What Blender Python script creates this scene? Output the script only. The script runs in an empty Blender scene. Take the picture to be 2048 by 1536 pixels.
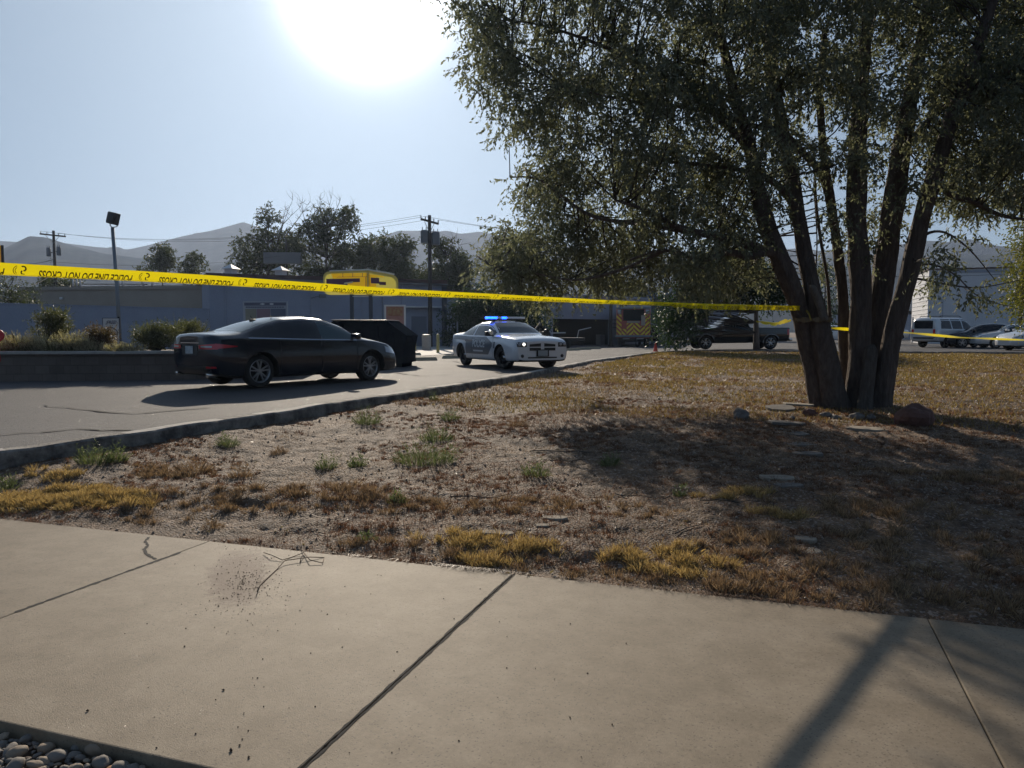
import bpy, bmesh, math, random
import numpy as np
from mathutils import Vector, Matrix
from mathutils.bvhtree import BVHTree
C = bpy.context.scene.collection
R = math.radians
random.seed(7); rng = np.random.default_rng(7)

# ---------------- camera, sky, sun, exposure ----------------
YAW = R(19.0); PITCH = R(3.91); F = 1550.0; EYE = 1.6
RV = Vector((math.cos(YAW), math.sin(YAW), 0)); FV = Vector((-math.sin(YAW), math.cos(YAW), 0)); UZ = Vector((0, 0, 1))
sc = bpy.context.scene
cam = bpy.data.cameras.new('camera'); camo = bpy.data.objects.new('camera', cam); C.objects.link(camo)
cam.sensor_width = 36; cam.lens = 36 * F / 2048; cam.clip_end = 20000; cam.clip_start = 0.05
camo.location = (0, 0, EYE); camo.rotation_euler = (math.pi / 2 - PITCH, 0, YAW)
sc.camera = camo
SUN_AZ = R(-10.14); SUN_EL = R(23.0)          # azimuth relative to the camera heading
SUNV = (FV * math.cos(SUN_AZ) + RV * math.sin(SUN_AZ)) * math.cos(SUN_EL) + UZ * math.sin(SUN_EL)
w = bpy.data.worlds.new('World'); sc.world = w; w.use_nodes = True
nt = w.node_tree; bg = nt.nodes['Background']
sky = nt.nodes.new('ShaderNodeTexSky'); sky.sky_type = 'NISHITA'; sky.sun_disc = False
sky.sun_elevation = SUN_EL; sky.sun_rotation = math.atan2(SUNV.x, SUNV.y)
sky.dust_density = 0.9; sky.air_density = 1.0; sky.ozone_density = 1.6
# aureole of bright dusty air round the sun
tc = nt.nodes.new('ShaderNodeTexCoord'); dt = nt.nodes.new('ShaderNodeVectorMath'); dt.operation = 'DOT_PRODUCT'
dt.inputs[1].default_value = SUNV; nt.links.new(tc.outputs['Generated'], dt.inputs[0])
def wpow(e, k):
    c = nt.nodes.new('ShaderNodeMath'); c.operation = 'MAXIMUM'; c.inputs[1].default_value = 0; nt.links.new(dt.outputs['Value'], c.inputs[0])
    p = nt.nodes.new('ShaderNodeMath'); p.operation = 'POWER'; p.inputs[1].default_value = e; nt.links.new(c.outputs[0], p.inputs[0])
    m = nt.nodes.new('ShaderNodeMath'); m.operation = 'MULTIPLY'; m.inputs[1].default_value = k; nt.links.new(p.outputs[0], m.inputs[0]); return m
a1, a2, a3 = wpow(720, 90.0), wpow(16, 2.0), wpow(140, 1.6)
ad = nt.nodes.new('ShaderNodeMath'); nt.links.new(a1.outputs[0], ad.inputs[0]); nt.links.new(a2.outputs[0], ad.inputs[1]); ad2 = nt.nodes.new('ShaderNodeMath'); nt.links.new(ad.outputs[0], ad2.inputs[0]); nt.links.new(a3.outputs[0], ad2.inputs[1])
mx = nt.nodes.new('ShaderNodeVectorMath'); mx.operation = 'SCALE'; mx.inputs[0].default_value = (1.0, 0.99, 0.96)
nt.links.new(ad2.outputs[0], mx.inputs['Scale'])
av = nt.nodes.new('ShaderNodeVectorMath'); av.operation = 'ADD'
# soft shoulder: keeps the bright side of the sky within what the photo holds
cm1 = nt.nodes.new('ShaderNodeVectorMath'); cm1.operation = 'MULTIPLY_ADD'; cm1.inputs[1].default_value = (.50, .32, .21); cm1.inputs[2].default_value = (1, 1, 1); nt.links.new(sky.outputs[0], cm1.inputs[0])
cm2 = nt.nodes.new('ShaderNodeVectorMath'); cm2.operation = 'DIVIDE'; nt.links.new(sky.outputs[0], cm2.inputs[0]); nt.links.new(cm1.outputs[0], cm2.inputs[1])
nt.links.new(cm2.outputs[0], av.inputs[0]); nt.links.new(mx.outputs[0], av.inputs[1])
nt.links.new(av.outputs[0], bg.inputs[0]); bg.inputs[1].default_value = 0.118
sl = bpy.data.lights.new('sun', 'SUN'); sl.energy = 3.75; sl.angle = R(0.53); sl.color = (1.0, 0.87, 0.70)
so = bpy.data.objects.new('sun', sl); C.objects.link(so); so.rotation_euler = SUNV.to_track_quat('Z', 'Y').to_euler()
sc.view_settings.view_transform = 'Standard'; sc.view_settings.look = 'None'; sc.view_settings.gamma = 1; sc.view_settings.exposure = 0.38
sc.cycles.use_denoising = True; sc.cycles.max_bounces = 6; sc.cycles.volume_bounces = 0; sc.cycles.transparent_max_bounces = 12
sc.cycles.sample_clamp_indirect = 4.0
HAZE_D = 2.1e-4

# ---------------- picture to place ----------------
def ray(px, py):
    x = (px - 1024) / F; y = (768 - py) / F
    c, s = math.cos(PITCH), math.sin(PITCH)
    f = c + y * s; z = -s + y * c
    return x / f, z / f                              # lateral and vertical per metre of depth
def WC(x, d, z): p = RV * x + FV * d; return Vector((p.x, p.y, z))
def PD(px, py, d): a, b = ray(px, py); return WC(a * d, d, EYE + b * d)
def PZ(px, py, z): a, b = ray(px, py); d = (z - EYE) / b; return WC(a * d, d, z)
def PG(px, py, fn):
    z = 0.2
    for _ in range(25): p = PZ(px, py, z); z = 0.5 * z + 0.5 * fn(p.x, p.y)
    return PZ(px, py, z)
def sm(x, a, b): t = np.clip((np.asarray(x, float) - a) / (b - a), 0, 1); return t * t * (3 - 2 * t)
def z_road(u, v): return np.interp(v, [0, 2, 6, 9.2, 12, 16], [0, .02, .27, .36, .42, .45]) + 0.17 * sm(u, -9, -2) * sm(v, 27, 38)
def z_yard(u, v):
    b = np.interp(v, [4.7, 5.1, 6, 9.2, 13.9, 18, 28, 39], [-.01, .03, .12, .21, .30, .37, .44, .57])
    near = 1 - sm(np.asarray(u, float) - curb_u(v), .25, 1.9)
    b = b + near * np.maximum(0, z_road(u, v) - .085 - b) * sm(v, 5.2, 6.6)
    return np.minimum(b, z_road(u, v) - 0.03)
def zr(u, v): return float(z_road(u, v))
def zy(u, v): return float(z_yard(u, v))
CURB = [(0, 905), (250, 869), (500, 833), (750, 795), (1000, 757), (1180, 722), (1300, 706)]
def zc(u, v): return zr(u, v) + .03
CP = [PG(a, b, zc) for a, b in CURB]
CV = [2.0] + [p.y for p in CP] + [39.6]; CU = [-10.5] + [p.x for p in CP] + [CP[-1].x + .2]
def curb_u(v): return np.interp(v, CV, CU)

# ---------------- value noise ----------------
def vn(x, y, s=0):
    x = np.asarray(x, float); y = np.asarray(y, float)
    xi = np.floor(x).astype(np.int64); yi = np.floor(y).astype(np.int64); fx = x - xi; fy = y - yi
    fx = fx * fx * (3 - 2 * fx); fy = fy * fy * (3 - 2 * fy)
    def h(a, b):
        n = (a * 374761393 + b * 668265263 + s * 974711) & 0xffffffff
        n = ((n ^ (n >> 13)) * 1274126177) & 0xffffffff
        return ((n ^ (n >> 16)) & 0xffff) / 65535.0
    return (h(xi, yi) * (1 - fx) + h(xi + 1, yi) * fx) * (1 - fy) + (h(xi, yi + 1) * (1 - fx) + h(xi + 1, yi + 1) * fx) * fy
def fbm(x, y, o=4, s=0):
    t = 0; a = .5
    for k in range(o): t = t + a * vn(x * 2 ** k, y * 2 ** k, s + k); a *= .5
    return t

# ---------------- objects ----------------
def tag(o, label=None, cat=None, group=None, kind=None):
    if label: o['label'] = label
    if cat: o['category'] = cat
    if group: o['group'] = group
    if kind: o['kind'] = kind
    return o
def mesh_obj(name, V, Fc, m, parent=None, smooth=False):
    me = bpy.data.meshes.new(name)
    if isinstance(V, np.ndarray) and isinstance(Fc, np.ndarray):
        k = Fc.shape[1]; me.vertices.add(len(V)); me.vertices.foreach_set('co', V.astype(np.float32).ravel())
        me.loops.add(Fc.size); me.loops.foreach_set('vertex_index', Fc.astype(np.int32).ravel())
        me.polygons.add(len(Fc)); me.polygons.foreach_set('loop_start', np.arange(0, Fc.size, k, dtype=np.int32))
        me.polygons.foreach_set('loop_total', np.full(len(Fc), k, np.int32)); me.update(calc_edges=True)
    else:
        me.from_pydata([tuple(v) for v in V], [], [tuple(f) for f in Fc]); me.update()
    for mm in (m if isinstance(m, (list, tuple)) else [m]): me.materials.append(mm)
    if smooth: me.polygons.foreach_set('use_smooth', [True] * len(me.polygons))
    o = bpy.data.objects.new(name, me); C.objects.link(o)
    if parent: o.parent = parent
    return o
def empty(name, loc, rz=0.0, label=None, cat=None, group=None):
    o = bpy.data.objects.new(name, None); o.location = loc; o.rotation_euler = (0, 0, rz); C.objects.link(o); o.empty_display_size = .1
    return tag(o, label, cat, group)
class MB:
    def __init__(s): s.v = []; s.f = []; s.mi = []
    def add(s, vs, fs, mi=0, M=None):
        n = len(s.v); s.v += [tuple(M @ Vector(v)) if M else tuple(v) for v in vs]
        s.f += [tuple(i + n for i in f) for f in fs]; s.mi += [mi] * len(fs); return s
    def box(s, a, b, mi=0, M=None, bev=0.0):
        x0, y0, z0 = a; x1, y1, z1 = b
        if bev:
            bm = bmesh.new(); bmesh.ops.create_cube(bm, size=1)
            for v in bm.verts: v.co = Vector(((x0 + x1) / 2 + v.co.x * (x1 - x0), (y0 + y1) / 2 + v.co.y * (y1 - y0), (z0 + z1) / 2 + v.co.z * (z1 - z0)))
            bmesh.ops.bevel(bm, geom=bm.edges[:], offset=bev, segments=2, affect='EDGES', profile=.6)
            bm.verts.index_update(); vs = [v.co[:] for v in bm.verts]; fs = [[v.index for v in f.verts] for f in bm.faces]; bm.free()
            return s.add(vs, fs, mi, M)
        return s.add([(x0, y0, z0), (x1, y0, z0), (x1, y1, z0), (x0, y1, z0), (x0, y0, z1), (x1, y0, z1), (x1, y1, z1), (x0, y1, z1)],
                     [(0, 3, 2, 1), (4, 5, 6, 7), (0, 1, 5, 4), (1, 2, 6, 5), (2, 3, 7, 6), (3, 0, 4, 7)], mi, M)
    def tube(s, pts, rad, n=8, mi=0, cap=True, M=None, jit=0.0, ridge=0.0):
        pts = [Vector(p) for p in pts]; N = len(pts)
        if not hasattr(rad, '__len__'): rad = [rad] * N
        vs = []; fs = []; prev = None
        for i, p in enumerate(pts):
            t = (pts[min(i + 1, N - 1)] - pts[max(i - 1, 0)]);
            if t.length < 1e-9: t = Vector((0, 0, 1))
            t.normalize()
            if prev is None: a = t.orthogonal().normalized()
            else:
                a = prev - t * prev.dot(t); a = a.normalized() if a.length > 1e-6 else t.orthogonal().normalized()
            prev = a; b = t.cross(a)
            for k in range(n):
                an = 2 * math.pi * k / n; rr = rad[i] * (1 + jit * (random.random() - .5)) * ((1 + ridge * (float(vn(k * 1.37 + 3, i * .22, 7)) + .5 * float(vn(k * 2.9, i * .5, 8)) - .75)) if ridge else 1)
                vs.append(p + (a * math.cos(an) + b * math.sin(an)) * rr)
        for i in range(N - 1):
            for k in range(n): k2 = (k + 1) % n; fs.append((i * n + k, i * n + k2, (i + 1) * n + k2, (i + 1) * n + k))
        if cap: fs.append(tuple(range(n))[::-1]); fs.append(tuple((N - 1) * n + k for k in range(n)))
        return s.add(vs, fs, mi, M)
    def lathe(s, prof, n=24, mi=0, M=None, axis='z'):
        vs = []; fs = []
        for r, h in prof:
            for k in range(n):
                a = 2 * math.pi * k / n
                vs.append((r * math.cos(a), r * math.sin(a), h) if axis == 'z' else (r * math.cos(a), h, r * math.sin(a)))
        for i in range(len(prof) - 1):
            for k in range(n): k2 = (k + 1) % n; fs.append((i * n + k, i * n + k2, (i + 1) * n + k2, (i + 1) * n + k))
        return s.add(vs, fs, mi, M)
    def poly(s, pts, mi=0, M=None): return s.add(pts, [tuple(range(len(pts)))], mi, M)
    def build(s, name, m, parent=None, smooth=False, M=None, auto=False):
        o = mesh_obj(name, s.v, s.f, m, parent, smooth)
        if any(s.mi): o.data.polygons.foreach_set('material_index', s.mi)
        bm = bmesh.new(); bm.from_mesh(o.data); bmesh.ops.recalc_face_normals(bm, faces=bm.faces)
        if auto:
            for e in bm.edges: e.smooth = not (len(e.link_faces) == 2 and e.calc_face_angle(0) > R(38))
            for f in bm.faces: f.smooth = True
        bm.to_mesh(o.data); bm.free()
        if M: o.matrix_local = M
        return o
def grid_obj(name, us, vs, fn, m, parent=None, smooth=True):
    U, Vv = np.meshgrid(us, vs); Z = fn(U, Vv); n, k = U.shape
    V = np.stack([U, Vv, Z], -1).reshape(-1, 3); idx = np.arange(n * k).reshape(n, k)
    Fc = np.stack([idx[:-1, :-1], idx[:-1, 1:], idx[1:, 1:], idx[1:, :-1]], -1).reshape(-1, 4)
    return mesh_obj(name, V, Fc, m, parent, smooth)

# ---------------- materials ----------------
def lk(nt, a, b): nt.links.new(a, b)
def mat(name, col, rough=.6, metal=0., spec=.5, n=None, bump=None, emis=None, coat=0., alpha=None, trans=0., obj=False):
    """n=(scale, second colour, detail, lo, hi) ; bump=(scale, strength, distance)"""
    m = bpy.data.materials.new(name); m.use_nodes = True; t = m.node_tree; b = t.nodes['Principled BSDF']
    b.inputs['Base Color'].default_value = (*col, 1); b.inputs['Roughness'].default_value = rough
    b.inputs['Metallic'].default_value = metal; b.inputs['Specular IOR Level'].default_value = spec
    if coat: b.inputs['Coat Weight'].default_value = coat; b.inputs['Coat Roughness'].default_value = .04
    if trans: b.inputs['Transmission Weight'].default_value = trans
    tcn = t.nodes.new('ShaderNodeTexCoord')
    if n:
        ns = t.nodes.new('ShaderNodeTexNoise'); ns.inputs['Scale'].default_value = n[0]; ns.inputs['Detail'].default_value = n[2] if len(n) > 2 else 5
        ns.inputs['Roughness'].default_value = .65
        lk(t, tcn.outputs['Object'], ns.inputs['Vector'])
        r = t.nodes.new('ShaderNodeValToRGB'); r.color_ramp.elements[0].color = (*col, 1); r.color_ramp.elements[1].color = (*n[1], 1)
        r.color_ramp.elements[0].position = n[3] if len(n) > 3 else .35; r.color_ramp.elements[1].position = n[4] if len(n) > 4 else .65
        lk(t, ns.outputs['Fac'], r.inputs['Fac']); lk(t, r.outputs['Color'], b.inputs['Base Color'])
    if bump:
        nb = t.nodes.new('ShaderNodeTexNoise'); nb.inputs['Scale'].default_value = bump[0]; nb.inputs['Detail'].default_value = 6
        lk(t, tcn.outputs['Object'], nb.inputs['Vector'])
        bp = t.nodes.new('ShaderNodeBump'); bp.inputs['Strength'].default_value = bump[1]; bp.inputs['Distance'].default_value = bump[2]
        lk(t, nb.outputs['Fac'], bp.inputs['Height']); lk(t, bp.outputs['Normal'], b.inputs['Normal'])
    if emis: b.inputs['Emission Color'].default_value = (*emis[:3], 1); b.inputs['Emission Strength'].default_value = emis[3]
    return m
def leaf_mat(name, c1, c2, trans=.35, sc_=3.0, rough=.5, tint=(1.5, 1.6, .7)):
    m = bpy.data.materials.new(name); m.use_nodes = True; t = m.node_tree; b = t.nodes['Principled BSDF']; out = t.nodes['Material Output']
    g = t.nodes.new('ShaderNodeNewGeometry'); r = t.nodes.new('ShaderNodeValToRGB')
    r.color_ramp.elements[0].color = (*c1, 1); r.color_ramp.elements[1].color = (*c2, 1)
    lk(t, g.outputs['Random Per Island'], r.inputs['Fac']); lk(t, r.outputs['Color'], b.inputs['Base Color'])
    b.inputs['Roughness'].default_value = rough; b.inputs['Specular IOR Level'].default_value = .35
    tr = t.nodes.new('ShaderNodeBsdfTranslucent'); ms = t.nodes.new('ShaderNodeMixShader'); ms.inputs[0].default_value = trans
    mm = t.nodes.new('ShaderNodeMix'); mm.data_type = 'RGBA'; mm.blend_type = 'MULTIPLY'; mm.inputs[0].default_value = 1
    lk(t, r.outputs['Color'], mm.inputs[6]); mm.inputs[7].default_value = (*tint, 1)
    lk(t, mm.outputs[2], tr.inputs['Color']); lk(t, b.outputs[0], ms.inputs[1]); lk(t, tr.outputs[0], ms.inputs[2]); lk(t, ms.outputs[0], out.inputs['Surface'])
    return m
M = {}
M['chrome'] = mat('chrome', (.55, .55, .56), .15, 1.)
M['alloy'] = mat('alloy', (.32, .33, .35), .35, .8)
M['steel_black'] = mat('steel_black', (.012, .012, .014), .45)
M['rubber'] = mat('rubber', (.012, .012, .012), .75, n=(6, (.02, .019, .018)))
M['black_plastic'] = mat('black_plastic', (.012, .013, .015), .5)
M['under'] = mat('underbody', (.006, .006, .006), .9)
M['dark_glass'] = mat('dark_glass', (.004, .006, .009), .04, 0, .5)
M['red_lens'] = mat('red_lens', (.55, .02, .03), .12, coat=1)
M['clear_lens'] = mat('clear_lens', (.35, .36, .38), .08, .3, coat=1)
M['lens_lit'] = mat('lit_headlamp', (.9, .9, .85), .2, emis=(1, .95, .85, 2.0))
M['plate'] = mat('licence_plate', (.45, .48, .5), .5, n=(14, (.25, .32, .36)))
M['paint_black'] = mat('black_car_paint', (.008, .012, .020), .22, 0, .4, coat=.5)
M['paint_white'] = mat('white_car_paint', (.70, .72, .75), .25, 0, .5, coat=1)
M['paint_silver'] = mat('silver_car_paint', (.55, .56, .57), .3, .25, .5, coat=1)
M['paint_pickup'] = mat('dark_truck_paint', (.008, .011, .013), .2, 0, .5, coat=1)
M['decal_blue'] = mat('slate_decal', (.065, .09, .12), .35, coat=.5)
M['decal_grey'] = mat('grey_lettering', (.55, .58, .60), .4)
M['teal_glass_painted_sky'] = mat('teal_glass_painted_sky', (.05, .085, .095), .08, 0, .5)  # paler than the dark glass: sky reflection put into the colour
M['concrete'] = mat('concrete', (.30, .285, .26), .85, n=(3, (.38, .36, .33)), bump=(60, .3, .004))
M['wood_pole'] = mat('pole_wood', (.05, .042, .038), .85, n=(9, (.09, .075, .065)))
M['transformer'] = mat('transformer_grey', (.16, .17, .18), .5)
M['wire'] = mat('wire_black', (.02, .02, .022), .6)
M['galv'] = mat('galvanised', (.22, .24, .26), .5, .5)
# ================= SETTING =================
def node_mat(name):
    m = bpy.data.materials.new(name); m.use_nodes = True; t = m.node_tree
    return m, t, t.nodes['Principled BSDF'], t.nodes.new('ShaderNodeTexCoord')
def ramp(t, fac, stops):
    r = t.nodes.new('ShaderNodeValToRGB'); e = r.color_ramp.elements
    while len(e) < len(stops): e.new(.5)
    for k, (p, c) in enumerate(stops): e[k].position = p; e[k].color = (*c, 1) if len(c) == 3 else c
    lk(t, fac, r.inputs['Fac']); return r
def noise(t, tcn, scale, detail=4, rough=.6, out='Object'):
    n = t.nodes.new('ShaderNodeTexNoise'); n.inputs['Scale'].default_value = scale; n.inputs['Detail'].default_value = detail
    n.inputs['Roughness'].default_value = rough; lk(t, tcn.outputs[out], n.inputs['Vector']); return n
def mixc(t, fac, a, b, blend='MIX'):
    m = t.nodes.new('ShaderNodeMix'); m.data_type = 'RGBA'; m.blend_type = blend
    for s, v in ((m.inputs[0], fac), (m.inputs[6], a), (m.inputs[7], b)):
        if hasattr(v, 'links') or hasattr(v, 'node'): lk(t, v, s)
        else: s.default_value = v if not isinstance(v, tuple) else (*v, 1)[:4]
    return m.outputs[2]
def vor(t, tcn, scale, feature='F1'):
    n = t.nodes.new('ShaderNodeTexVoronoi'); n.inputs['Scale'].default_value = scale; n.feature = feature
    lk(t, tcn.outputs['Object'], n.inputs['Vector']); return n
def glitter(t, tcn, b, scale, thr, normal=None, tilt=.5):
    """rare mineral facets: low roughness and a tilted normal on a few voronoi cells"""
    v = vor(t, tcn, scale); s = t.nodes.new('ShaderNodeSeparateColor'); lk(t, v.outputs['Color'], s.inputs[0])
    g = t.nodes.new('ShaderNodeMath'); g.operation = 'GREATER_THAN'; g.inputs[1].default_value = thr; lk(t, s.outputs[0], g.inputs[0])
    rr = t.nodes.new('ShaderNodeMapRange'); rr.inputs[3].default_value = b.inputs['Roughness'].default_value; rr.inputs[4].default_value = .12
    lk(t, g.outputs[0], rr.inputs[0]); lk(t, rr.outputs[0], b.inputs['Roughness'])
    ge = t.nodes.new('ShaderNodeNewGeometry')
    sub = t.nodes.new('ShaderNodeVectorMath'); sub.operation = 'SUBTRACT'; sub.inputs[1].default_value = (.5, .5, .5); lk(t, v.outputs['Color'], sub.inputs[0])
    scn = t.nodes.new('ShaderNodeVectorMath'); scn.operation = 'SCALE'; lk(t, sub.outputs[0], scn.inputs[0])
    mu = t.nodes.new('ShaderNodeMath'); mu.operation = 'MULTIPLY'; mu.inputs[1].default_value = tilt; lk(t, g.outputs[0], mu.inputs[0]); lk(t, mu.outputs[0], scn.inputs['Scale'])
    ad = t.nodes.new('ShaderNodeVectorMath'); ad.operation = 'ADD'; lk(t, scn.outputs[0], ad.inputs[1])
    if normal is None: lk(t, ge.outputs['Normal'], ad.inputs[0])
    else: lk(t, normal, ad.inputs[0])
    no = t.nodes.new('ShaderNodeVectorMath'); no.operation = 'NORMALIZE'; lk(t, ad.outputs[0], no.inputs[0]); lk(t, no.outputs[0], b.inputs['Normal'])
def bumpn(t, h, strength, dist):
    bp = t.nodes.new('ShaderNodeBump'); bp.inputs['Strength'].default_value = strength; bp.inputs['Distance'].default_value = dist
    lk(t, h, bp.inputs['Height']); return bp.outputs['Normal']

# sidewalk concrete with a spill of dirt and worn blotches
def sidewalk_mat():
    m, t, b, tcn = node_mat('sidewalk_concrete')
    n1 = noise(t, tcn, .9, 6, .7); n2 = noise(t, tcn, 45, 4, .7); n3 = noise(t, tcn, 6, 5, .6)
    c = ramp(t, n1.outputs['Fac'], [(.25, (.215, .170, .116)), (.5, (.262, .212, .150)), (.8, (.302, .250, .185))]).outputs[0]
    c = mixc(t, .55, c, ramp(t, n2.outputs['Fac'], [(.3, (.72, .72, .72)), (.7, (1.12, 1.12, 1.12))]).outputs[0], 'MULTIPLY')
    c = mixc(t, .8, c, ramp(t, n3.outputs['Fac'], [(.35, (.84, .82, .80)), (.7, (1.07, 1.07, 1.07))]).outputs[0], 'MULTIPLY')
    c = mixc(t, .6, c, ramp(t, noise(t, tcn, 2.2, 6, .75).outputs['Fac'], [(.42, (.80, .78, .75)), (.55, (1.02, 1.02, 1.02))]).outputs[0], 'MULTIPLY')
    pv = vor(t, tcn, 150); ps = t.nodes.new('ShaderNodeSeparateColor'); lk(t, pv.outputs['Color'], ps.inputs[0])
    c = mixc(t, ramp(t, ps.outputs[2], [(.955, (0, 0, 0)), (.975, (.6, .6, .6))]).outputs[0], c, (.10, .08, .06))
    gi = t.nodes.new('ShaderNodeNewGeometry'); c = mixc(t, 1.0, c, ramp(t, gi.outputs['Random Per Island'], [(0, (.90, .89, .87)), (1, (1.06, 1.06, 1.06))]).outputs[0], 'MULTIPLY')
    p = PZ(478, 1150, 0)
    mp = t.nodes.new('ShaderNodeMapping'); mp.inputs['Location'].default_value = (-p.x, -p.y, 0); mp.vector_type = 'POINT'
    lk(t, tcn.outputs['Object'], mp.inputs[0])
    nd = noise(t, tcn, 9, 5, .7)
    wob = t.nodes.new('ShaderNodeVectorMath'); wob.operation = 'SCALE'; wob.inputs['Scale'].default_value = .32
    s5 = t.nodes.new('ShaderNodeVectorMath'); s5.operation = 'SUBTRACT'; s5.inputs[1].default_value = (.5, .5, .5)
    lk(t, nd.outputs['Color'], s5.inputs[0]); lk(t, s5.outputs[0], wob.inputs[0])
    ad = t.nodes.new('ShaderNodeVectorMath'); lk(t, mp.outputs[0], ad.inputs[0]); lk(t, wob.outputs[0], ad.inputs[1])
    m1 = t.nodes.new('ShaderNodeMapping'); m1.inputs['Rotation'].default_value = (0, 0, R(-37)); lk(t, ad.outputs[0], m1.inputs[0])
    m2 = t.nodes.new('ShaderNodeMapping'); m2.inputs['Scale'].default_value = (4.6, 1.5, 0)
    lk(t, m1.outputs[0], m2.inputs[0])
    le = t.nodes.new('ShaderNodeVectorMath'); le.operation = 'LENGTH'; lk(t, m2.outputs[0], le.inputs[0])
    fr = ramp(t, le.outputs['Value'], [(.55, (1, 1, 1)), (1.1, (0, 0, 0))])
    nf = ramp(t, noise(t, tcn, 28, 4, .7).outputs['Fac'], [(.38, (0, 0, 0)), (.62, (1, 1, 1))])
    fm = mixc(t, 1.0, fr.outputs[0], nf.outputs[0], 'MULTIPLY')
    c = mixc(t, fm, c, (.10, .065, .045)); c = mixc(t, mixc(t, 1.0, fr.outputs[0], (.9, .9, .9), 'MULTIPLY'), c, (.095, .052, .03))
    lk(t, c, b.inputs['Base Color']); b.inputs['Roughness'].default_value = .72; b.inputs['Specular IOR Level'].default_value = .3
    nb = noise(t, tcn, 140, 4, .7)
    glitter(t, tcn, b, 260, .996, bumpn(t, nb.outputs['Fac'], .6, .004), .4)
    return m
def asphalt_mat():
    m, t, b, tcn = node_mat('asphalt')
    v = vor(t, tcn, 70); n1 = noise(t, tcn, .25, 6, .65); n2 = noise(t, tcn, 40, 3, .7)
    c = ramp(t, n1.outputs['Fac'], [(.3, (.052, .050, .052)), (.7, (.092, .088, .088))]).outputs[0]
    c = mixc(t, .7, c, ramp(t, n2.outputs['Fac'], [(.3, (.6, .6, .6)), (.7, (1.5, 1.45, 1.4))]).outputs[0], 'MULTIPLY')
    lk(t, c, b.inputs['Base Color']); b.inputs['Roughness'].default_value = .8; b.inputs['Specular IOR Level'].default_value = .3
    h = t.nodes.new('ShaderNodeMath'); h.operation = 'ADD'; lk(t, v.outputs['Distance'], h.inputs[0]); lk(t, n2.outputs['Fac'], h.inputs[1])
    glitter(t, tcn, b, 90, .986, bumpn(t, h.outputs[0], .8, .006), .6)
    return m
def soil_mat():
    m, t, b, tcn = node_mat('dry_soil')
    n1 = noise(t, tcn, .5, 6, .7); n2 = noise(t, tcn, 30, 5, .75); v = vor(t, tcn, 55)
    c = ramp(t, n1.outputs['Fac'], [(.3, (.095, .062, .038)), (.5, (.165, .112, .070)), (.75, (.235, .170, .112))]).outputs[0]
    c = mixc(t, .9, c, ramp(t, n2.outputs['Fac'], [(.3, (.4, .37, .35)), (.7, (1.6, 1.55, 1.5))]).outputs[0], 'MULTIPLY')
    c = mixc(t, .8, c, ramp(t, noise(t, tcn, 5, 5, .7).outputs['Fac'], [(.38, (.5, .45, .42)), (.62, (1.35, 1.3, 1.25))]).outputs[0], 'MULTIPLY')
    sp = t.nodes.new('ShaderNodeSeparateColor'); lk(t, v.outputs['Color'], sp.inputs[0])
    c = mixc(t, ramp(t, sp.outputs[1], [(.86, (0, 0, 0)), (.9, (.75, .75, .75))]).outputs[0], c, (.34, .27, .22))
    lk(t, c, b.inputs['Base Color']); b.inputs['Roughness'].default_value = .8; b.inputs['Specular IOR Level'].default_value = .4
    h = t.nodes.new('ShaderNodeMath'); h.operation = 'SUBTRACT'; lk(t, n2.outputs['Fac'], h.inputs[0]); lk(t, v.outputs['Distance'], h.inputs[1])
    lk(t, bumpn(t, h.outputs[0], 1.0, .018), b.inputs['Normal'])
    return m
M['sidewalk'] = sidewalk_mat(); M['asphalt'] = asphalt_mat(); M['soil'] = soil_mat()
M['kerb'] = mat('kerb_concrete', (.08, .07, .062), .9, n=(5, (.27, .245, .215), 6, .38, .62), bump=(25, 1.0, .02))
M['kerb_top_painted_sunlit'] = mat('kerb_top_painted_sunlit', (.30, .27, .235), .9, n=(9, (.44, .41, .37)), bump=(30, .8, .01))  # top paler than the faces: sunlight on it put into the colour
M['joint'] = mat('joint_filler', (.018, .016, .015), .95)
M['hill_far'] = mat('hill_far', (.022, .034, .045), 1.0, 0, .0, n=(.02, (.05, .06, .065), 8))
M['patio'] = mat('patio_concrete', (.38, .36, .32), .8, n=(1.2, (.46, .44, .40)))

# ground sheet to the horizon
ax = np.array(sorted(set(list(np.linspace(-60, 60, 41)) + [-4600, -2500, -1200, -600, -300, -150, -90, 90, 150, 300, 600, 1200, 2500, 4600])))
tag(grid_obj('ground', ax, ax + 30, lambda u, v: np.minimum(z_yard(u, v), np.interp(v, [2, 5], [-.12, 1])) - .09, M['soil']), kind='structure')
# sidewalk: slabs with joints
VN = PZ(400, 1536, 0).y; VN = (PZ(0, 1437, 0).y + VN) / 2; VF = PZ(1030, 1148, 0).y
J1 = (PZ(1030, 1148, 0).x + PZ(600, 1536, 0).x) / 2; JL = (PZ(400, 1090, 0).x + PZ(0, 1235, 0).x) / 2; JR = (PZ(1870, 1235, 0).x + PZ(1985, 1536, 0).x) / 2
SW = JR - J1; js = [JL - 3 * SW, JL - 2 * SW, JL - SW, JL, J1, JR, JR + SW, JR + 2 * SW, JR + 3 * SW]
mb = MB()
for a, b_ in zip(js[:-1], js[1:]):
    ga = .009 if abs(a - J1) < .01 else .003; gb = .009 if abs(b_ - J1) < .01 else .003
    mb.box((a + ga, VN, -.11), (b_ - gb, VF, 0), bev=.007)
sw = mb.build('sidewalk', M['sidewalk']); tag(sw, kind='structure')
mb = MB(); mb.box((js[0], VN + .03, -.13), (js[-1], VF - .03, -.012))
tag(mb.build('joint_filler', M['joint'], sw), kind='structure')
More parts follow.
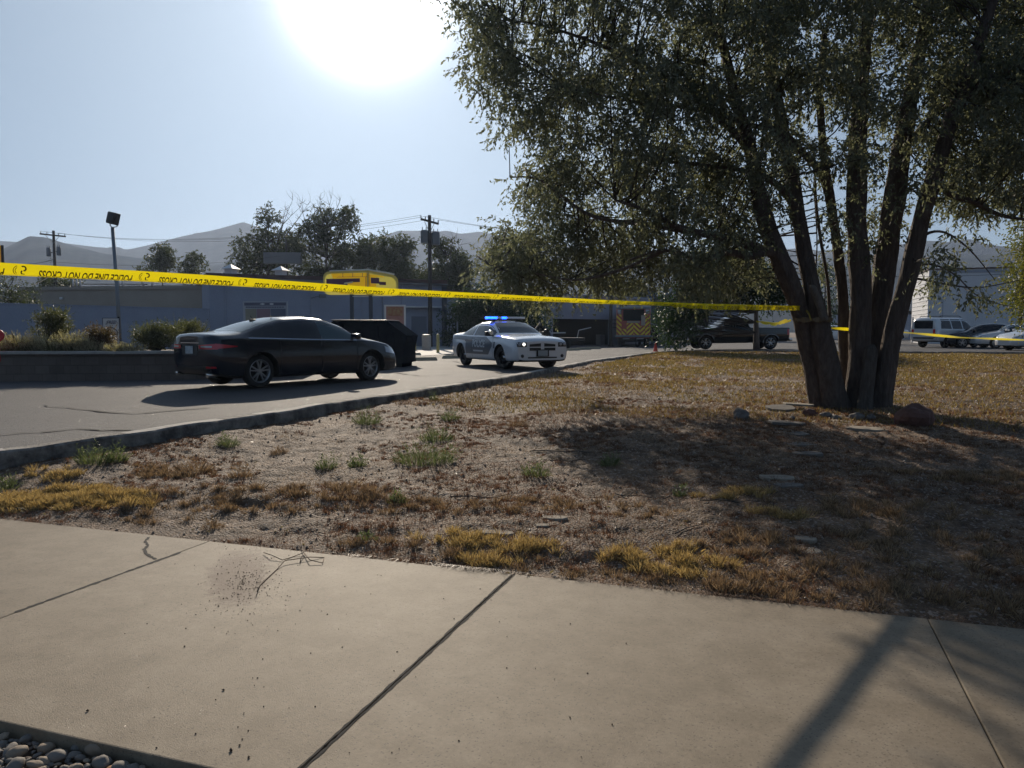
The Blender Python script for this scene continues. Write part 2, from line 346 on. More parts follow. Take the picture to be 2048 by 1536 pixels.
# crack in the slab
cr = [PZ(a, b_, .0025) for a, b_ in [(298, 1074), (291, 1082), (296, 1090), (289, 1098), (292, 1106), (300, 1112), (311, 1118)]]
def ribbon(pts, wd, jit=0):
    v = []; f = []
    for i, p in enumerate(pts):
        t_ = (pts[min(i + 1, len(pts) - 1)] - pts[max(i - 1, 0)]).normalized(); n_ = Vector((-t_.y, t_.x, 0)) * wd * (.5 + random.random() * jit)
        v += [p - n_, p + n_]
    for i in range(len(pts) - 1): f.append((2 * i, 2 * i + 1, 2 * i + 3, 2 * i + 2))
    return v, f
def densify(pts, n, amp):
    o = []
    for a, b_ in zip(pts[:-1], pts[1:]):
        for k in range(n): o.append(a.lerp(b_, k / n) + Vector((random.uniform(-amp, amp), random.uniform(-amp, amp), 0)))
    return o + [pts[-1]]
v_, f_ = ribbon(densify(cr, 4, .004), .009, 1.2); mesh_obj('crack', v_, f_, M['joint'], sw)
random.seed(3)
for sgn in (-1, 1):
    q0, q1 = Vector((J1 + sgn * .0095, VN + .02, .0022)), Vector((J1 + sgn * .0095, VF - .02, .0022)); v_, f_ = ribbon(densify([q0.lerp(q1, k / 24) for k in range(25)], 3, .0025), .003, 2.2); mesh_obj('joint_chips', v_, f_, M['joint'], sw)
# dark worn chips along the left joint
v_, f_ = ribbon(densify([PZ(x, 1235 - (x) * 145 / 400, .0022) for x in range(30, 390, 30)], 4, .003), .008, 1.6); mesh_obj('joint_dirt', v_, f_, M['joint'], sw)

# yard of bare soil, with real relief near the camera
def yard_z(u, v):
    e = sm(v, VF, VF + .35)
    lump = (fbm(u * 1.1, v * 1.1, 4, 3) - .45) * .10 + (fbm(u * 7, v * 7, 3, 9) - .45) * .055 + (fbm(u * 24, v * 24, 2, 5) - .4) * .028
    hole = -.07 * np.exp(-(((u - HOLE.x) / .22) ** 2 + ((v - HOLE.y) / .13) ** 2) ** 2)
    return z_yard(u, v) + lump * e + hole - .012
HOLE = PG(500, 1002, zy)
us = np.concatenate([np.linspace(-10.5, -4, 180, endpoint=False), np.linspace(-4, 5, 330, endpoint=False), np.linspace(5, 12, 150, endpoint=False), np.linspace(12, 46, 140)])
vs_ = np.concatenate([np.linspace(VF + .004, 9, 150, endpoint=False), np.linspace(9, 16, 130, endpoint=False), np.linspace(16, 39.5, 150)])
def yz(u, v): return np.where(u < curb_u(v) + .02, np.minimum(yard_z(u, v), z_road(u, v) - .12), yard_z(u, v))
tag(grid_obj('yard_soil', us, vs_, yz, M['soil']), kind='structure')
def ysurf(u, v): return float(yard_z(np.array(u), np.array(v)))

# road / lot
rv = np.concatenate([np.linspace(-1, 45, 93), np.linspace(46, 130, 43)]); rs = np.linspace(0, 1, 60) ** 1.5
U = []; 
for v in rv:
    u1 = curb_u(v) - .05 if v < 39.6 else curb_u(39.6) - .05
    U.append(u1 - rs[::-1] * 110)
U = np.array(U); Vg = np.repeat(rv[:, None], 60, 1); Z = z_road(U, Vg) + (fbm(U * .5, Vg * .5, 3, 21) - .45) * .012
idx = np.arange(U.size).reshape(U.shape)
Fq = np.stack([idx[:-1, :-1], idx[:-1, 1:], idx[1:, 1:], idx[1:, :-1]], -1).reshape(-1, 4)
tag(mesh_obj('road', np.stack([U, Vg, Z], -1).reshape(-1, 3), Fq, M['asphalt'], None, True), kind='structure')
cu = float(curb_u(39.6)) - .05
tag(grid_obj('parking_lot', np.linspace(cu, 90, 80), np.linspace(39.75, 130, 80), lambda u, v: z_road(u, v) - .001, M['asphalt']), kind='structure')
def road_crack(pts, wd, seed):
    random.seed(seed); P = [PZ(a, b_, .46) for a, b_ in pts]; P = densify(P, 7, .05); P = [Vector((p.x, p.y, zr(p.x, p.y) + .012)) for p in P]
    v, f = ribbon(P, wd, 1.3); mesh_obj('crack', v, f, M['joint'], bpy.data.objects['road'])
for k, pts in enumerate([[(1115, 706), (1150, 709), (1180, 712), (1215, 710)], [(905, 722), (960, 735), (1010, 748)], [(80, 800), (260, 815), (420, 806)], [(790, 745), (840, 752), (905, 749)], [(0, 845), (150, 838), (330, 842)]]): road_crack(pts, .022, k)
random.seed(19)
# kerbs: chipped concrete strip
def kerb(name, path, wd, drop):
    V = []; Fc = []; mi = []
    n = len(path)
    for i, (p, z) in enumerate(path):
        q = path[min(i + 1, n - 1)][0]; r_ = path[max(i - 1, 0)][0]; t_ = (q - r_).normalized(); nn = Vector((t_.y, -t_.x, 0))
        j = [(fbm(np.array(i * .41 + k * 9), np.array(k * 1.), 3, 4) - .45) * .032 for k in range(4)]
        zz = z + (vn(i * .21, 2, 8) - .5) * .02
        for off, dz in ((-wd, -.12), (-wd, -.012 + j[0] * .5), (-wd + .02, 0), (-.03 + j[1], j[2] * .5), (0 + j[1] * .9, -.022), (.012 + j[1], -drop)):
            V.append(Vector((p.x, p.y, zz + dz)) + nn * off)
    for i in range(n - 1):
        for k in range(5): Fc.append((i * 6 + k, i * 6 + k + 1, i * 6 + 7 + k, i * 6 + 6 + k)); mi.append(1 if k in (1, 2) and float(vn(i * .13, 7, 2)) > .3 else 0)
    Fc += [(5, 4, 3, 2, 1, 0), tuple((n - 1) * 6 + k for k in range(6))]; mi += [0, 0]
    o = mesh_obj(name, V, Fc, [M['kerb'], M['kerb_top_painted_sunlit']]); o.data.polygons.foreach_set('material_index', mi); return tag(o, kind='structure')
pv = np.arange(2.4, 39.6, .12)
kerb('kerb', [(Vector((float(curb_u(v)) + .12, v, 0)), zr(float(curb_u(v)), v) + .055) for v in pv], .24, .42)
pu = np.arange(cu, 60, .2)
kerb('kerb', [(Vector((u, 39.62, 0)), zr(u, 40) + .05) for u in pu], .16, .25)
# pale patio slab at the building
pa = [PZ(a, b_, zr(-20, 40) + .012) for a, b_ in [(800, 713), (836, 712), (925, 706), (1000, 702), (960, 693), (790, 692)]]
tag(mesh_obj('patio_pavement', pa, [tuple(range(6))], M['patio']), kind='structure')

# hills
def hills(name, prof, D, amp, seed):
    xs = np.linspace(-900, 3000, 700); ys = np.interp(xs, [p[0] for p in prof], [p[1] for p in prof])
    rows = [(.62, 0), (.70, .18), (.78, .42), (.86, .66), (.93, .85), (.975, .96), (1.0, 1.0), (1.06, .8), (1.2, 0)]
    V = []
    for fr, h in rows:
        for x, y in zip(xs, ys):
            d = D * fr; hz = (662 - y - (fbm(np.array(x * .02), np.array(0.5), 4, seed) - .47) * amp) / F * D
            hz = hz * h * (1 + (0 if h in (0, 1.0) else (fbm(np.array(x * .012 + fr * 2.2), np.array(fr * 3.1), 4, seed) - .47) * .22))
            p = RV * ((x - 1024) / F * d) + FV * d; V.append((p.x, p.y, max(-1, float(hz))))
    n = len(xs); idx = np.arange(len(V)).reshape(len(rows), n)
    Fc = np.stack([idx[:-1, :-1], idx[:-1, 1:], idx[1:, 1:], idx[1:, :-1]], -1).reshape(-1, 4)
    tag(mesh_obj(name, np.array(V), Fc, M['hill_far'], None, True), kind='structure')
hills('hills', [(-900, 520), (-400, 495), (0, 482), (45, 484), (90, 480), (150, 488), (200, 494), (262, 499), (300, 491), (370, 473), (430, 462), (493, 445), (530, 458), (600, 480), (680, 492),
    (740, 481), (800, 462), (870, 462), (925, 468), (960, 464), (1040, 478), (1200, 500), (1500, 505), (1700, 500), (1850, 482), (1950, 488), (2048, 498), (2400, 520), (3000, 530)], 1300, 1.6, 3)
hills('hills', [(-900, 560), (-400, 540), (-100, 522), (0, 505), (40, 486), (68, 472), (100, 474), (150, 489), (210, 505), (330, 520), (420, 528), (600, 520), (880, 530), (960, 506), (1060, 490),
    (1300, 520), (1700, 525), (1850, 512), (2048, 506), (2400, 530), (3000, 540)], 850, 2.0, 11)
HZ_TOP = 205

# pebbles at the near edge of the walk
def pebble_mesh(k, sx, sy, sz, m, res=3, rough=.28):
    bm = bmesh.new(); bmesh.ops.create_icosphere(bm, subdivisions=res, radius=1)
    from mathutils import noise as mn
    for v in bm.verts:
        n_ = 1 + rough * mn.noise(v.co * .9 + Vector((k * 7.3, 0, 0))) + rough * .4 * mn.noise(v.co * 2.5 + Vector((k * 3.3, 5, 0)))
        v.co = Vector((v.co.x * sx, v.co.y * sy, v.co.z * sz)) * n_
    me = bpy.data.meshes.new('pebble'); bm.to_mesh(me); bm.free(); me.materials.append(m); me.polygons.foreach_set('use_smooth', [True] * len(me.polygons)); return me
pm = [mat('pebble_' + n_, c, .8, n=(30, c2)) for n_, c, c2 in [('grey', (.15, .13, .11), (.23, .20, .17)), ('tan', (.22, .165, .115), (.33, .26, .19)), ('dark', (.055, .052, .05), (.10, .095, .09)), ('brown', (.12, .085, .065), (.18, .13, .10)), ('rust', (.30, .13, .05), (.40, .20, .09))]]
pmesh = [pebble_mesh(k, 1, random.uniform(.5, .95), random.uniform(.35, .65), pm[[0, 0, 1, 1, 2, 3, 0, 4][k]]) for k in range(8)]
tag(grid_obj('gravel_bed', np.linspace(-9, 14, 100), np.linspace(-2, VN - .001, 60), lambda u, v: -.07 + (fbm(u * 5, v * 5, 3, 2) - .5) * .03, M['soil']), kind='structure')
k = 0; placed = []; ptxt = ['smooth grey river pebble in the bed beside the sidewalk', 'smooth grey river pebble in the bed beside the sidewalk', 'smooth tan river pebble in the bed beside the sidewalk', 'smooth tan river pebble in the bed beside the sidewalk',
    'dark river pebble in the bed beside the sidewalk', 'brown river pebble in the bed beside the sidewalk', 'smooth grey river pebble in the bed beside the sidewalk', 'rust orange pebble at the lower left picture edge']
spec = [(193, 1493, .062, 2), (205, 1520, .06, 1), (240, 1530, .05, 0), (265, 1528, .035, 0), (35, 1500, .05, 2), (30, 1525, .05, 0), (72, 1522, .045, 3), (112, 1507, .05, 0), (22, 1495, .05, 6), (155, 1487, .035, 0), (222, 1534, .04, 7), (55, 1470, .045, 6), (15, 1447, .03, 0), (88, 1515, .035, 2)]
for (x, y, s_, t_) in spec:
    p = PZ(x, y, -.03); placed.append((p.x, p.y, s_ * .78, t_))
tries = 0
while len(placed) < 295 and tries < 14000:
    tries += 1; p = PZ(random.uniform(-60, 460), random.uniform(1440, 1590), -.07); s_ = random.choice([.014, .018, .022, .028, .034])
    if p.y > VN - .02: continue
    if random.random() < .5 and p.x > -1.5 and s_ > .03: continue
    if all((p.x - a) ** 2 + (p.y - b_) ** 2 > (.72 * (s_ + c_)) ** 2 for a, b_, c_, _ in placed): placed.append((p.x, p.y, s_, random.randrange(7)))
for (x, y, s_, t_) in placed:
    o = bpy.data.objects.new('pebble', pmesh[t_]); C.objects.link(o); o.location = (x, y, -.058 + s_ * .45); o.scale = (s_,) * 3
    o.rotation_euler = (random.uniform(-.35, .35), random.uniform(-.35, .35), random.uniform(0, 6.3)); tag(o, ptxt[t_], 'pebble', 'river pebbles beside the sidewalk: ' + ['grey', 'grey', 'tan', 'tan', 'dark', 'brown', 'grey', 'rust'][t_])

# dirt clods on the sidewalk: a scatter of crumbs
def crumbs(name, pts, m, kind='stuff'):
    V = []; Fc = []; base = np.array([(1, 0, 0), (-.6, .9, 0), (-.6, -.9, 0), (0, 0, 1.1), (.3, .1, -.6)], float)
    fs = [(0, 1, 3), (1, 2, 3), (2, 0, 3), (1, 0, 4), (2, 1, 4), (0, 2, 4)]
    for (x, y, z, s_) in pts:
        b_ = base * rng.uniform(.6, 1.3, (5, 3)) * s_; a = rng.uniform(0, 6.28); c_, q = math.cos(a), math.sin(a)
        b_ = np.stack([b_[:, 0] * c_ - b_[:, 1] * q, b_[:, 0] * q + b_[:, 1] * c_, b_[:, 2]], 1) + (x, y, z); n_ = len(V)
        V += b_.tolist(); Fc += [tuple(i + n_ for i in f) for f in fs]
    return tag(mesh_obj(name, np.array(V), np.array(Fc), m), kind=kind)
cl = []
for _ in range(650):
    r_ = abs(random.gauss(0, 1)); a = random.uniform(0, 6.28)
    q = PZ(485 + 62 * r_ * math.cos(a) + (30 if random.random() < .4 else 0), 1165 + 55 * r_ * math.sin(a), 0)
    if VN + .05 < q.y < VF: cl.append((q.x, q.y, .002, random.choice([.0015, .002, .003, .004])))
for _ in range(200):
    q = PZ(random.uniform(250, 1300), random.uniform(1100, 1530), 0)
    if VN < q.y < VF and random.random() < .6: cl.append((q.x, q.y, .002, random.choice([.0015, .002, .003, .004, .005])))
for a, b_, s_ in [(447, 1381, .014), (175, 1423, .014), (462, 1502, .016), (497, 1516, .012), (479, 1492, .012), (437, 1213, .012), (447, 1198, .010), (369, 1294, .010), (1252, 1288, .009), (600, 1222, .010), (392, 1230, .009)]:
    q = PZ(a, b_, 0); cl.append((q.x, q.y, .003, s_ * .55))
crumbs('dirt_crumbs', cl, mat('dirt_crumb', (.075, .05, .035), .95))
# pale gravel and litter crumbs on the yard
st = []
for _ in range(8000):
    v = VF + .05 + (random.random() ** 1.5) * 12; u = random.uniform(max(-8, float(curb_u(v)) + .2), 9)
    st.append((u, v, ysurf(u, v) + .002, random.choice([.004, .005, .007, .009, .014]) * (1 + (v - 4.8) * .07)))
crumbs('gravel', st, leaf_mat('gravel_mix', (.09, .062, .045), (.33, .27, .21), 0.0))
# ================= VEGETATION =================
def unit(a): return a / np.maximum(np.linalg.norm(a, axis=-1, keepdims=True), 1e-9)
def leaf_quads(P, D, L, W):
    n = len(P); S = unit(np.cross(D, rng.normal(size=(n, 3)))); D = unit(D); L = L[:, None]; W = W[:, None]
    Nn = np.cross(D, S)
    V = np.stack([P, P + D * L * .45 + S * W * .5 + Nn * W * .12, P + D * L + Nn * L * .06, P + D * L * .45 - S * W * .5 + Nn * W * .12], 1).reshape(-1, 3)
    return V, np.arange(n * 4).reshape(-1, 4)
def sprays(cent, rad, per, m, length, droop, L, W):
    """leafy shoots round clump centres: returns leaves and shoot ribbons"""
    n = len(cent) * per; c = np.repeat(cent, per, 0); r = np.repeat(rad, per)[:, None]
    off = unit(rng.normal(size=(n, 3))) * rng.random((n, 1)) ** .5 * r * np.array([1, 1, .8]); s = c + off
    d = unit(off * .9 / np.maximum(r, .01) + rng.normal(size=(n, 3)) * .5 + np.array([0, 0, -droop]))
    ln = length * rng.uniform(.5, 1.2, n)
    t = np.linspace(.12, 1, m)[None, :, None] + rng.normal(size=(n, m, 1)) * .03
    P = s[:, None] + d[:, None] * t * ln[:, None, None] + np.array([0, 0, -1.0]) * (t ** 2) * ln[:, None, None] * droop * .6
    D = unit(d[:, None] * .6 + rng.normal(size=(n, m, 3)) * .55 + np.array([0, 0, -droop * .9]))
    P = P.reshape(-1, 3); D = D.reshape(-1, 3); k = len(P)
    V1, F1 = leaf_quads(P, D, L * rng.uniform(.6, 1.25, k), W * rng.uniform(.7, 1.2, k))
    sd = unit(np.cross(d, rng.normal(size=(n, 3)))) * (W * .07)
    pts = [s + d * q * ln[:, None] + np.array([0, 0, -1.0]) * q * q * ln[:, None] * droop * .6 for q in (0, .5, 1)]
    V2 = np.stack([pts[0] - sd, pts[0] + sd, pts[1] - sd * .7, pts[1] + sd * .7, pts[2] - sd * .3, pts[2] + sd * .3], 1).reshape(-1, 3)
    b = np.arange(n)[:, None] * 6; F2 = np.concatenate([b + np.array([0, 1, 3, 2]), b + np.array([2, 3, 5, 4])])
    return V1, F1, V2, F2
def curve_pts(a, b, n, sag=.0, wob=.06):
    L = (b - a).length; o = []
    w1 = Vector((random.gauss(0, 1), random.gauss(0, 1), random.gauss(0, .6))) * wob * L
    for k in range(n + 1):
        t = k / n; o.append(a.lerp(b, t) + w1 * math.sin(math.pi * t) + Vector((0, 0, sag * L * math.sin(math.pi * t))))
    return o
def sample_circles(circ, N, dep, sd, dfun=None):
    wts = np.array([c[2] ** 2 * (c[3] if len(c) > 3 else 1) for c in circ]); wts = wts / wts.sum()
    out = []
    for k in rng.choice(len(circ), N, p=wts):
        c = circ[k]; a = rng.uniform(0, 6.28); r = c[2] * math.sqrt(rng.random())
        d = dep + float(np.clip(rng.normal() * sd, -1.7 * sd, 1.7 * sd)) + (dfun(c) if dfun else 0)
        out.append(PD(c[0] + r * math.cos(a), c[1] + r * math.sin(a), d))
    return out
def bark_mat(name, c1, c2, scale=1.0):
    m, t, b, tcn = node_mat(name)
    mp = t.nodes.new('ShaderNodeMapping'); mp.inputs['Scale'].default_value = (11 * scale, 11 * scale, 2.0 * scale); lk(t, tcn.outputs['Object'], mp.inputs[0])
    n1 = t.nodes.new('ShaderNodeTexNoise'); n1.inputs['Scale'].default_value = 1.6; n1.inputs['Detail'].default_value = 8; n1.inputs['Roughness'].default_value = .7; lk(t, mp.outputs[0], n1.inputs[0])
    v = t.nodes.new('ShaderNodeTexVoronoi'); v.feature = 'DISTANCE_TO_EDGE'; v.inputs['Scale'].default_value = 2.2
    dsp = t.nodes.new('ShaderNodeVectorMath'); dsp.operation = 'ADD'; lk(t, mp.outputs[0], dsp.inputs[0]); lk(t, n1.outputs['Color'], dsp.inputs[1]); lk(t, dsp.outputs[0], v.inputs['Vector'])
    r = ramp(t, n1.outputs['Fac'], [(.3, c1), (.7, c2)]); lk(t, r.outputs[0], b.inputs['Base Color'])
    h = t.nodes.new('ShaderNodeMath'); h.operation = 'ADD'; lk(t, v.outputs['Distance'], h.inputs[0]); lk(t, n1.outputs['Fac'], h.inputs[1])
    lk(t, bumpn(t, h.outputs[0], 1.0, .05), b.inputs['Normal']); b.inputs['Roughness'].default_value = .9; return m
M['bark'] = bark_mat('bark', (.075, .058, .048), (.20, .16, .135))
M['bark_pale'] = bark_mat('pale_bark', (.13, .115, .10), (.26, .235, .205))
M['stub_bark'] = bark_mat('stub_bark', (.06, .05, .042), (.17, .15, .13))
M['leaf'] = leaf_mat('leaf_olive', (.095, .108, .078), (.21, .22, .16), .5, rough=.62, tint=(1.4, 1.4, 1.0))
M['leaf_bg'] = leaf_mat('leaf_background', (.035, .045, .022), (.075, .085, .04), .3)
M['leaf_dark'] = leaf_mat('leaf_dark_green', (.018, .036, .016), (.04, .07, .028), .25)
M['leaf_yellow'] = leaf_mat('leaf_yellow_green', (.055, .07, .02), (.16, .14, .04), .45)
M['twig'] = mat('twig_bark', (.045, .036, .03), .85)

# ---- the big multi-trunk tree ----
BD = 12.9; DOFF = .7
tree = empty('shade_tree', PG(1700, 818, zy), 0, 'large shade tree with a cluster of leaning trunks, tape tied round it', 'tree')
TL0 = tree.location.copy()
def tm(d=None): return Matrix.Translation(-TL0)
def limb(path, name='trunk', m=None, n=14, rough=.05, mat_=None, flare=True):
    """path: (px, py, depth, radius) smoothed"""
    P = [PD(a, b, d + DOFF) for a, b, d, r in path]; Rr = [r * 1.05 for *_, r in path]; pts = []; rr = []
    for i in range(len(P) - 1):
        p0, p1, p2, p3 = P[max(i - 1, 0)], P[i], P[i + 1], P[min(i + 2, len(P) - 1)]
        K = max(4, int((p2 - p1).length / .12))
        for k in range(K):
            t = k / K
            pts.append(.5 * ((2 * p1) + (p2 - p0) * t + (2 * p0 - 5 * p1 + 4 * p2 - p3) * t * t + (3 * p1 - p0 - 3 * p2 + p3) * t ** 3)); rr.append(Rr[i] * (1 - t) + Rr[i + 1] * t)
    pts.append(P[-1]); rr.append(Rr[-1])
    rr[0] *= 1.3; mb = MB(); mb.tube(pts, rr, n if name != 'trunk' else 24, jit=rough * .6, ridge=.30 if name == 'trunk' else .15)
    vs = []
    for v in mb.v:
        q = Vector(v); k = (vn(q.x * 9 + q.y * 5, q.z * 2.2, 3) - .5) * rough * 1.2 * rr[0] * 2; vs.append(q)
    o = mb.build(name, mat_ or M['bark'], tree, True, M=Matrix.Translation(-TL0)); return pts
zb = -.12
L1 = limb([(1652, 838, 12.9, .20), (1638, 800, 12.85, .155), (1622, 720, 12.7, .14), (1604, 640, 12.5, .135), (1580, 565, 12.4, .15), (1545, 480, 12.4, .14), (1520, 400, 12.5, .12), (1500, 300, 12.7, .10), (1470, 190, 12.9, .085), (1440, 60, 13, .06)])
L2 = limb([(1686, 842, 12.7, .26), (1668, 790, 12.6, .19), (1650, 700, 12.45, .17), (1636, 635, 12.4, .15), (1620, 560, 12.5, .125), (1604, 470, 12.6, .115), (1588, 380, 12.8, .105), (1565, 260, 13, .095), (1545, 120, 13.2, .08), (1530, -60, 13.4, .06)])
L3 = limb([(1700, 842, 13.3, .15), (1694, 780, 13.3, .11), (1690, 700, 13.3, .095), (1686, 600, 13.3, .085), (1676, 500, 13.3, .08), (1664, 420, 13.2, .075), (1650, 330, 13.2, .065), (1640, 200, 13.3, .055), (1650, 60, 13.4, .04)])
L4 = limb([(1716, 844, 12.7, .24), (1716, 790, 12.65, .18), (1720, 700, 12.6, .165), (1722, 600, 12.6, .16), (1718, 500, 12.6, .155), (1713, 417, 12.7, .15), (1714, 300, 12.8, .14), (1722, 180, 13, .11), (1735, 40, 13.2, .085), (1750, -120, 13.3, .06)])
L5 = limb([(1742, 844, 13.0, .22), (1744, 790, 12.95, .17), (1750, 700, 12.9, .17), (1758, 620, 12.9, .17), (1772, 520, 12.95, .17), (1786, 420, 13.0, .17), (1800, 310, 13.1, .15), (1822, 190, 13.2, .12), (1850, 50, 13.3, .09), (1880, -120, 13.4, .06)])
L6 = limb([(1756, 842, 12.6, .22), (1766, 780, 12.5, .15), (1780, 700, 12.4, .14), (1800, 615, 12.3, .135), (1824, 525, 12.2, .13), (1846, 430, 12.1, .125), (1872, 340, 12.0, .115), (1905, 230, 11.9, .10), (1950, 110, 11.8, .08), (2000, -40, 11.8, .06)])
stub = limb([(1728, 842, 12.35, .15), (1732, 790, 12.3, .11), (1738, 740, 12.25, .105), (1742, 702, 12.25, .10), (1743, 692, 12.25, .06), (1743, 689, 12.25, .02)], 'cut_stub', mat_=M['stub_bark']); 
limb([(1648, 640, 12.2, .055), (1636, 600, 12.15, .06), (1626, 578, 12.12, .06), (1624, 570, 12.12, .03)], 'cut_stub', mat_=M['bark_pale'])
B = []
def br(path, n=8, mat_=None): p = limb(path, 'branch', n=n, mat_=mat_); B.append(p); return p
br([(1560, 510, 12.4, .09), (1520, 498, 12.2, .085), (1470, 480, 12.0, .075), (1420, 470, 11.9, .06), (1360, 455, 11.9, .045), (1290, 420, 12, .03), (1230, 400, 12.1, .02)])
br([(1540, 500, 12.3, .07), (1500, 512, 12.0, .065), (1455, 505, 11.8, .055), (1400, 520, 11.8, .04), (1330, 500, 12.0, .025), (1260, 520, 12.2, .016)])
br([(1596, 420, 12.7, .07), (1560, 375, 12.6, .06), (1520, 350, 12.5, .05), (1480, 340, 12.6, .04), (1400, 330, 12.6, .03), (1300, 320, 12.8, .02)])
br([(1660, 400, 13.2, .06), (1640, 345, 13.1, .06), (1600, 300, 13, .055), (1560, 262, 12.9, .05), (1500, 250, 12.9, .04), (1400, 220, 13, .03), (1250, 200, 13, .02), (1120, 170, 13, .012)])
br([(1500, 300, 12.7, .06), (1420, 220, 12.8, .05), (1320, 150, 13, .04), (1200, 90, 13.1, .03), (1080, 50, 13.2, .018), (1000, 40, 13.2, .01)])
br([(1420, 470, 11.9, .05), (1300, 450, 12.6, .04), (1180, 430, 13, .03), (1080, 360, 13.2, .02), (1020, 355, 13.2, .008)])
br([(1330, 500, 12.0, .03), (1240, 540, 12.6, .025), (1150, 560, 13, .018), (1060, 545, 13.4, .012), (990, 540, 13.6, .007)])
br([(1868, 355, 12.0, .07), (1900, 388, 11.9, .05), (1950, 405, 11.8, .04), (2000, 430, 11.7, .03), (2060, 440, 11.6, .02), (2150, 450, 11.5, .01)])
br([(1830, 505, 12.2, .03), (1850, 470, 12.1, .025), (1890, 465, 12, .018), (1940, 500, 12, .012), (1990, 560, 12, .006)], 6)
br([(1815, 555, 12.3, .022), (1850, 560, 12.2, .018), (1900, 570, 12.1, .014), (1960, 575, 12, .01), (2040, 560, 12, .006)], 6)
br([(1838, 530, 12.3, .018), (1870, 530, 12.2, .015), (1910, 550, 12.1, .012), (1960, 595, 12, .008), (2030, 615, 12, .004)], 6)
br([(1905, 230, 11.9, .07), (1960, 170, 11.8, .06), (2040, 130, 11.6, .045), (2150, 100, 11.5, .02)])
br([(1800, 310, 13.1, .08), (1850, 250, 13.3, .06), (1920, 180, 13.6, .05), (2000, 60, 13.8, .03)])
br([(1660, 640, 13.6, .03), (1655, 560, 13.7, .03), (1640, 470, 13.8, .028), (1632, 400, 13.8, .022), (1628, 300, 13.9, .015)], 6)
br([(1630, 560, 13.9, .012), (1634, 480, 13.9, .012), (1628, 380, 13.9, .01)], 6)
CIRC = [(935, 30, 48, 1.2), (975, 125, 52, 1.3), (1000, 60, 60, 1), (1040, 60, 90, 1), (1090, 170, 90, 1.1), (1035, 235, 50, 1.1), (1100, 300, 85, 1.1), (1100, 390, 75, 1.1), (1070, 440, 55, 1),
 (1030, 500, 50, 2), (985, 520, 38, 1.4), (1005, 545, 36, 2), (1080, 515, 70, 2.4), (1100, 555, 50, 2), (1200, 545, 50, 2), (1290, 550, 45, 1.6), (1370, 545, 45, 1.4), (1440, 540, 40, 1.2), (1180, 100, 120, 1.2), (1200, 250, 120, 1.3), (1200, 400, 120, 1.3), (1180, 500, 75, 1.3), (1080, 560, 32, .6), (1150, 560, 30, .5),
 (1058, 600, 14, .35), (1100, 590, 12, .3), (1180, 575, 18, .3), (1330, 100, 130, 1.3), (1340, 260, 130, 1.3), (1330, 410, 110, 1.2), (1280, 510, 65, 1.2), (1480, 100, 130, 1.3), (1480, 260, 120, 1.3), (1450, 400, 100, 1.3), (1400, 500, 80, 1.2), (1490, 520, 60, 1.2),
 (1620, 80, 130, 1.2), (1640, 220, 110, .8), (1610, 380, 80, .4), (1660, 500, 70, .25), (1660, 340, 60, .3), (1780, 80, 130, 1.2), (1800, 230, 110, 1.3), (1770, 360, 60, .6), (1720, 440, 60, .4), (1930, 80, 130, 1.4), (1950, 230, 120, 1.5), (1960, 340, 80, 1.4), (1890, 380, 45, 1.0), (1930, 420, 30, .8),
 (2048, 120, 120, 1.4), (2060, 300, 110, 1.4), (1880, 480, 60, .12), (1930, 560, 60, .32), (1980, 590, 55, .3), (1870, 600, 30, .15), (2180, 100, 150, 1), (2180, 280, 140, 1), (1240, 560, 40, .5), (1340, 540, 40, .7)]
for x in range(960, 2250, 145): CIRC += [(x, -95, 120, .95)]
for x in range(1200, 2250, 200): CIRC += [(x, -290, 150, .3)]
NCL = 1320
deep = lambda c: (1.9 if (c[0] < 1300 and c[1] > 330) else 0) + (.6 if c[0] < 1300 else 0)
cents = sample_circles(CIRC, NCL, 12.9 + DOFF, 1.35, deep)
NCL = len(cents)
node_pts = [p for path in (L1, L2, L3, L4, L5, L6) for p in path[len(path) // 3:]] + [p for path in B for p in path]
NA = np.array(node_pts); mb = MB()
for c in cents:
    dd = np.linalg.norm(NA - np.array(c), axis=1) + np.where(NA[:, 2] > c.z + .6, .8, 0); q = Vector(NA[int(np.argmin(dd))])
    L = (c - q).length
    if L < .25 or L > 2.4: continue
    mb.tube(curve_pts(q, c, max(4, int(L / .25)), -.06 if c.z < q.z else .05, .10), list(np.linspace(min(.018, .005 + .006 * L), .004, max(4, int(L / .25)) + 1)), 5, cap=False)
mb.build('twigs', M['twig'], tree, True, M=Matrix.Translation(-TL0))
CA = np.array(cents); V1, F1, V2, F2 = sprays(CA, rng.uniform(.2, .45, NCL), 18, 13, .36, .48, .085, .034)
mesh_obj('foliage', V1 - np.array(TL0), F1, M['leaf'], tree); mesh_obj('leaf_stems', V2 - np.array(TL0), F2, M['twig'], tree)

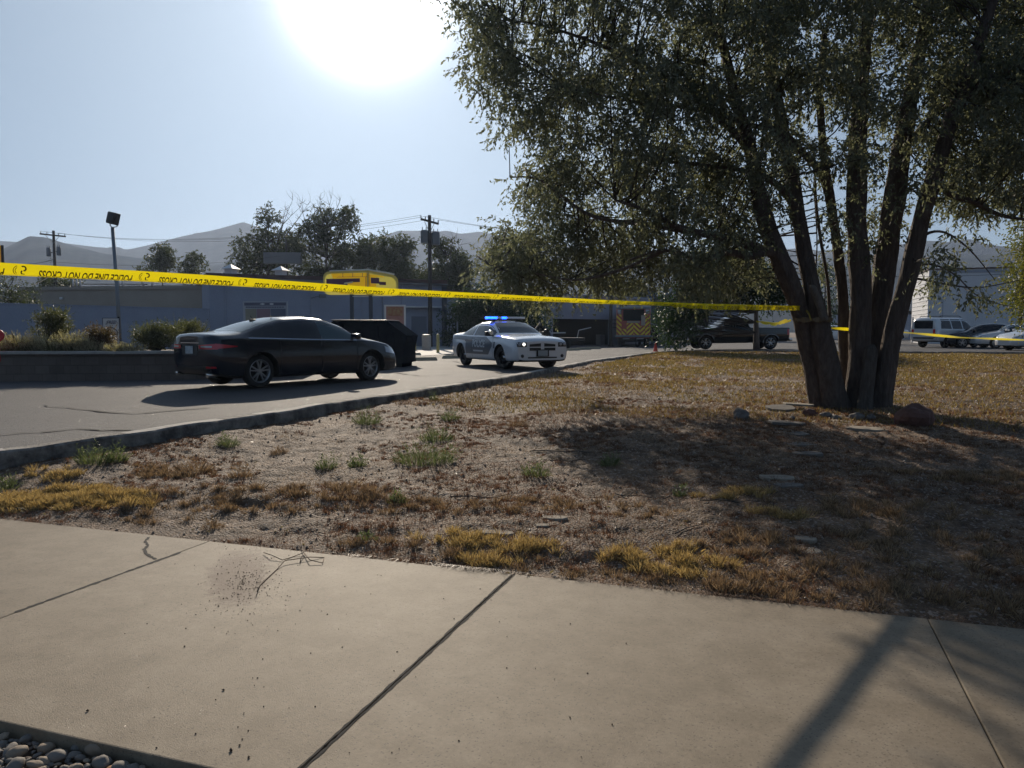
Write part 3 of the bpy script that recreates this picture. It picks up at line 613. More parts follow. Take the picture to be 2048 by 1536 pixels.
# ---- other trees ----
def bg_tree(name, label, cat, circ, dep, base, m, ncl, per=7, mm=9, L=.2, W=.085, group=None, sd=1.6, trunk_r=.22, bare=None, crad=(.4, .8), gz=None, length=.8, droop=.25, via=None):
    z = gz if gz is not None else .45
    a, b = ray(*base); p0 = WC(a * dep, dep, z - .1)
    t = empty(name, p0, 0, label, cat, group); T = Matrix.Translation(-p0)
    cs = sample_circles(circ, ncl, dep, sd); A = np.array(cs); top = A[:, 2].max(); cx = A.mean(0)
    trunk = [p0]; 
    tgt = Vector((float(cx[0]), float(cx[1]), float(top - .15 * (top - z)))); N = 8
    trunk = curve_pts(p0, tgt, N, 0, .03)
    if via: m_ = PD(via[0], via[1], dep); trunk = [p0.lerp(m_, k / 4) for k in range(4)] + [m_.lerp(tgt, k / 4) for k in range(5)]
    mb = MB(); mb.tube(trunk, list(np.linspace(trunk_r, trunk_r * .18, N + 1)), 8); mb.build('trunk', M['bark'], t, True, M=T)
    mb = MB(); TA = np.array(trunk[2:])
    for c in cs:
        dd = np.linalg.norm(TA - np.array(c), axis=1) + np.where(TA[:, 2] > c.z, 2.5, 0); q = Vector(TA[int(np.argmin(dd))])
        mb.tube(curve_pts(q, c, 4, .05, .08), [trunk_r * .22, trunk_r * .17, trunk_r * .12, trunk_r * .08, .012], 4, cap=False)
    if bare:
        for (x, y) in bare:
            e = PD(x, y, dep + random.uniform(-1, 1)); q = trunk[random.randrange(3, 7)]; cp = curve_pts(q, e, 7, .08, .06)
            mb.tube(cp, list(np.linspace(.08, .014, 8)), 4, cap=False)
            for k in range(3, 8):
                for _ in range(3):
                    e2 = cp[k] + Vector((random.gauss(0, .6), random.gauss(0, .6), random.uniform(.3, 1.5))); mb.tube(curve_pts(cp[k], e2, 3, 0, .1), [.025, .018, .012, .007], 3, cap=False)
    mb.build('branches', M['twig'], t, True, M=T)
    V1, F1, _, _ = sprays(A, rng.uniform(crad[0], crad[1], ncl), per, mm, length, droop, L, W)
    mesh_obj('foliage', V1 - np.array(p0), F1, m, t); return t
G1 = 'trees beyond the flat-roofed buildings'
BT = [('tall ragged tree with a bushy dark crown, left half of the tallest pair', [(540, 425, 16), (535, 450, 25), (500, 490, 30), (550, 490, 40), (560, 545, 52), (515, 540, 45), (480, 520, 22), (590, 500, 25)], 88, (550, 600), 110, [(600, 415), (585, 400), (615, 410), (640, 415), (570, 420)], .3),
 ('tall ragged tree with bare twigs on top, right half of the tallest pair', [(640, 430, 22), (660, 455, 32), (692, 440, 20), (620, 470, 35), (645, 510, 45), (707, 462, 10), (645, 560, 50), (690, 500, 18)], 86, (640, 600), 120, [(600, 408), (640, 400), (680, 402), (705, 412), (662, 398)], .3),
 ('rounded dark tree just right of the tallest pair', [(722, 480, 14), (728, 510, 30), (742, 535, 26)], 84, (735, 600), 45, None, .2),
 ('thin upright tree left of the narrow poplar', [(772, 476, 12), (775, 505, 20), (785, 540, 22)], 82, (783, 600), 34, None, .15),
 ('narrow poplar-like tree with a pointed top', [(806, 466, 7), (806, 485, 11), (807, 510, 13), (803, 545, 18)], 82, (806, 600), 34, None, .14),
 ('loose tree behind the utility pole with two large transformers', [(872, 488, 18), (892, 505, 22), (915, 525, 22), (925, 550, 22), (870, 530, 24), (900, 565, 34), (850, 560, 20)], 80, (895, 610), 90, [(905, 480), (918, 490)], .22),
 ('small round tree above the tan building, left one', [(325, 512, 20), (330, 528, 18), (300, 530, 10), (287, 548, 10)], 95, (322, 575), 32, None, .18),
 ('small round tree above the tan building, right one', [(388, 527, 16), (405, 530, 9), (378, 545, 18)], 95, (385, 575), 24, None, .15),
 ('low tree showing over the roof beside the left utility pole', [(100, 566, 14), (125, 572, 10), (142, 570, 11)], 78, (118, 590), 22, None, .14),
 ('olive tree above the roof of the grey garage building', [(1240, 592, 18), (1275, 588, 20), (1295, 600, 14)], 80, (1265, 640), 40, None, .18)]
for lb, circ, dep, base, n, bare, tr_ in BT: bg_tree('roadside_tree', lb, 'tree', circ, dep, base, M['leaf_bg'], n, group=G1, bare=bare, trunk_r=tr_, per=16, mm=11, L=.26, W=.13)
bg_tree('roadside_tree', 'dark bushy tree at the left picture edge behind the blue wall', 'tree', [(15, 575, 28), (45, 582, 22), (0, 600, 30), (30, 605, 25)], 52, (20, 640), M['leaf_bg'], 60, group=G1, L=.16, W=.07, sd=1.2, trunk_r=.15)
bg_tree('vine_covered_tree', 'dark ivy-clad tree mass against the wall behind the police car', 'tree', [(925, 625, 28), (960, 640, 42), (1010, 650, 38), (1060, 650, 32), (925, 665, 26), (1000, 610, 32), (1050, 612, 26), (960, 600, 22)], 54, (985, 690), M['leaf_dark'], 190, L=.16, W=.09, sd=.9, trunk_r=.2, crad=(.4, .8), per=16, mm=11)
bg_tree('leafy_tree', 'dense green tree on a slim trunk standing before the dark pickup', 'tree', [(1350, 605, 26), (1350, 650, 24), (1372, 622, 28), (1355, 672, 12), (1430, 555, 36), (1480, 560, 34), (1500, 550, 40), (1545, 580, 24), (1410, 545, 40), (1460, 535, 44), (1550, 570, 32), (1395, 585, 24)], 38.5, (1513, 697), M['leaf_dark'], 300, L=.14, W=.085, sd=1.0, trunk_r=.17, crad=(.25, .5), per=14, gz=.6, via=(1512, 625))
bg_tree('yellowing_tree', 'yellow-green tree at the right picture edge', 'tree', [(2075, 500, 34), (2055, 585, 26), (2085, 550, 42), (2036, 600, 12), (2085, 455, 30), (2075, 622, 18)], 27, (2080, 700), M['leaf_yellow'], 170, L=.10, W=.055, sd=1.1, trunk_r=.12, crad=(.25, .5), per=9, gz=.5)
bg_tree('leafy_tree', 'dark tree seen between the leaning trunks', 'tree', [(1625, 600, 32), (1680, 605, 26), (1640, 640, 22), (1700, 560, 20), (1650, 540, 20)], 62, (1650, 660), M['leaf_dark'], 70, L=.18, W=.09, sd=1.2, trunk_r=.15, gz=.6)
# ---- planter shrubs ----
def clump(name, label, cat, p, n, h, wd, m, blade_w=.006, seeds=False, lean=.35, group=None, tw=.5):
    t = n; a = rng.uniform(0, 6.283, t); r = wd * np.sqrt(rng.random(t)); base = np.stack([p[0] + r * np.cos(a) * tw, p[1] + r * np.sin(a) * tw, np.full(t, p[2] - .02)], 1)
    H = h * rng.uniform(.5, 1.05, t) * (1 - .35 * (r / wd) ** 2); dr = np.stack([np.cos(a), np.sin(a), np.zeros(t)], 1) * (lean * r / wd)[:, None] + rng.normal(size=(t, 3)) * .10; dr[:, 2] = 1; dr = unit(dr)
    sd = unit(np.cross(dr, rng.normal(size=(t, 3)))) * blade_w * .5
    mid = base + dr * (H * .55)[:, None]; tip = base + dr * H[:, None] + np.stack([np.cos(a), np.sin(a), -.3 * np.ones(t)], 1) * (H * .18)[:, None]
    V = np.stack([base - sd, base + sd, mid + sd * .8, tip, mid - sd * .8], 1); Fc = (np.arange(t)[:, None] * 5 + np.arange(5)[None]); V = V.reshape(-1, 3)
    o = mesh_obj(name, V - np.array(p), Fc, m); o.location = p; tag(o, label, cat, group)
    if seeds:
        k = rng.choice(t, int(t * seeds)); P = []; D = []
        for q in range(9): f = .72 + .035 * q; P.append(base[k] + (tip[k] - base[k]) * f); D.append(unit(dr[k] + rng.normal(size=(len(k), 3)) * .6))
        P = np.concatenate(P); D = np.concatenate(D); V1, F1 = leaf_quads(P, D, np.full(len(P), .035), np.full(len(P), .014)); mesh_obj('seed_heads', V1 - np.array(p), F1, M['seed'], o)
    return o
M['pale_grass'] = leaf_mat('pale_grass', (.10, .10, .05), (.34, .30, .20), .4, tint=(1.2, 1.2, .8))
M['seed'] = leaf_mat('seed_head', (.28, .23, .17), (.50, .44, .35), .3)
M['blade_green'] = leaf_mat('blade_green', (.045, .065, .02), (.12, .14, .05), .35)
M['blade_straw'] = leaf_mat('blade_straw', (.13, .090, .055), (.44, .33, .21), .3, tint=(1.25, 1.1, .85))
M['blade_brown'] = leaf_mat('blade_brown', (.06, .037, .022), (.27, .165, .10), .3, tint=(1.3, 1.0, .8))
M['blade_gold'] = leaf_mat('blade_gold', (.21, .145, .065), (.62, .50, .28), .4, tint=(1.3, 1.15, .7))
M['blade_lawn'] = leaf_mat('blade_lawn', (.10, .085, .03), (.34, .24, .10), .4, tint=(1.3, 1.25, .7))
M['weed'] = leaf_mat('weed_leaf', (.10, .125, .06), (.21, .225, .125), .35, tint=(1.15, 1.25, .7))
M['shrub'] = leaf_mat('shrub_leaf', (.045, .052, .028), (.13, .13, .07), .35)
M['shrub_red'] = leaf_mat('shrub_rust', (.06, .05, .025), (.15, .085, .05), .3)
PZt = 1.05
def shrub(name, label, px, py, rx, ry, dep, m, n, L=.05, group=None):
    c = PD(px, py, dep); k = 46
    cs = np.array([c + RV * (rx * random.gauss(0, .42)) + FV * (rx * random.gauss(0, .35)) + UZ * (ry * random.uniform(-.9, .62)) for _ in range(k)])
    base = Vector((c.x, c.y, PZt)); t = empty(name, base, 0, label, 'shrub', group); mb = MB()
    for q in cs: mb.tube(curve_pts(base, Vector(q), 4, .05, .08), [.014, .011, .009, .007, .004], 4, cap=False)
    mb.build('stems', M['twig'], t, True, M=Matrix.Translation(-base))
    V1, F1, V2, F2 = sprays(cs, rng.uniform(.10, .2, k), n, 11, .22, -.35, L, L * .42)
    mesh_obj('foliage', V1 - np.array(base), F1, m, t); mesh_obj('leaf_stems', V2 - np.array(base), F2, M['seed'], t)
shrub('tall_shrub', 'tall feathery olive shrub in the planter behind the block wall', 102, 650, .42, .42, 19.2, M['shrub'], 15)
shrub('rusty_shrub', 'rusty red-brown bush in the planter below the FREE poster', 200, 680, .34, .22, 19.0, M['shrub_red'], 13)
shrub('green_shrub', 'dark green bush in the planter left of the black sedan boot', 312, 676, .55, .24, 19.4, M['shrub'], 22)
shrub('green_shrub', 'low green bush partly hidden by the sedan rear window', 378, 668, .35, .2, 20.5, M['shrub'], 12)
for k, (x, y, h, n_) in enumerate([(5, 700, .35, 260), (40, 700, .42, 300), (75, 700, .38, 280), (110, 700, .42, 320), (140, 700, .45, 320), (165, 700, .36, 260), (235, 702, .25, 200), (262, 703, .22, 160), (185, 702, .25, 180)]):
    q = PD(x, y, 18.45 + .1 * (k % 3)); q.z = PZt
    lbs = ['feathery grass clump at the far left end of the planter', 'second feathery grass clump from the left end of the planter', 'feathery grass clump left of the tall shrub foot', 'feathery grass clump in front of the tall olive shrub', 'feathery grass clump right of the tall shrub foot', 'feathery grass clump left of the rusty bush', 'short grass clump right of the rusty bush', 'shortest grass clump left of the dark green bush', 'short grass clump in front of the rusty bush']
    clump('ornamental_grass', lbs[k], 'grass clump', q, int(n_ * 1.3), h * 1.45, .42, M['pale_grass'], .012, .6, .45, 'ornamental grasses in the planter')

# ---- yard grass ----
def yard_blades(name, u, v, h, wd, m, lean=.5):
    n = len(u); z = yard_z(u, v); P = np.stack([u, v, z - .004], 1)
    dr = rng.normal(size=(n, 3)) * lean; dr[:, 2] = 1; dr = unit(dr); sd = unit(np.cross(dr, rng.normal(size=(n, 3)))) * (wd * .5)[:, None]
    T = P + dr * h[:, None]; V = np.stack([P - sd, P + sd, T], 1).reshape(-1, 3)
    return tag(mesh_obj(name, V, np.arange(3 * n).reshape(-1, 3), m), kind='stuff')
def inyard(u, v, e=.15): return (u > curb_u(v) + e) & (v > VF + .02) & (v < 39.3)
def camdist(u, v): return -np.sin(YAW) * u + np.cos(YAW) * v
def straw_field(n, v0, v1, thr, hmin, hmax, w0, u0, u1, m, name, pw=1.0, lean=.8, s=31, tuft=3.0):
    v = v0 + (v1 - v0) * rng.random(n) ** pw; u = rng.uniform(u0, u1, n)
    f = fbm(u * .7, v * .7, 4, s) + .35 * (vn(u * tuft, v * tuft, s + 3) - .5) + np.clip(u, -6, 8) * .013
    k = inyard(u, v) & (f > thr + rng.normal(size=n) * .03); u, v = u[k], v[k]; d = camdist(u, v)
    return yard_blades(name, u, v, rng.uniform(hmin, hmax, len(u)) * (1 + d * .01), w0 * (1 + np.maximum(d - 6, 0) * .16), m, lean)
straw_field(170000, VF, 13, .47, .02, .06, .0035, -8, 10, M['blade_brown'], 'dry_grass', 1.5)
straw_field(120000, VF, 13, .52, .015, .05, .0035, -8, 10, M['blade_straw'], 'dry_grass', 1.5, 1.2, 57)
straw_field(190000, 12, 39.3, .38, .03, .07, .007, -7, 32, M['blade_straw'], 'dry_grass', 1.2, .9, 31, 1.2)
straw_field(190000, 12, 39.3, .36, .04, .09, .007, -6, 32, M['blade_lawn'], 'lawn_grass', 1.0, .6, 77, 1.0)
# tufts: blades fanning out from many small crowns
def tufts(name, cu_, cv_, rad, per, h, m, wd=.0042):
    n = len(cu_) * per; k = np.repeat(np.arange(len(cu_)), per); a = rng.uniform(0, 6.283, n); r = np.abs(rng.normal(size=n)) * .55 * rad[k]
    u = cu_[k] + r * np.cos(a); v = cv_[k] + r * np.sin(a); ok = inyard(u, v, .05); u, v, a, r, k = u[ok], v[ok], a[ok], r[ok], k[ok]; n = len(u)
    P = np.stack([u, v, yard_z(u, v) - .006], 1); out = np.clip(r / rad[k], 0, 1.3) * .75 + rng.random(n) * .25
    dr = np.stack([np.cos(a) * out, np.sin(a) * out, np.ones(n)], 1) + rng.normal(size=(n, 3)) * .22; dr = unit(dr); H = h[k] * rng.uniform(.45, 1.1, n)
    w_ = wd * (1 + np.maximum(camdist(u, v) - 6, 0) * .12); sd = unit(np.cross(dr, rng.normal(size=(n, 3)))) * (w_ * .5)[:, None]; M_ = P + dr * (H * .6)[:, None]
    T = P + dr * H[:, None]; T[:, 2] -= H * .18; V = np.stack([P - sd, P + sd, M_ + sd * .7, T, M_ - sd * .7], 1).reshape(-1, 3)
    return tag(mesh_obj(name, V, np.arange(5 * n).reshape(-1, 5), m), kind='stuff')
M['blade_pale'] = leaf_mat('blade_pale', (.16, .14, .085), (.44, .38, .27), .4, tint=(1.2, 1.15, .9))
def patches(lst, dens):
    uu = []; vv = []
    for px, py, ru, rvv in lst:
        q = PG(px, py, zy); n = max(3, int(dens * ru * rvv * 3.14)); a = rng.uniform(0, 6.283, n); r = np.sqrt(rng.random(n)) * (1 + .22 * rng.normal(size=n))
        uu.append(q.x + r * ru * np.cos(a)); vv.append(q.y + r * rvv * np.sin(a))
    uu = np.concatenate(uu); vv = np.concatenate(vv); k = inyard(uu, vv, .03) & (vn(uu * 7, vv * 7, 4) > .28); return uu[k], vv[k]
GP = [(70, 1000, .55, .3), (150, 995, .55, .3), (215, 1005, .4, .25), (110, 948, .28, .16), (20, 1005, .35, .25), (905, 1078, .26, .14), (975, 1090, .24, .14), (1055, 1090, .22, .1), (965, 1122, .26, .09), (1250, 1110, .22, .12), (1320, 1125, .30, .17), (1390, 1130, .30, .18), (1350, 1095, .15, .1),
      (1430, 990, .16, .10), (1485, 985, .20, .11), (1530, 1022, .16, .08), (1570, 1030, .15, .08), (1050, 1098, .1, .05)]
u, v = patches(GP, 330); n = len(u); tufts('golden_grass', u, v, rng.uniform(.025, .06, n), 55, rng.uniform(.05, .12, n), M['blade_gold'], .0034)
SP = [(1400, 1150, .7, .2), (1650, 1130, .9, .4), (1880, 1180, .5, .25), (1750, 1020, .8, .4), (600, 985, .9, .35), (420, 1000, .8, .3), (1000, 1120, .6, .15), (1150, 1010, .8, .3), (350, 945, .6, .3), (1300, 1160, .8, .1), (1950, 1210, .6, .1), (1550, 1190, .7, .12), (750, 1090, .4, .12), (1480, 1080, .5, .2), (800, 1000, .8, .3), (300, 1030, .5, .15), (1850, 1080, .8, .4), (1950, 950, .8, .4)]
u, v = patches(SP, 60); n = len(u); tufts('dry_grass', u, v, rng.uniform(.04, .09, n), 70, rng.uniform(.05, .10, n), M['blade_straw'], .0038)
n = 14000; v = VF + 10 * rng.random(n) ** 1.2; u = rng.uniform(-8, 9, n); f = fbm(u * 1.3, v * 1.3, 4, 91) + np.clip(u, -5, 6) * .012; k = inyard(u, v) & (f > .45); u, v = u[k], v[k]; n = len(u)
tufts('dry_grass', u, v, rng.uniform(.03, .07, n), 30, rng.uniform(.02, .055, n), M['blade_brown'], .004)
n = 5000; v = 12 + 27 * rng.random(n); u = rng.uniform(-7, 30, n); f = fbm(u * .5, v * .5, 4, 93); k = inyard(u, v) & (f > .46); u, v = u[k], v[k]; n = len(u)
tufts('dry_grass', u, v, rng.uniform(.06, .14, n), 36, rng.uniform(.04, .09, n), M['blade_brown'], .005)
# weeds: each plant its own object
WD = [(735, 848, .20, .22, 'pale green weed clump just below the kerb under the police car'), (872, 878, .20, .24, 'broad pale green weed clump in mid yard, right of the first clump'), (900, 840, .15, .16, 'dark green weed behind the broad mid-yard clump'), (850, 925, .16, .42, 'wide low green weed patch in the middle of the bare yard'),
      (190, 922, .22, .20, 'leafy green weed against the kerb at the left, tallest there'), (235, 920, .18, .12, 'thin green weed right of the leafy kerb weed'), (457, 888, .14, .14, 'green weed beside the kerb below the sedan shadow'), (652, 936, .15, .12, 'dark green tuft left of the mid-yard weeds'), (715, 934, .13, .10, 'green tuft with thin stems beside the dark tuft'),
      (1072, 950, .14, .15, 'green leafy weed left of the tree shadow'), (795, 998, .10, .10, 'small dark green weed with a rosette in front of the wide patch'), (1035, 850, .13, .18, 'yellowish weed patch near the kerb left of the tree shadow'), (735, 1078, .07, .08, 'small bright green weed near the sidewalk'), (12, 968, .16, .16, 'green weed at the left picture edge under the kerb'),
      (385, 940, .18, .22, 'dry tan weed with feathery stems at left'), (480, 950, .13, .14, 'dry yellow weed right of the feathery tan weed'), (1220, 930, .15, .12, 'thin tall weed at the left rim of the tree shadow'), (868, 800, .16, .05, 'single upright stalk beside the kerb'), (560, 905, .09, .12, 'low brownish weed between kerb and bare soil'), (1360, 985, .10, .04, 'slender weed stalk behind the golden clump'), (425, 1050, .08, .10, 'small dull weed close to the sidewalk at left')]
for px, py, h, wd, lb in WD:
    q = PG(px, py, zy); q.z = ysurf(q.x, q.y); dry = 'tan' in lb or 'yellow' in lb or 'brownish' in lb or 'dull' in lb
    t = int(200 + 2600 * wd); o = clump('weed', lb, 'weed', q, t // 3, h, wd, M['blade_straw'] if dry else M['weed'], .005, False, .7, 'weeds growing in the yard', .8)
    cs = np.array([q + Vector((random.gauss(0, wd * .4), random.gauss(0, wd * .4), random.uniform(.1, .75) * h)) for _ in range(max(5, int(wd * 90)))])
    V1, F1, V2, F2 = sprays(cs, np.full(len(cs), .02), 3, 8, h * .45, -.5, .022 if not dry else .018, .009); mesh_obj('leaves', V1 - np.array(q), F1, M['blade_straw'] if dry else M['weed'], o)
# fallen leaves and straw bits
n = 6000; v = VF + 10 * rng.random(n) ** 1.4; u = rng.uniform(-7, 8, n); k = inyard(u, v) & (rng.random(n) < .25 + .75 * sm(u, -2, 4)); u, v = u[k], v[k]
P = np.stack([u, v, yard_z(u, v) + .006], 1); D = rng.normal(size=(len(u), 3)); D[:, 2] *= .25; V1, F1 = leaf_quads(P, unit(D), rng.uniform(.02, .05, len(u)), rng.uniform(.008, .018, len(u)))
tag(mesh_obj('fallen_leaves', V1, F1, leaf_mat('fallen_leaf', (.08, .05, .03), (.34, .26, .17), .2)), kind='stuff')
# straggly roots and straw hanging over the walk edge
u = np.concatenate([rng.normal(PZ(a, b, 0).x, s_, c_) for a, b, s_, c_ in [(890, 1150, .10, 40), (960, 1140, .12, 120), (1250, 1170, .5, 160), (1540, 1195, .3, 120), (60, 1050, .3, 60), (1900, 1245, .4, 60), (760, 1110, .3, 30)]])
n = len(u); P = np.stack([u, np.full(n, VF + .02), np.full(n, .012)], 1); D = np.stack([rng.normal(size=n) * .6, -np.abs(rng.normal(size=n)) - .2, rng.uniform(-.05, .35, n)], 1); D = unit(D)
L = rng.uniform(.04, .14, n); sd = unit(np.cross(D, np.array([0, 0, 1.]))) * .0016; T = P + D * L[:, None]; T[:, 2] = np.maximum(T[:, 2] - L * .15, .006)
tag(mesh_obj('straw_wisps', np.stack([P - sd, P + sd, T], 1).reshape(-1, 3), np.arange(3 * n).reshape(-1, 3), M['blade_brown']), kind='stuff')

# ---- stones ----
FS = [mat('flagstone_buff', (.19, .155, .115), .9, n=(9, (.30, .255, .195)), bump=(22, .5, .01)), mat('flagstone_grey', (.11, .095, .08), .9, n=(9, (.18, .155, .13)), bump=(22, .5, .01))]
def flag(px, py, sx, sy, th, rz, lb, m=0, lift=0, tilt=0):
    q = PG(px, py, zy); q.z = ysurf(q.x, q.y) + lift - th * .62
    bm = bmesh.new(); N = 9; pts = []
    for k in range(N):
        a = 2 * math.pi * (k + .5) / N + random.uniform(-.12, .12); r = 1 / max(abs(math.cos(a)), abs(math.sin(a))) * random.uniform(.84, 1.04); pts.append(bm.verts.new((sx / 2 * r * math.cos(a), sy / 2 * r * math.sin(a), 0)))
    f = bm.faces.new(pts); e = bmesh.ops.extrude_face_region(bm, geom=[f]); [setattr(v, 'co', v.co + Vector((0, 0, th))) for v in e['geom'] if isinstance(v, bmesh.types.BMVert)]
    bmesh.ops.bevel(bm, geom=bm.edges[:], offset=.006, segments=1, affect='EDGES'); bmesh.ops.recalc_face_normals(bm, faces=bm.faces)
    me = bpy.data.meshes.new('flagstone'); bm.to_mesh(me); bm.free(); me.materials.append(FS[m]); o = bpy.data.objects.new('flagstone', me); C.objects.link(o)
    o.location = q; o.rotation_euler = (tilt, random.uniform(-.04, .04), rz); tag(o, lb, 'flagstone', 'flagstones of the old path to the tree')
flag(1568, 826, .62, .5, .05, .2, 'broad grey flagstone at the bottom of the pile left of the tree', 1); flag(1562, 822, .50, .42, .04, .5, 'grey flagstone lying on top of the pile left of the tree', 1, .055, .12)
flag(1597, 818, .5, .3, .03, .1, 'thin pale slab leaning on the right of the pile', 0, .08)
flag(1665, 838, 1.15, .22, .045, -.1, 'long thin buff slab edging the tree foot'); flag(1738, 856, .6, .35, .045, -.5, 'buff slab right of the long edging slab')
flag(1575, 848, .5, .35, .04, .3, 'grey flagstone in front of the pile', 1); flag(1580, 866, .5, .35, .04, .1, 'grey flagstone, second in front of the pile', 1); flag(1600, 888, .4, .3, .04, .4, 'narrow flagstone where the path bends right', 1); flag(1615, 906, .35, .25, .04, 0, 'small flagstone in deep shadow midway down the path', 1)
flag(1555, 958, .32, .24, .035, .2, 'flagstone in dappled light above the golden clumps', 0); flag(1580, 975, .28, .16, .03, .6, 'small flagstone sliver beside the dappled one', 1)
flag(1612, 1076, .17, .12, .035, .1, 'small square paver, farther of the pair near the sidewalk'); flag(1611, 1100, .24, .15, .035, .25, 'paver nearest the sidewalk in the path')
flag(995, 1066, .26, .14, .03, .3, 'buff stone half buried behind the golden clump'); flag(1112, 1036, .22, .12, .025, .1, 'buff stone half buried in brown grass'); flag(1090, 1052, .16, .09, .02, .6, 'small buff chip beside the half buried stone')
def rock(px, py, r, m, lb, sq=.7, k=0):
    q = PG(px, py, zy); q.z = ysurf(q.x, q.y); me = pebble_mesh(k + 11, r, r * .8, r * sq, m, 3, .45); me.name = 'rock'; me.polygons.foreach_set('use_smooth', [False] * len(me.polygons))
    o = bpy.data.objects.new('rock', me); C.objects.link(o); o.location = q + Vector((0, 0, r * sq * .45)); o.rotation_euler = (0, 0, k * 1.3); tag(o, lb, 'rock', 'rocks round the foot of the tree')
rr_ = mat('red_rock', (.10, .048, .036), .95, n=(5, (.17, .09, .07)), bump=(14, .7, .02)); rg_ = mat('grey_rock', (.11, .095, .085), .9, n=(6, (.19, .17, .15)), bump=(14, .7, .02))
rock(1832, 850, .30, rr_, 'large reddish boulder right of the tree foot', .72, 1); rock(1483, 838, .13, rg_, 'dark angular rock left of the flagstone pile', .8, 2)
rock(1652, 832, .10, rg_, 'grey rock touching the leftmost trunks', .6, 3); rock(1672, 834, .09, rg_, 'small grey rock before the second trunk', .6, 4); rock(1714, 834, .12, rg_, 'rounded grey rock before the middle trunk', .6, 5)
rock(1742, 834, .09, rg_, 'small rock in front of the cut stub', .6, 6); rock(1620, 832, .11, rr_, 'reddish rock between the pile and the trunks', .7, 7); rock(1584, 842, .05, rg_, 'fist-sized pale stone before the pile', .7, 8)
# twig lying on the walk
mb = MB()
for line in ([(1055, 650), (1085, 660), (1130, 680), (1170, 668), (1215, 650), (1208, 625), (1205, 600)], [(1215, 650), (1240, 680), (1290, 692), (1297, 670), (1240, 668), (1140, 682), (1110, 715), (1040, 780), (1028, 805)], [(1200, 690), (1206, 665), (1222, 655)]):
    mb.tube([PZ(x / 2, 780 + y / 2, .012 + .012 * math.sin(i * 1.7)) for i, (x, y) in enumerate(line)], .0032, 5)
tag(mb.build('fallen_twig', mat('dry_twig', (.12, .075, .045), .8), None, True), 'crooked dry twig lying on the sidewalk beside the dirt spill', 'twig')
mb = MB()
for i, (x, y, a, l) in enumerate([(900, 990, .3, .5), (1660 - 600, 905, .1, .7), (1230, 985, -.2, .35), (1100, 925, .5, .4), (930, 1010, 1.0, .3), (1400, 1000, .2, .5), (1350, 1065, .9, .3)]):
    q = PG(x, y, zy); e = q + Vector((math.cos(a) * l, math.sin(a) * l, 0)); cp = curve_pts(q, e, 6, 0, .08)
    tb = MB(); tb.tube([Vector((c.x, c.y, ysurf(c.x, c.y) + .012)) for c in cp], list(np.linspace(.006, .003, 7)), 5)
    tag(tb.build('fallen_stick', M['twig'], None, True), ['dark stick lying on bare soil in mid yard', 'long stick near the left rim of the tree shadow', 'short stick in the tree shadow left of the golden clumps', 'bent stick left of the tree shadow', 'thin stick near the sidewalk in mid yard', 'stick just above the golden clump in shadow', 'stick between golden clumps near the sidewalk'][i], 'stick', 'fallen sticks in the yard')
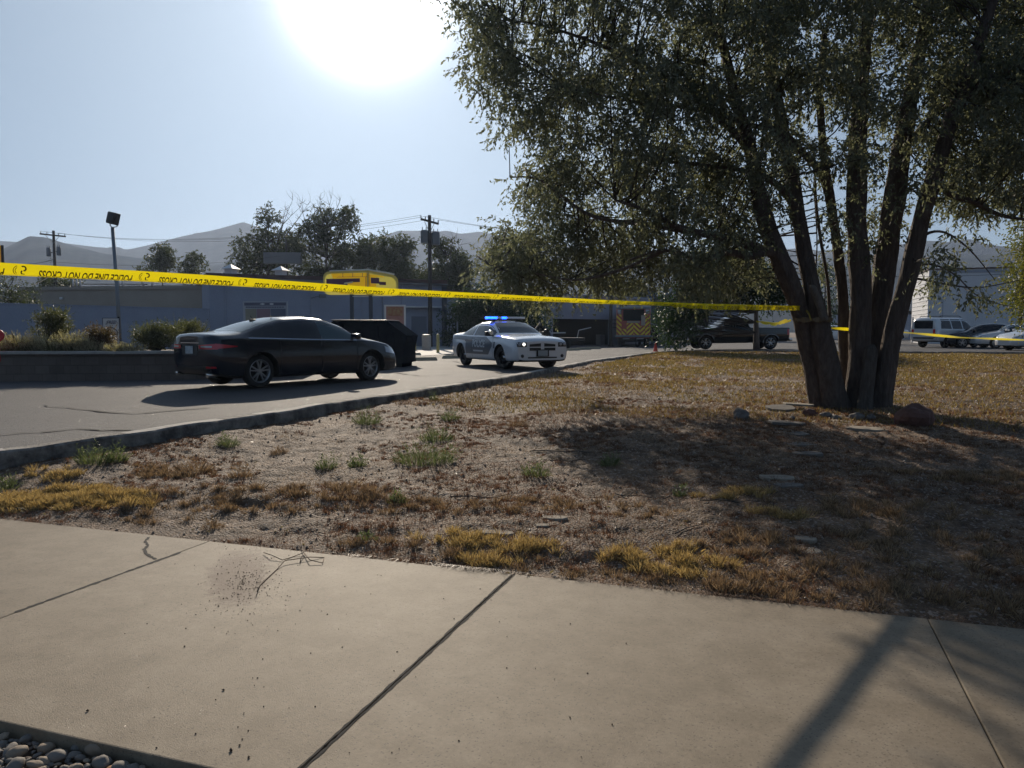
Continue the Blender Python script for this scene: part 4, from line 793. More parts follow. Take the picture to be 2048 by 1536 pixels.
# ================= VEHICLES =================
FIELDS = ['zb', 'wl', 'wm', 'zm', 'wb', 'zbel', 'wt', 'zsh', 'zt']
def text_mesh(s, size, shear=0, ext=0, offset=0, align='CENTER'):
    cu_ = bpy.data.curves.new('t', 'FONT'); cu_.body = s; cu_.size = size; cu_.shear = shear; cu_.offset = offset; cu_.align_x = align; cu_.align_y = 'CENTER'; cu_.resolution_u = 3
    o = bpy.data.objects.new('t', cu_); C.objects.link(o); dg = bpy.context.evaluated_depsgraph_get(); me = bpy.data.meshes.new_from_object(o.evaluated_get(dg))
    bpy.data.objects.remove(o); bm = bmesh.new(); bm.from_mesh(me); bmesh.ops.triangulate(bm, faces=bm.faces)
    V = [v.co.copy() for v in bm.verts]; bm.verts.index_update(); Fc = [tuple(v.index for v in f.verts) for f in bm.faces]; bm.free(); return V, Fc
class Car:
    def __init__(s, st, name, label, paint, loc, rz, group=None, wheels=None, r=.335, track=.79, arch=.06, tw=.21, cat='car'):
        s.st = np.array(st, float); s.x = s.st[:, 0]; s.root = empty(name, loc, rz, label, cat, group); s.wheels = wheels; s.r = r; s.track = track
        X = np.linspace(s.x[0], s.x[-1], 110); X = np.unique(np.concatenate([X, s.x[0] + np.array([0, .01, .03]), s.x[-1] - np.array([0, .01, .03])]))
        s.X = X; D = {}
        for k, f in enumerate(FIELDS):
            xd = np.linspace(s.x[0], s.x[-1], 900); y = np.interp(xd, s.x, s.st[:, k + 1]); dx = xd[1] - xd[0]; w_ = max(3, int(.14 / dx)); ker = np.hanning(w_ + 2); ker /= ker.sum()
            yp = np.concatenate([np.full(w_, y[0]), y, np.full(w_, y[-1])]); ys = np.convolve(yp, ker, 'same')[w_:-w_]; D[f] = (xd, ys)
        s.D = D; V = []; n = None
        for x in X:
            g = {f: float(np.interp(x, *D[f])) for f in FIELDS}
            P = [(0, g['zb']), (g['wl'] * .9, g['zb']), (g['wl'], g['zb'] + .07), (g['wm'], g['zm']), (g['wb'], g['zbel']), (g['wb'] - .035, g['zbel'] + .03), (g['wt'], g['zsh']), (g['wt'] * .6, g['zt'] - .012), (0, g['zt'])]
            ring = P[1:-1]; loop = ring + [(0, P[-1][1])] + [(-a, b) for a, b in ring[::-1]] + [(0, P[0][1])]
            for _ in range(2):
                o = []
                for i in range(len(loop)):
                    a, b = loop[i], loop[(i + 1) % len(loop)]; o += [(a[0] * .75 + b[0] * .25, a[1] * .75 + b[1] * .25), (a[0] * .25 + b[0] * .75, a[1] * .25 + b[1] * .75)]
                loop = o
            n = len(loop); V += [(x, a, b) for a, b in loop]
        Fc = [(i * n + k, i * n + (k + 1) % n, (i + 1) * n + (k + 1) % n, (i + 1) * n + k) for i in range(len(X) - 1) for k in range(n)]
        Fc += [tuple(range(n))[::-1], tuple((len(X) - 1) * n + k for k in range(n))]
        s.bvh = BVHTree.FromPolygons([Vector(v) for v in V], Fc)
        body = mesh_obj('body', V, Fc, [paint, M['under']]); bm = bmesh.new(); bm.from_mesh(body.data); bmesh.ops.recalc_face_normals(bm, faces=bm.faces); bm.to_mesh(body.data); bm.free()
        # wheel wells
        cut = MB()
        for wx in wheels:
            for sd in (1, -1): 
                R_ = r + arch; prof = [(0, 0), (R_, 0), (R_, .5), (0, .5)]
                cut.lathe([(.001, sd * (track - .22)), (R_, sd * (track - .22)), (R_, sd * 1.3), (.001, sd * 1.3)], 40, M=Matrix.Translation((wx, 0, r)), axis='y')
        co = cut.build('cut', M['under']); md = body.modifiers.new('b', 'BOOLEAN'); md.object = co; md.operation = 'DIFFERENCE'; md.solver = 'EXACT'
        bpy.context.view_layer.update(); dg = bpy.context.evaluated_depsgraph_get(); me = bpy.data.meshes.new_from_object(body.evaluated_get(dg))
        body.modifiers.clear(); body.data = me; bpy.data.objects.remove(co); body.parent = s.root; s.body = body
        if len(me.materials) < 2: me.materials.append(M['under'])
        bm = bmesh.new(); bm.from_mesh(me)
        for f in bm.faces:
            c = f.calc_center_median(); f.smooth = True
            for wx in wheels:
                if (c.x - wx) ** 2 + (c.z - r) ** 2 < (r + arch - .004) ** 2 + .0 and abs(c.y) < track + .03 and (abs(f.normal.y) > .95 and abs(abs(c.y) - (track - .22)) < .02): f.material_index = 1
                if abs(math.hypot(c.x - wx, c.z - r) - (r + arch)) < .012 and f.normal.dot(Vector((c.x - wx, 0, c.z - r))) < -.2: f.material_index = 1; f.smooth = False
            if f.normal.z < -.7 and c.z < .45: f.material_index = 1
        for e in bm.edges: e.smooth = not (len(e.link_faces) == 2 and e.calc_face_angle(0) > R(40))
        bm.to_mesh(me); bm.free()
    def g(s, f, x): return float(np.interp(x, *s.D[f]))
    def hit(s, o, d, off=.004):
        h = s.bvh.ray_cast(Vector(o), Vector(d)); 
        return None if h[0] is None else h[0] - Vector(d).normalized() * off
    def patch(s, name, fn, nu, nv, d, m, off=.004, parent=None):
        V = []; ok = []
        for i in range(nu + 1):
            for j in range(nv + 1):
                o = fn(i / nu, j / nv); h = s.hit(o, d, off); ok.append(h is not None); V.append(h if h is not None else Vector(o))
        Fc = [q for i in range(nu) for j in range(nv) for q in [(i * (nv + 1) + j, (i + 1) * (nv + 1) + j, (i + 1) * (nv + 1) + j + 1, i * (nv + 1) + j + 1)] if all(ok[k] for k in q)]
        if not Fc: return None
        return mesh_obj(name, V, Fc, m, parent or s.root, True)
    def side(s, name, xs, zlo, zhi, m, sd=-1, nu=24, nv=5, off=.004, parent=None):
        x0, x1 = xs
        def fn(u, v): x = x0 + (x1 - x0) * u; a, b = zlo(x), zhi(x); return (x, sd * 2.0, a + (max(b, a + .002) - a) * v)
        return s.patch(name, fn, nu, nv, (0, -sd, 0), m, off, parent)
    def top(s, name, xa, xb, y1a, y1b, m, curve=0, off=.004):
        def fn(u, v): y1 = y1a + (y1b - y1a) * u; y = y1 * (2 * v - 1); return (xa + (xb - xa) * u - curve * (y / max(y1a, y1b)) ** 2, y, 3)
        return s.patch(name, fn, 14, 14, (0, 0, -1), m, off)
    def end(s, name, f, y0, y1, z0, z1, m, nu=10, nv=4, off=.004, parent=None, shape=None):
        def fn(u, v): y = y0 + (y1 - y0) * u; a, b = (z0, z1) if shape is None else shape(u); return (f * 4, y, a + (b - a) * v)
        return s.patch(name, fn, nu, nv, (-f, 0, 0), m, off, parent)
    def text(s, name, txt, size, x, z, sd, m, shear=0, off=.008, bold=.004):
        V, Fc = text_mesh(txt, size, shear, 0, bold); o = []
        for v in V:
            h = s.hit((x - sd * v.x * 1.0 * (1), sd * 3, z + v.y), (0, -sd, 0), off); o.append(h or Vector((x, sd, z)))
        return mesh_obj(name, o, Fc, m, s.root)
    def windows(s, xr, xf, z_add=.03, pillars=(), top_in=.028, both=True, mirror_m=None, glass=None, tip_r=.16, tip_f=.22, front=None):
        glass = glass or M['dark_glass']
        def lo(x): return s.g('zbel', x) + z_add + .035
        def hi(x):
            h = s.g('zsh', x) - top_in; 
            return max(lo(x) + .004, min(h, lo(x) + (x - xr) * 3.0 if x < xr + tip_r else 9, h))
        for sd in ((-1, 1) if both else (-1,)):
            cuts = [xr] + [c for p in pillars for c in (p[0], p[1])] + [xf]
            for a, b in zip(cuts[::2], cuts[1::2]): s.side('window', (a, b), lo, hi, front or glass if b == xf else glass, sd, 18, 5)
    def add_wheels(s, rim_m, style='alloy', steer=0, rr=None, tyre_w=.215):
        rim_r = rr or s.r * .69; z = s.r
        mb = MB(); w2 = tyre_w / 2; R0 = s.r
        mb.lathe([(rim_r, -w2 * .9), (R0 * .90, -w2), (R0 * .975, -w2 * .82), (R0, -w2 * .5), (R0, w2 * .5), (R0 * .975, w2 * .82), (R0 * .90, w2), (rim_r, w2 * .9)], 36, axis='y')
        first = None
        rim = MB(); rim.lathe([(rim_r * 1.01, w2 * .92), (rim_r * .97, w2 * .96), (rim_r * .90, w2 * .80), (rim_r * .88, w2 * .1)], 36, axis='y')
        if style == 'alloy':
            ns = 10
            for k in range(ns):
                a = 2 * math.pi * k / ns + .1 * (1 if k % 2 else -1)
                rim.box((rim_r * .12, w2 * .45, -.014), (rim_r * .93, w2 * .82, .014), M=Matrix.Rotation(a, 4, 'Y'), bev=.005)
            rim.lathe([(.001, w2 * .88), (rim_r * .17, w2 * .85), (rim_r * .2, w2 * .4)], 16, axis='y')
        else:
            rim.lathe([(.001, w2 * .2), (rim_r * .30, w2 * .2), (rim_r * .5, w2 * .45), (rim_r * .75, w2 * .35), (rim_r * .9, w2 * .1)], 28, axis='y')
        hub = MB(); hub.lathe([(.001, w2 * .55), (rim_r * .26, w2 * .5), (rim_r * .30, w2 * .2)], 18, axis='y')
        back = MB(); back.lathe([(.001, 0), (rim_r * .9, 0)], 24, axis='y')
        tm_ = None
        for i, wx in enumerate(s.wheels):
            for sd in (-1, 1):
                if tm_ is None:
                    t0 = mb.build('wheel', M['rubber'], s.root, True); tm_ = t0.data; r0 = rim.build('rim', rim_m, t0, auto=True); h0 = hub.build('hub_cap', M['chrome'], t0, True); b0 = back.build('brake_disc', M['under'], t0); t = t0; kids = [r0, h0, b0]
                else:
                    t = bpy.data.objects.new('wheel', tm_); C.objects.link(t); t.parent = s.root
                    for q in kids: n_ = q.copy(); C.objects.link(n_); n_.parent = t
                t.location = (wx, sd * (s.track - tyre_w * .5 + .02), z); t.rotation_euler = (0, 0, (steer if i == len(s.wheels) - 1 else 0) + (0 if sd > 0 else math.pi))
    def mirror(s, x, z, sd, m, size=(.16, .2, .13)):
        h = s.hit((x, sd * 3, z), (0, -sd, 0), 0) or Vector((x, sd * .8, z)); a, b, c = size
        mb = MB(); y0, y1 = sorted((h.y + sd * .06, h.y + sd * (.06 + b))); mb.box((x - a / 2, y0, z - c * .2), (x + a / 2, y1, z + c * .8), bev=.035); y0, y1 = sorted((h.y - sd * .03, h.y + sd * .1)); mb.box((x - .03, y0, z - c * .15), (x + .04, y1, z + .01), bev=.01)
        mb.build('wing_mirror', m, s.root, auto=True)
    def box(s, name, a, b, m, bev=.01, parent=None): mb = MB(); mb.box(a, b, bev=bev); return mb.build(name, m, parent or s.root, auto=True)
    def seam(s, x, z0, z1, sd=-1, m=None, lean=0):
        def fn(u, v): z = z0 + (z1 - z0) * v; return (x + lean * (z - z0) + .006 * (u - .5) * 2, sd * 2, z)
        s.patch('door_seam', fn, 1, 14, (0, -sd, 0), m or M['under'], .003, s.body)
def car_at(px_rear_near, H, d, th_deg, rear_axle_x, side_off):
    pass
def place(xd, th_cam, z): return WC(xd[0], xd[1], z), R(th_cam) + YAW

# ---- black sedan ----
SED = [(-2.45, .42, .50, .62, .58, .60, .84, .52, 1.00, 1.035), (-2.41, .33, .70, .80, .60, .76, .93, .64, 1.065, 1.10), (-2.30, .27, .82, .88, .62, .83, .97, .69, 1.075, 1.115), (-1.95, .22, .87, .91, .62, .86, .985, .70, 1.09, 1.135), (-1.72, .20, .88, .92, .62, .87, .985, .69, 1.12, 1.17),
    (-1.2, .19, .89, .925, .62, .88, .975, .63, 1.27, 1.34), (-.7, .19, .89, .925, .62, .88, .96, .60, 1.37, 1.445), (-.15, .19, .89, .925, .62, .88, .945, .59, 1.40, 1.475), (.35, .19, .89, .925, .62, .88, .935, .60, 1.365, 1.445), (.8, .19, .89, .925, .62, .88, .925, .64, 1.23, 1.30),
    (1.25, .19, .89, .92, .62, .87, .92, .70, 1.0, 1.05), (1.65, .20, .88, .91, .62, .84, .88, .72, .93, .985), (2.0, .21, .85, .88, .60, .78, .82, .66, .865, .905), (2.25, .22, .78, .80, .55, .68, .73, .56, .77, .80), (2.37, .23, .64, .68, .50, .56, .64, .46, .67, .695), (2.43, .28, .46, .50, .45, .42, .55, .36, .57, .585)]
# near rear wheel at (-5.05, 15.75) in camera metres, heading 50 degrees
th = R(50); hx, hd = math.cos(th), math.sin(th); nx_, nd_ = -math.sin(th), math.cos(th)
rx, rd = -5.12 + .8 * nx_, 15.72 + .8 * nd_; cx_, cd_ = rx + 1.40 * hx, rd + 1.40 * hd
loc, rz = place((cx_, cd_), 50, .452)
car = Car(SED, 'black_sedan', 'black four-door sedan seen from its rear right side beside the block planter', M['paint_black'], loc, rz, None, (-1.40, 1.45), .335, .80)
car.windows(-1.62, 1.02, .0, ((-.98, -.93), (.02, .10)), .03, front=M['teal_glass_painted_sky'])
car.top('windscreen', 1.26, .42, .70, .52, M['dark_glass'], .10); car.top('rear_window', -1.80, -.84, .64, .50, M['teal_glass_painted_sky'], -.10)
car.add_wheels(M['alloy'], 'alloy', R(7), .235)
car.mirror(.92, .99, -1, M['paint_black']); car.mirror(.92, .99, 1, M['paint_black'])
def tl(u): return (.80 - .02 * u, .80 + .10 * (1 - abs(2 * u - .7) * .55))
for sd in (-1, 1):
    o = car.end('tail_lamp', -1, sd * .84, sd * .36, 0, 0, M['red_lens'], 14, 4, .006, shape=lambda u: (.79 + .01 * u, .90 - .03 * u))
    if o: car.end('lamp_insert', -1, sd * .76, sd * .44, .825, .858, M['clear_lens'], 8, 2, .010, o)
    car.side('tail_lamp', (-2.36, -1.93), lambda x: .80 + (x + 2.36) * .09, lambda x: .905 - (x + 2.36) * .12, M['red_lens'], sd, 8, 3, .005)
    car.end('reflector', -1, sd * .80, sd * .58, .42, .455, M['red_lens'], 5, 2, .006)
    car.end('headlamp', 1, sd * .66, sd * .40, .58, .66, M['clear_lens'], 8, 3, .004); car.side('headlamp', (1.88, 2.34), lambda x: .66 - (x - 1.88) * .14, lambda x: .80 - (x - 1.88) * .25, M['clear_lens'], sd, 8, 3, .005)
    car.seam(-.96, .28, .93, sd); car.seam(.06, .26, .93, sd); car.seam(1.02, .30, .92, sd)
    for hx_ in (-.82, .18):
        h = car.hit((hx_, sd * 3, .83), (0, -sd, 0), 0); car.box('door_handle', (hx_ - .10, h.y - .02, .815), (hx_ + .10, h.y + .03, .845), M['paint_black'], .01)
    car.side('window_trim', (-1.66, 1.04), lambda x: car.g('zbel', x) + .018, lambda x: car.g('zbel', x) + .034, M['chrome'], sd, 30, 1, .006)
    car.box('exhaust_tip', (-2.44, sd * .62 - .06, .25), (-2.28, sd * .62 + .06, .32), M['chrome'], .012)
pl_ = car.end('licence_plate', -1, .15, -.15, .70, .85, M['plate'], 4, 2, .02)
car.end('boot_recess', -1, .30, -.30, .67, .88, M['black_plastic'], 6, 3, .006); car.end('bumper_lower', -1, .70, -.70, .30, .46, M['black_plastic'], 12, 3, .006)
car.end('chrome_strip', -1, .36, -.36, .905, .925, M['chrome'], 8, 1, .006); car.end('grille', 1, .45, -.45, .36, .56, M['black_plastic'], 10, 4, .004)
mb = MB(); mb.box((-1.12, -.03, 1.36), (-.98, .03, 1.40), bev=.012); mb.tube([(-1.02, 0, 1.37), (-1.10, 0, 1.47)], .006, 5); mb.build('roof_antenna', M['black_plastic'], car.root, auto=True)
mb = MB(); mb.box((-.78, -.25, 1.44), (-.74, -.21, 1.47), bev=.01); mb.build('roof_sensor', M['black_plastic'], car.root)

# ---- police car ----
POL = [(-2.54, .42, .66, .74, .62, .70, .88, .60, .97, .99), (-2.48, .32, .78, .85, .64, .82, .97, .68, 1.04, 1.07), (-2.35, .26, .86, .91, .66, .88, 1.0, .72, 1.07, 1.105), (-1.95, .24, .90, .94, .66, .89, 1.01, .74, 1.09, 1.12), (-1.62, .22, .90, .945, .66, .89, 1.00, .72, 1.12, 1.17),
    (-1.1, .22, .90, .945, .64, .89, .985, .63, 1.32, 1.39), (-.6, .22, .90, .945, .64, .89, .98, .64, 1.40, 1.465), (0, .22, .90, .945, .64, .89, .97, .65, 1.41, 1.48), (.40, .22, .90, .945, .64, .89, .965, .67, 1.36, 1.44), (.78, .22, .90, .945, .64, .89, .96, .71, 1.22, 1.29),
    (1.18, .22, .90, .94, .64, .88, .96, .73, 1.03, 1.08), (1.6, .23, .90, .94, .64, .88, .95, .76, 1.0, 1.04), (2.1, .23, .90, .93, .62, .86, .90, .77, .955, 1.0), (2.38, .24, .88, .91, .60, .84, .85, .76, .91, .95), (2.49, .26, .83, .87, .56, .82, .80, .73, .86, .90), (2.54, .30, .76, .80, .52, .76, .74, .68, .80, .83)]
th = R(-64); hx, hd = math.cos(th), math.sin(th); nx_, nd_ = math.sin(-th), math.cos(th)
fx_, fd_ = -.28 + .8 * nx_, 23.35 + .8 * nd_; cx_, cd_ = fx_ - 1.50 * hx, fd_ - 1.50 * hd
loc, rz = place((cx_, cd_), -64, .452)
car = Car(POL, 'police_car', 'white police sedan with dark side panel and blue lights flashing on its roof bar', M['paint_white'], loc, rz, None, (-1.55, 1.50), .355, .81, .05, cat='police car')
glp = mat('tinted_glass', (.016, .028, .034), .05, 0, .5)
car.windows(-1.50, .98, .0, ((-.62, -.54), (.0, .0)), .03, glass=glp); car.top('windscreen', 1.16, .44, .70, .55, glp, .10); car.top('rear_window', -1.62, -1.05, .62, .52, glp, -.06)
car.add_wheels(M['steel_black'], 'steel', R(16), .22)
car.mirror(.86, 1.02, -1, M['black_plastic'], (.14, .2, .15)); car.mirror(.86, 1.02, 1, M['black_plastic'], (.14, .2, .15))
for sd in (-1, 1):
    car.end('headlamp_housing', 1, sd * .82, sd * .52, .69, .82, M['black_plastic'], 8, 4, .004, shape=lambda u: (.685 + .0 * u, .83 - .015 * u))
    for q, hm in ((.735, M['clear_lens']), (.61, M['lens_lit'] if sd < 0 else M['clear_lens'])):
        h = car.hit((4, sd * q, .76), (-1, 0, 0), 0)
        if h: mb = MB(); mb.lathe([(.001, .014), (.035, .012), (.052, 0), (.052, -.03)], 18, M=Matrix.Translation(h) @ Matrix.Rotation(R(90), 4, 'Y')); mb.build('headlamp', hm, car.root, True)
    for z0, z1 in ((.575, .66), (.69, .79)): car.end('grille', 1, sd * .43, sd * .055, z0, z1, M['black_plastic'], 8, 3, .006, shape=(lambda u, a=z0, b=z1: (a, b - (.03 * (1 - u) if b > .75 else 0))))
    h = car.hit((4, sd * .66, .42), (-1, 0, 0), 0)
    if h: mb = MB(); mb.lathe([(.001, .006), (.05, .006), (.055, -.02)], 16, M=Matrix.Translation(h) @ Matrix.Rotation(R(90), 4, 'Y')); mb.build('fog_lamp', M['black_plastic'], car.root, True)
    # dark side panel with lettering
    def plo(x): return .36 + max(0, (-1.0 - x)) * .25
    def phi(x): return .955 - max(0, x - .45) * .5 - max(0, -1.95 - x) * .3
    car.side('side_panel', (-1.10, .98), lambda x: .42 + max(0, x - .70) * .9, lambda x: min(.975, 1.12 - max(0, x - .1) * .38), M['decal_blue'], sd, 30, 8, .003)
    car.side('side_panel', (-2.2, -1.10), lambda x: .86 + min(0, (x + 1.2)) * -.02 - (0 if x < -1.16 else .05), lambda x: .99, M['decal_blue'], sd, 20, 3, .003)
    car.text('police_lettering', 'POLICE', .30, -.05, .74, sd, M['decal_grey'], bold=.012)
    car.side('county_lettering_bar', (-.45, .32), lambda x: .50, lambda x: .55, M['decal_grey'], sd, 6, 1, .008)
    car.side('unit_badge', (1.08, 1.19), lambda x: .62, lambda x: .82, M['decal_blue'], sd, 3, 3, .004)
    car.seam(-.58, .32, .95, sd); car.seam(1.02, .32, .95, sd); car.side('rocker', (-1.1, 1.05), lambda x: .235, lambda x: .30, M['under'], sd, 10, 1, .004)
    for hx_ in (-.45, .25):
        h = car.hit((hx_, sd * 3, .87), (0, -sd, 0), 0); car.box('door_handle', (hx_ - .09, h.y - .02, .855), (hx_ + .09, h.y + .03, .885), M['paint_white'], .01)
car.end('number_plate', 1, .16, -.16, .42, .58, mat('front_plate', (.33, .36, .38), .4), 4, 2, .03); car.end('plate_surround', 1, .21, -.21, .40, .61, M['black_plastic'], 4, 2, .018)
car.end('bumper_slot', 1, .48, -.48, .35, .39, M['black_plastic'], 10, 1, .006); car.end('bumper_edge', 1, .80, -.80, .265, .30, M['under'], 12, 1, .006)
lb = car.box('light_bar', (-.13, -.62, 1.50), (.13, .62, 1.535), M['black_plastic'], .012)
BL = mat('blue_lamp_lit', (.02, .08, .9), .2, emis=(.008, .07, 1.0, 7)); BW = mat('bar_lens', (.78, .8, .82), .12, coat=1)
for k in range(8):
    y = -.58 + k * .1657; lit = k in (0, 1, 3)
    car.box('light_module', (-.12, y - .078, 1.536), (.12, y + .078, 1.605), BL if lit else BW, .014, lb)
for y in (-.4, .4): car.box('bar_foot', (-.05, y - .03, 1.44), (.05, y + .03, 1.50), M['black_plastic'], .005, lb)
mb = MB(); mb.tube([(.92, -.86, 1.0), (.95, -.93, 1.08)], .012, 6); mb.lathe([(.001, .06), (.07, .06), (.075, 0), (.03, -.06)], 14, M=Matrix.Translation((.97, -.96, 1.10)) @ Matrix.Rotation(R(90), 4, 'Y')); mb.build('spotlight', M['chrome'], car.root, auto=True)
mb = MB(); mb.tube([(.92, .86, 1.0), (.95, .93, 1.10)], .012, 6); mb.lathe([(.001, .06), (.08, .06), (.085, 0), (.03, -.06)], 14, M=Matrix.Translation((.97, .97, 1.13)) @ Matrix.Rotation(R(90), 4, 'Y')); mb.build('spotlight', M['black_plastic'], car.root, auto=True)

# ---- dark pickup ----
PK = [(-2.75, .52, .82, .88, .72, .88, 1.10, .86, 1.15, 1.16), (-2.68, .42, .90, .96, .72, .93, 1.12, .90, 1.17, 1.175), (-.62, .36, .90, .97, .72, .93, 1.12, .90, 1.17, 1.175), (-.56, .34, .90, .97, .72, .93, 1.13, .88, 1.18, 1.19), (-.50, .34, .90, .97, .72, .93, 1.13, .72, 1.62, 1.68),
      (-.2, .34, .90, .97, .72, .93, 1.13, .68, 1.68, 1.745), (.35, .34, .90, .97, .72, .93, 1.13, .68, 1.67, 1.735), (.60, .34, .90, .97, .72, .93, 1.13, .70, 1.60, 1.66), (1.28, .34, .90, .97, .72, .93, 1.10, .78, 1.13, 1.17), (1.6, .34, .90, .97, .72, .92, 1.09, .80, 1.11, 1.14), (2.4, .34, .90, .96, .72, .90, 1.05, .80, 1.07, 1.10), (2.62, .36, .88, .94, .68, .88, 1.0, .78, 1.03, 1.06), (2.72, .42, .84, .88, .62, .84, .92, .74, .96, .98)]
pc = PZ(1411, 698, .648); d0 = pc.dot(FV); x0 = pc.dot(RV); ang = 180 + 4
h_ = (math.cos(R(ang)), math.sin(R(ang))); n2 = (-h_[1], h_[0])     # left side faces the camera when heading left
fx_, fd_ = x0 - .8 * n2[0], d0 - .8 * n2[1]; loc, rz = place((fx_ - 1.78 * h_[0], fd_ - 1.78 * h_[1]), ang, .625)
car = Car(PK, 'pickup_truck', 'dark regular-cab pickup truck parked side-on beyond the yard kerb', M['paint_pickup'], loc, rz, None, (-1.75, 1.78), .36, .83, .07, cat='pickup truck')
car.windows(-.40, 1.12, .02, (), .06); car.windows(-.40, -.39, .02, ())
car.top('windscreen', 1.25, .66, .74, .62, M['dark_glass'], .08); car.add_wheels(M['chrome'], 'alloy', 0, .25)
for sd in (-1, 1):
    for wx in (-1.75, 1.78):
        mb = MB(); P_ = []
        for k in range(19):
            a = math.pi * k / 18; q = car.hit((wx + .445 * math.cos(a), sd * 3, .36 + .445 * math.sin(a)), (0, -sd, 0), .004); P_.append(q or Vector((wx + .445 * math.cos(a), sd * .95, .36 + .445 * math.sin(a))))
        mb.tube(P_, .018, 6); mb.build('arch_trim', M['chrome'], car.root, True)
    car.seam(-.42, .40, 1.10, sd, M['chrome'] if False else None); car.seam(.95, .42, 1.08, sd); car.mirror(.98, 1.20, sd, M['chrome'], (.14, .18, .16))
    car.side('tail_lamp', (-2.72, -2.60), lambda x: .78, lambda x: 1.08, M['red_lens'], sd, 3, 4, .006)
    car.end('headlamp', 1, sd * .82, sd * .50, .70, .86, M['clear_lens'], 6, 3, .004)
car.box('front_bumper', (2.70, -.90, .40), (2.86, .90, .58), M['chrome'], .03); car.box('rear_bumper', (-2.92, -.88, .44), (-2.76, .88, .58), M['chrome'], .02)
car.end('grille', 1, .46, -.46, .68, .90, M['chrome'], 8, 3, .006)
car.box('hood_scoop', (1.7, -.35, 1.12), (2.3, .35, 1.20), M['paint_pickup'], .03)

# ---- cars of the lot on the right ----
SUV = [(-2.42, .50, .74, .82, .70, .80, 1.0, .66, 1.55, 1.62), (-2.36, .38, .84, .90, .70, .87, 1.06, .68, 1.66, 1.74), (-2.2, .34, .88, .93, .70, .89, 1.08, .68, 1.70, 1.78), (.3, .32, .88, .93, .70, .89, 1.06, .66, 1.71, 1.79), (.65, .32, .88, .93, .70, .89, 1.06, .68, 1.60, 1.66), (1.25, .32, .88, .93, .70, .88, 1.05, .74, 1.12, 1.17),
       (1.7, .33, .88, .92, .70, .86, 1.02, .74, 1.07, 1.12), (2.2, .34, .85, .88, .66, .82, .94, .68, 1.0, 1.04), (2.40, .38, .76, .80, .60, .74, .82, .60, .88, .90)]
def simple(st, name, lb, paint, pxy, ang, H, wheels, win, ws, rw, z=None, r=.33, group='cars parked in the far lot', cat='car', glass=None, anchor=0, rails=False, rimm='alloy'):
    """pxy: picture point of the ground under the anchor (camera-side wheel) ; anchor 0 rear 1 front"""
    q = PZ(pxy[0], pxy[1], z); x0, d0 = q.dot(RV), q.dot(FV); h = (math.cos(R(ang)), math.sin(R(ang))); n = (-h[1], h[0]); s_ = 1 if n[1] < 0 else -1
    ax_ = wheels[anchor]; cx, cd = x0 - s_ * .8 * n[0] - ax_ * h[0], d0 - s_ * .8 * n[1] - ax_ * h[1]; loc, rz = place((cx, cd), ang, z)
    car = Car(st, name, lb, paint, loc, rz, group, wheels, r, .79, cat=cat); car.windows(win[0], win[1], 0, win[2], .035, glass=glass); car.top('windscreen', ws[0], ws[1], .70, .56, glass or M['dark_glass'], .08)
    if rw: car.top('rear_window', rw[0], rw[1], .60, .50, M['dark_glass'], -.06)
    car.add_wheels(M['alloy'], rimm, 0, r * .68)
    for sd in (-1, 1): car.end('headlamp', 1, sd * .70, sd * .44, .64, .76, M['clear_lens'], 6, 3, .004); car.mirror(win[1] - .1, 1.0 if not rails else 1.12, sd, paint)
    return car
car = simple(SUV, 'white_suv', 'white boxy SUV with roof rails in front of the white building', M['paint_silver'], (1893, 695.5), 28, 1.75, (-1.40, 1.42), (-2.05, 1.05, ((-1.05, -.95), (-.02, .08))), (1.22, .70), None, z=.62, r=.36, cat='suv', rails=True)
for sd in (-1, 1):
    mb = MB(); mb.tube([(-1.9, sd * .60, 1.80), (-1.8, sd * .60, 1.86), (0, sd * .60, 1.87), (.2, sd * .60, 1.80)], .02, 6); mb.build('roof_rail', M['black_plastic'], car.root)
    car.end('tail_lamp', -1, sd * .74, sd * .60, .80, 1.08, M['red_lens'], 3, 5, .005)
car.end('rear_window', -1, .58, -.58, 1.12, 1.58, M['dark_glass'], 8, 4, .006); car.end('rear_bumper', -1, .8, -.8, .45, .62, M['black_plastic'], 8, 2, .006)
S2 = [(a, b, c, d, e, f, g, h, i, j) for a, b, c, d, e, f, g, h, i, j in SED]
def sc_st(st, sx, sz, tw=1.0): return [(a * sx, b, c * tw, d * tw, e, f * tw, g * sz, h * tw, i * sz, j * sz) for a, b, c, d, e, f, g, h, i, j in st]
simple(sc_st(SED, .98, .97, .97), 'dark_hatchback', 'dark car nose squeezed between the white SUV and the silver sedan', M['paint_black'], (1925, 696), 160, 1.4, (-1.38, 1.42), (-1.5, 1.0, ((-.95, -.9), (0, .06))), (1.2, .42), (-1.75, -.85), z=.62, anchor=1, r=.31)
simple(sc_st(SED, .98, .95, .95), 'silver_sedan', 'silver sedan facing left at the far right, behind the thin tape', M['paint_silver'], (1992, 697), 172, 1.4, (-1.38, 1.42), (-1.5, 1.0, ((-.95, -.9), (0, .06))), (1.2, .42), (-1.75, -.85), z=.62, anchor=1, r=.31, glass=glp, rimm='steel')
simple(sc_st(SED, .98, .97, .97), 'silver_sedan', 'silver car whose nose just enters at the right picture edge', M['paint_silver'], (2066, 702), 190, 1.4, (-1.38, 1.42), (-1.5, 1.0, ((-.95, -.9), (0, .06))), (1.2, .42), (-1.75, -.85), z=.61, anchor=1, r=.31, glass=glp)
simple(sc_st(POL, .97, 1.0), 'white_sedan', 'white car glimpsed between the leaning tree trunks', M['paint_white'], (1642, 686), 12, 1.4, (-1.5, 1.45), (-1.4, .95, ((-.6, -.52),)), (1.14, .42), (-1.6, -1.0), z=.62, r=.33, glass=glp)
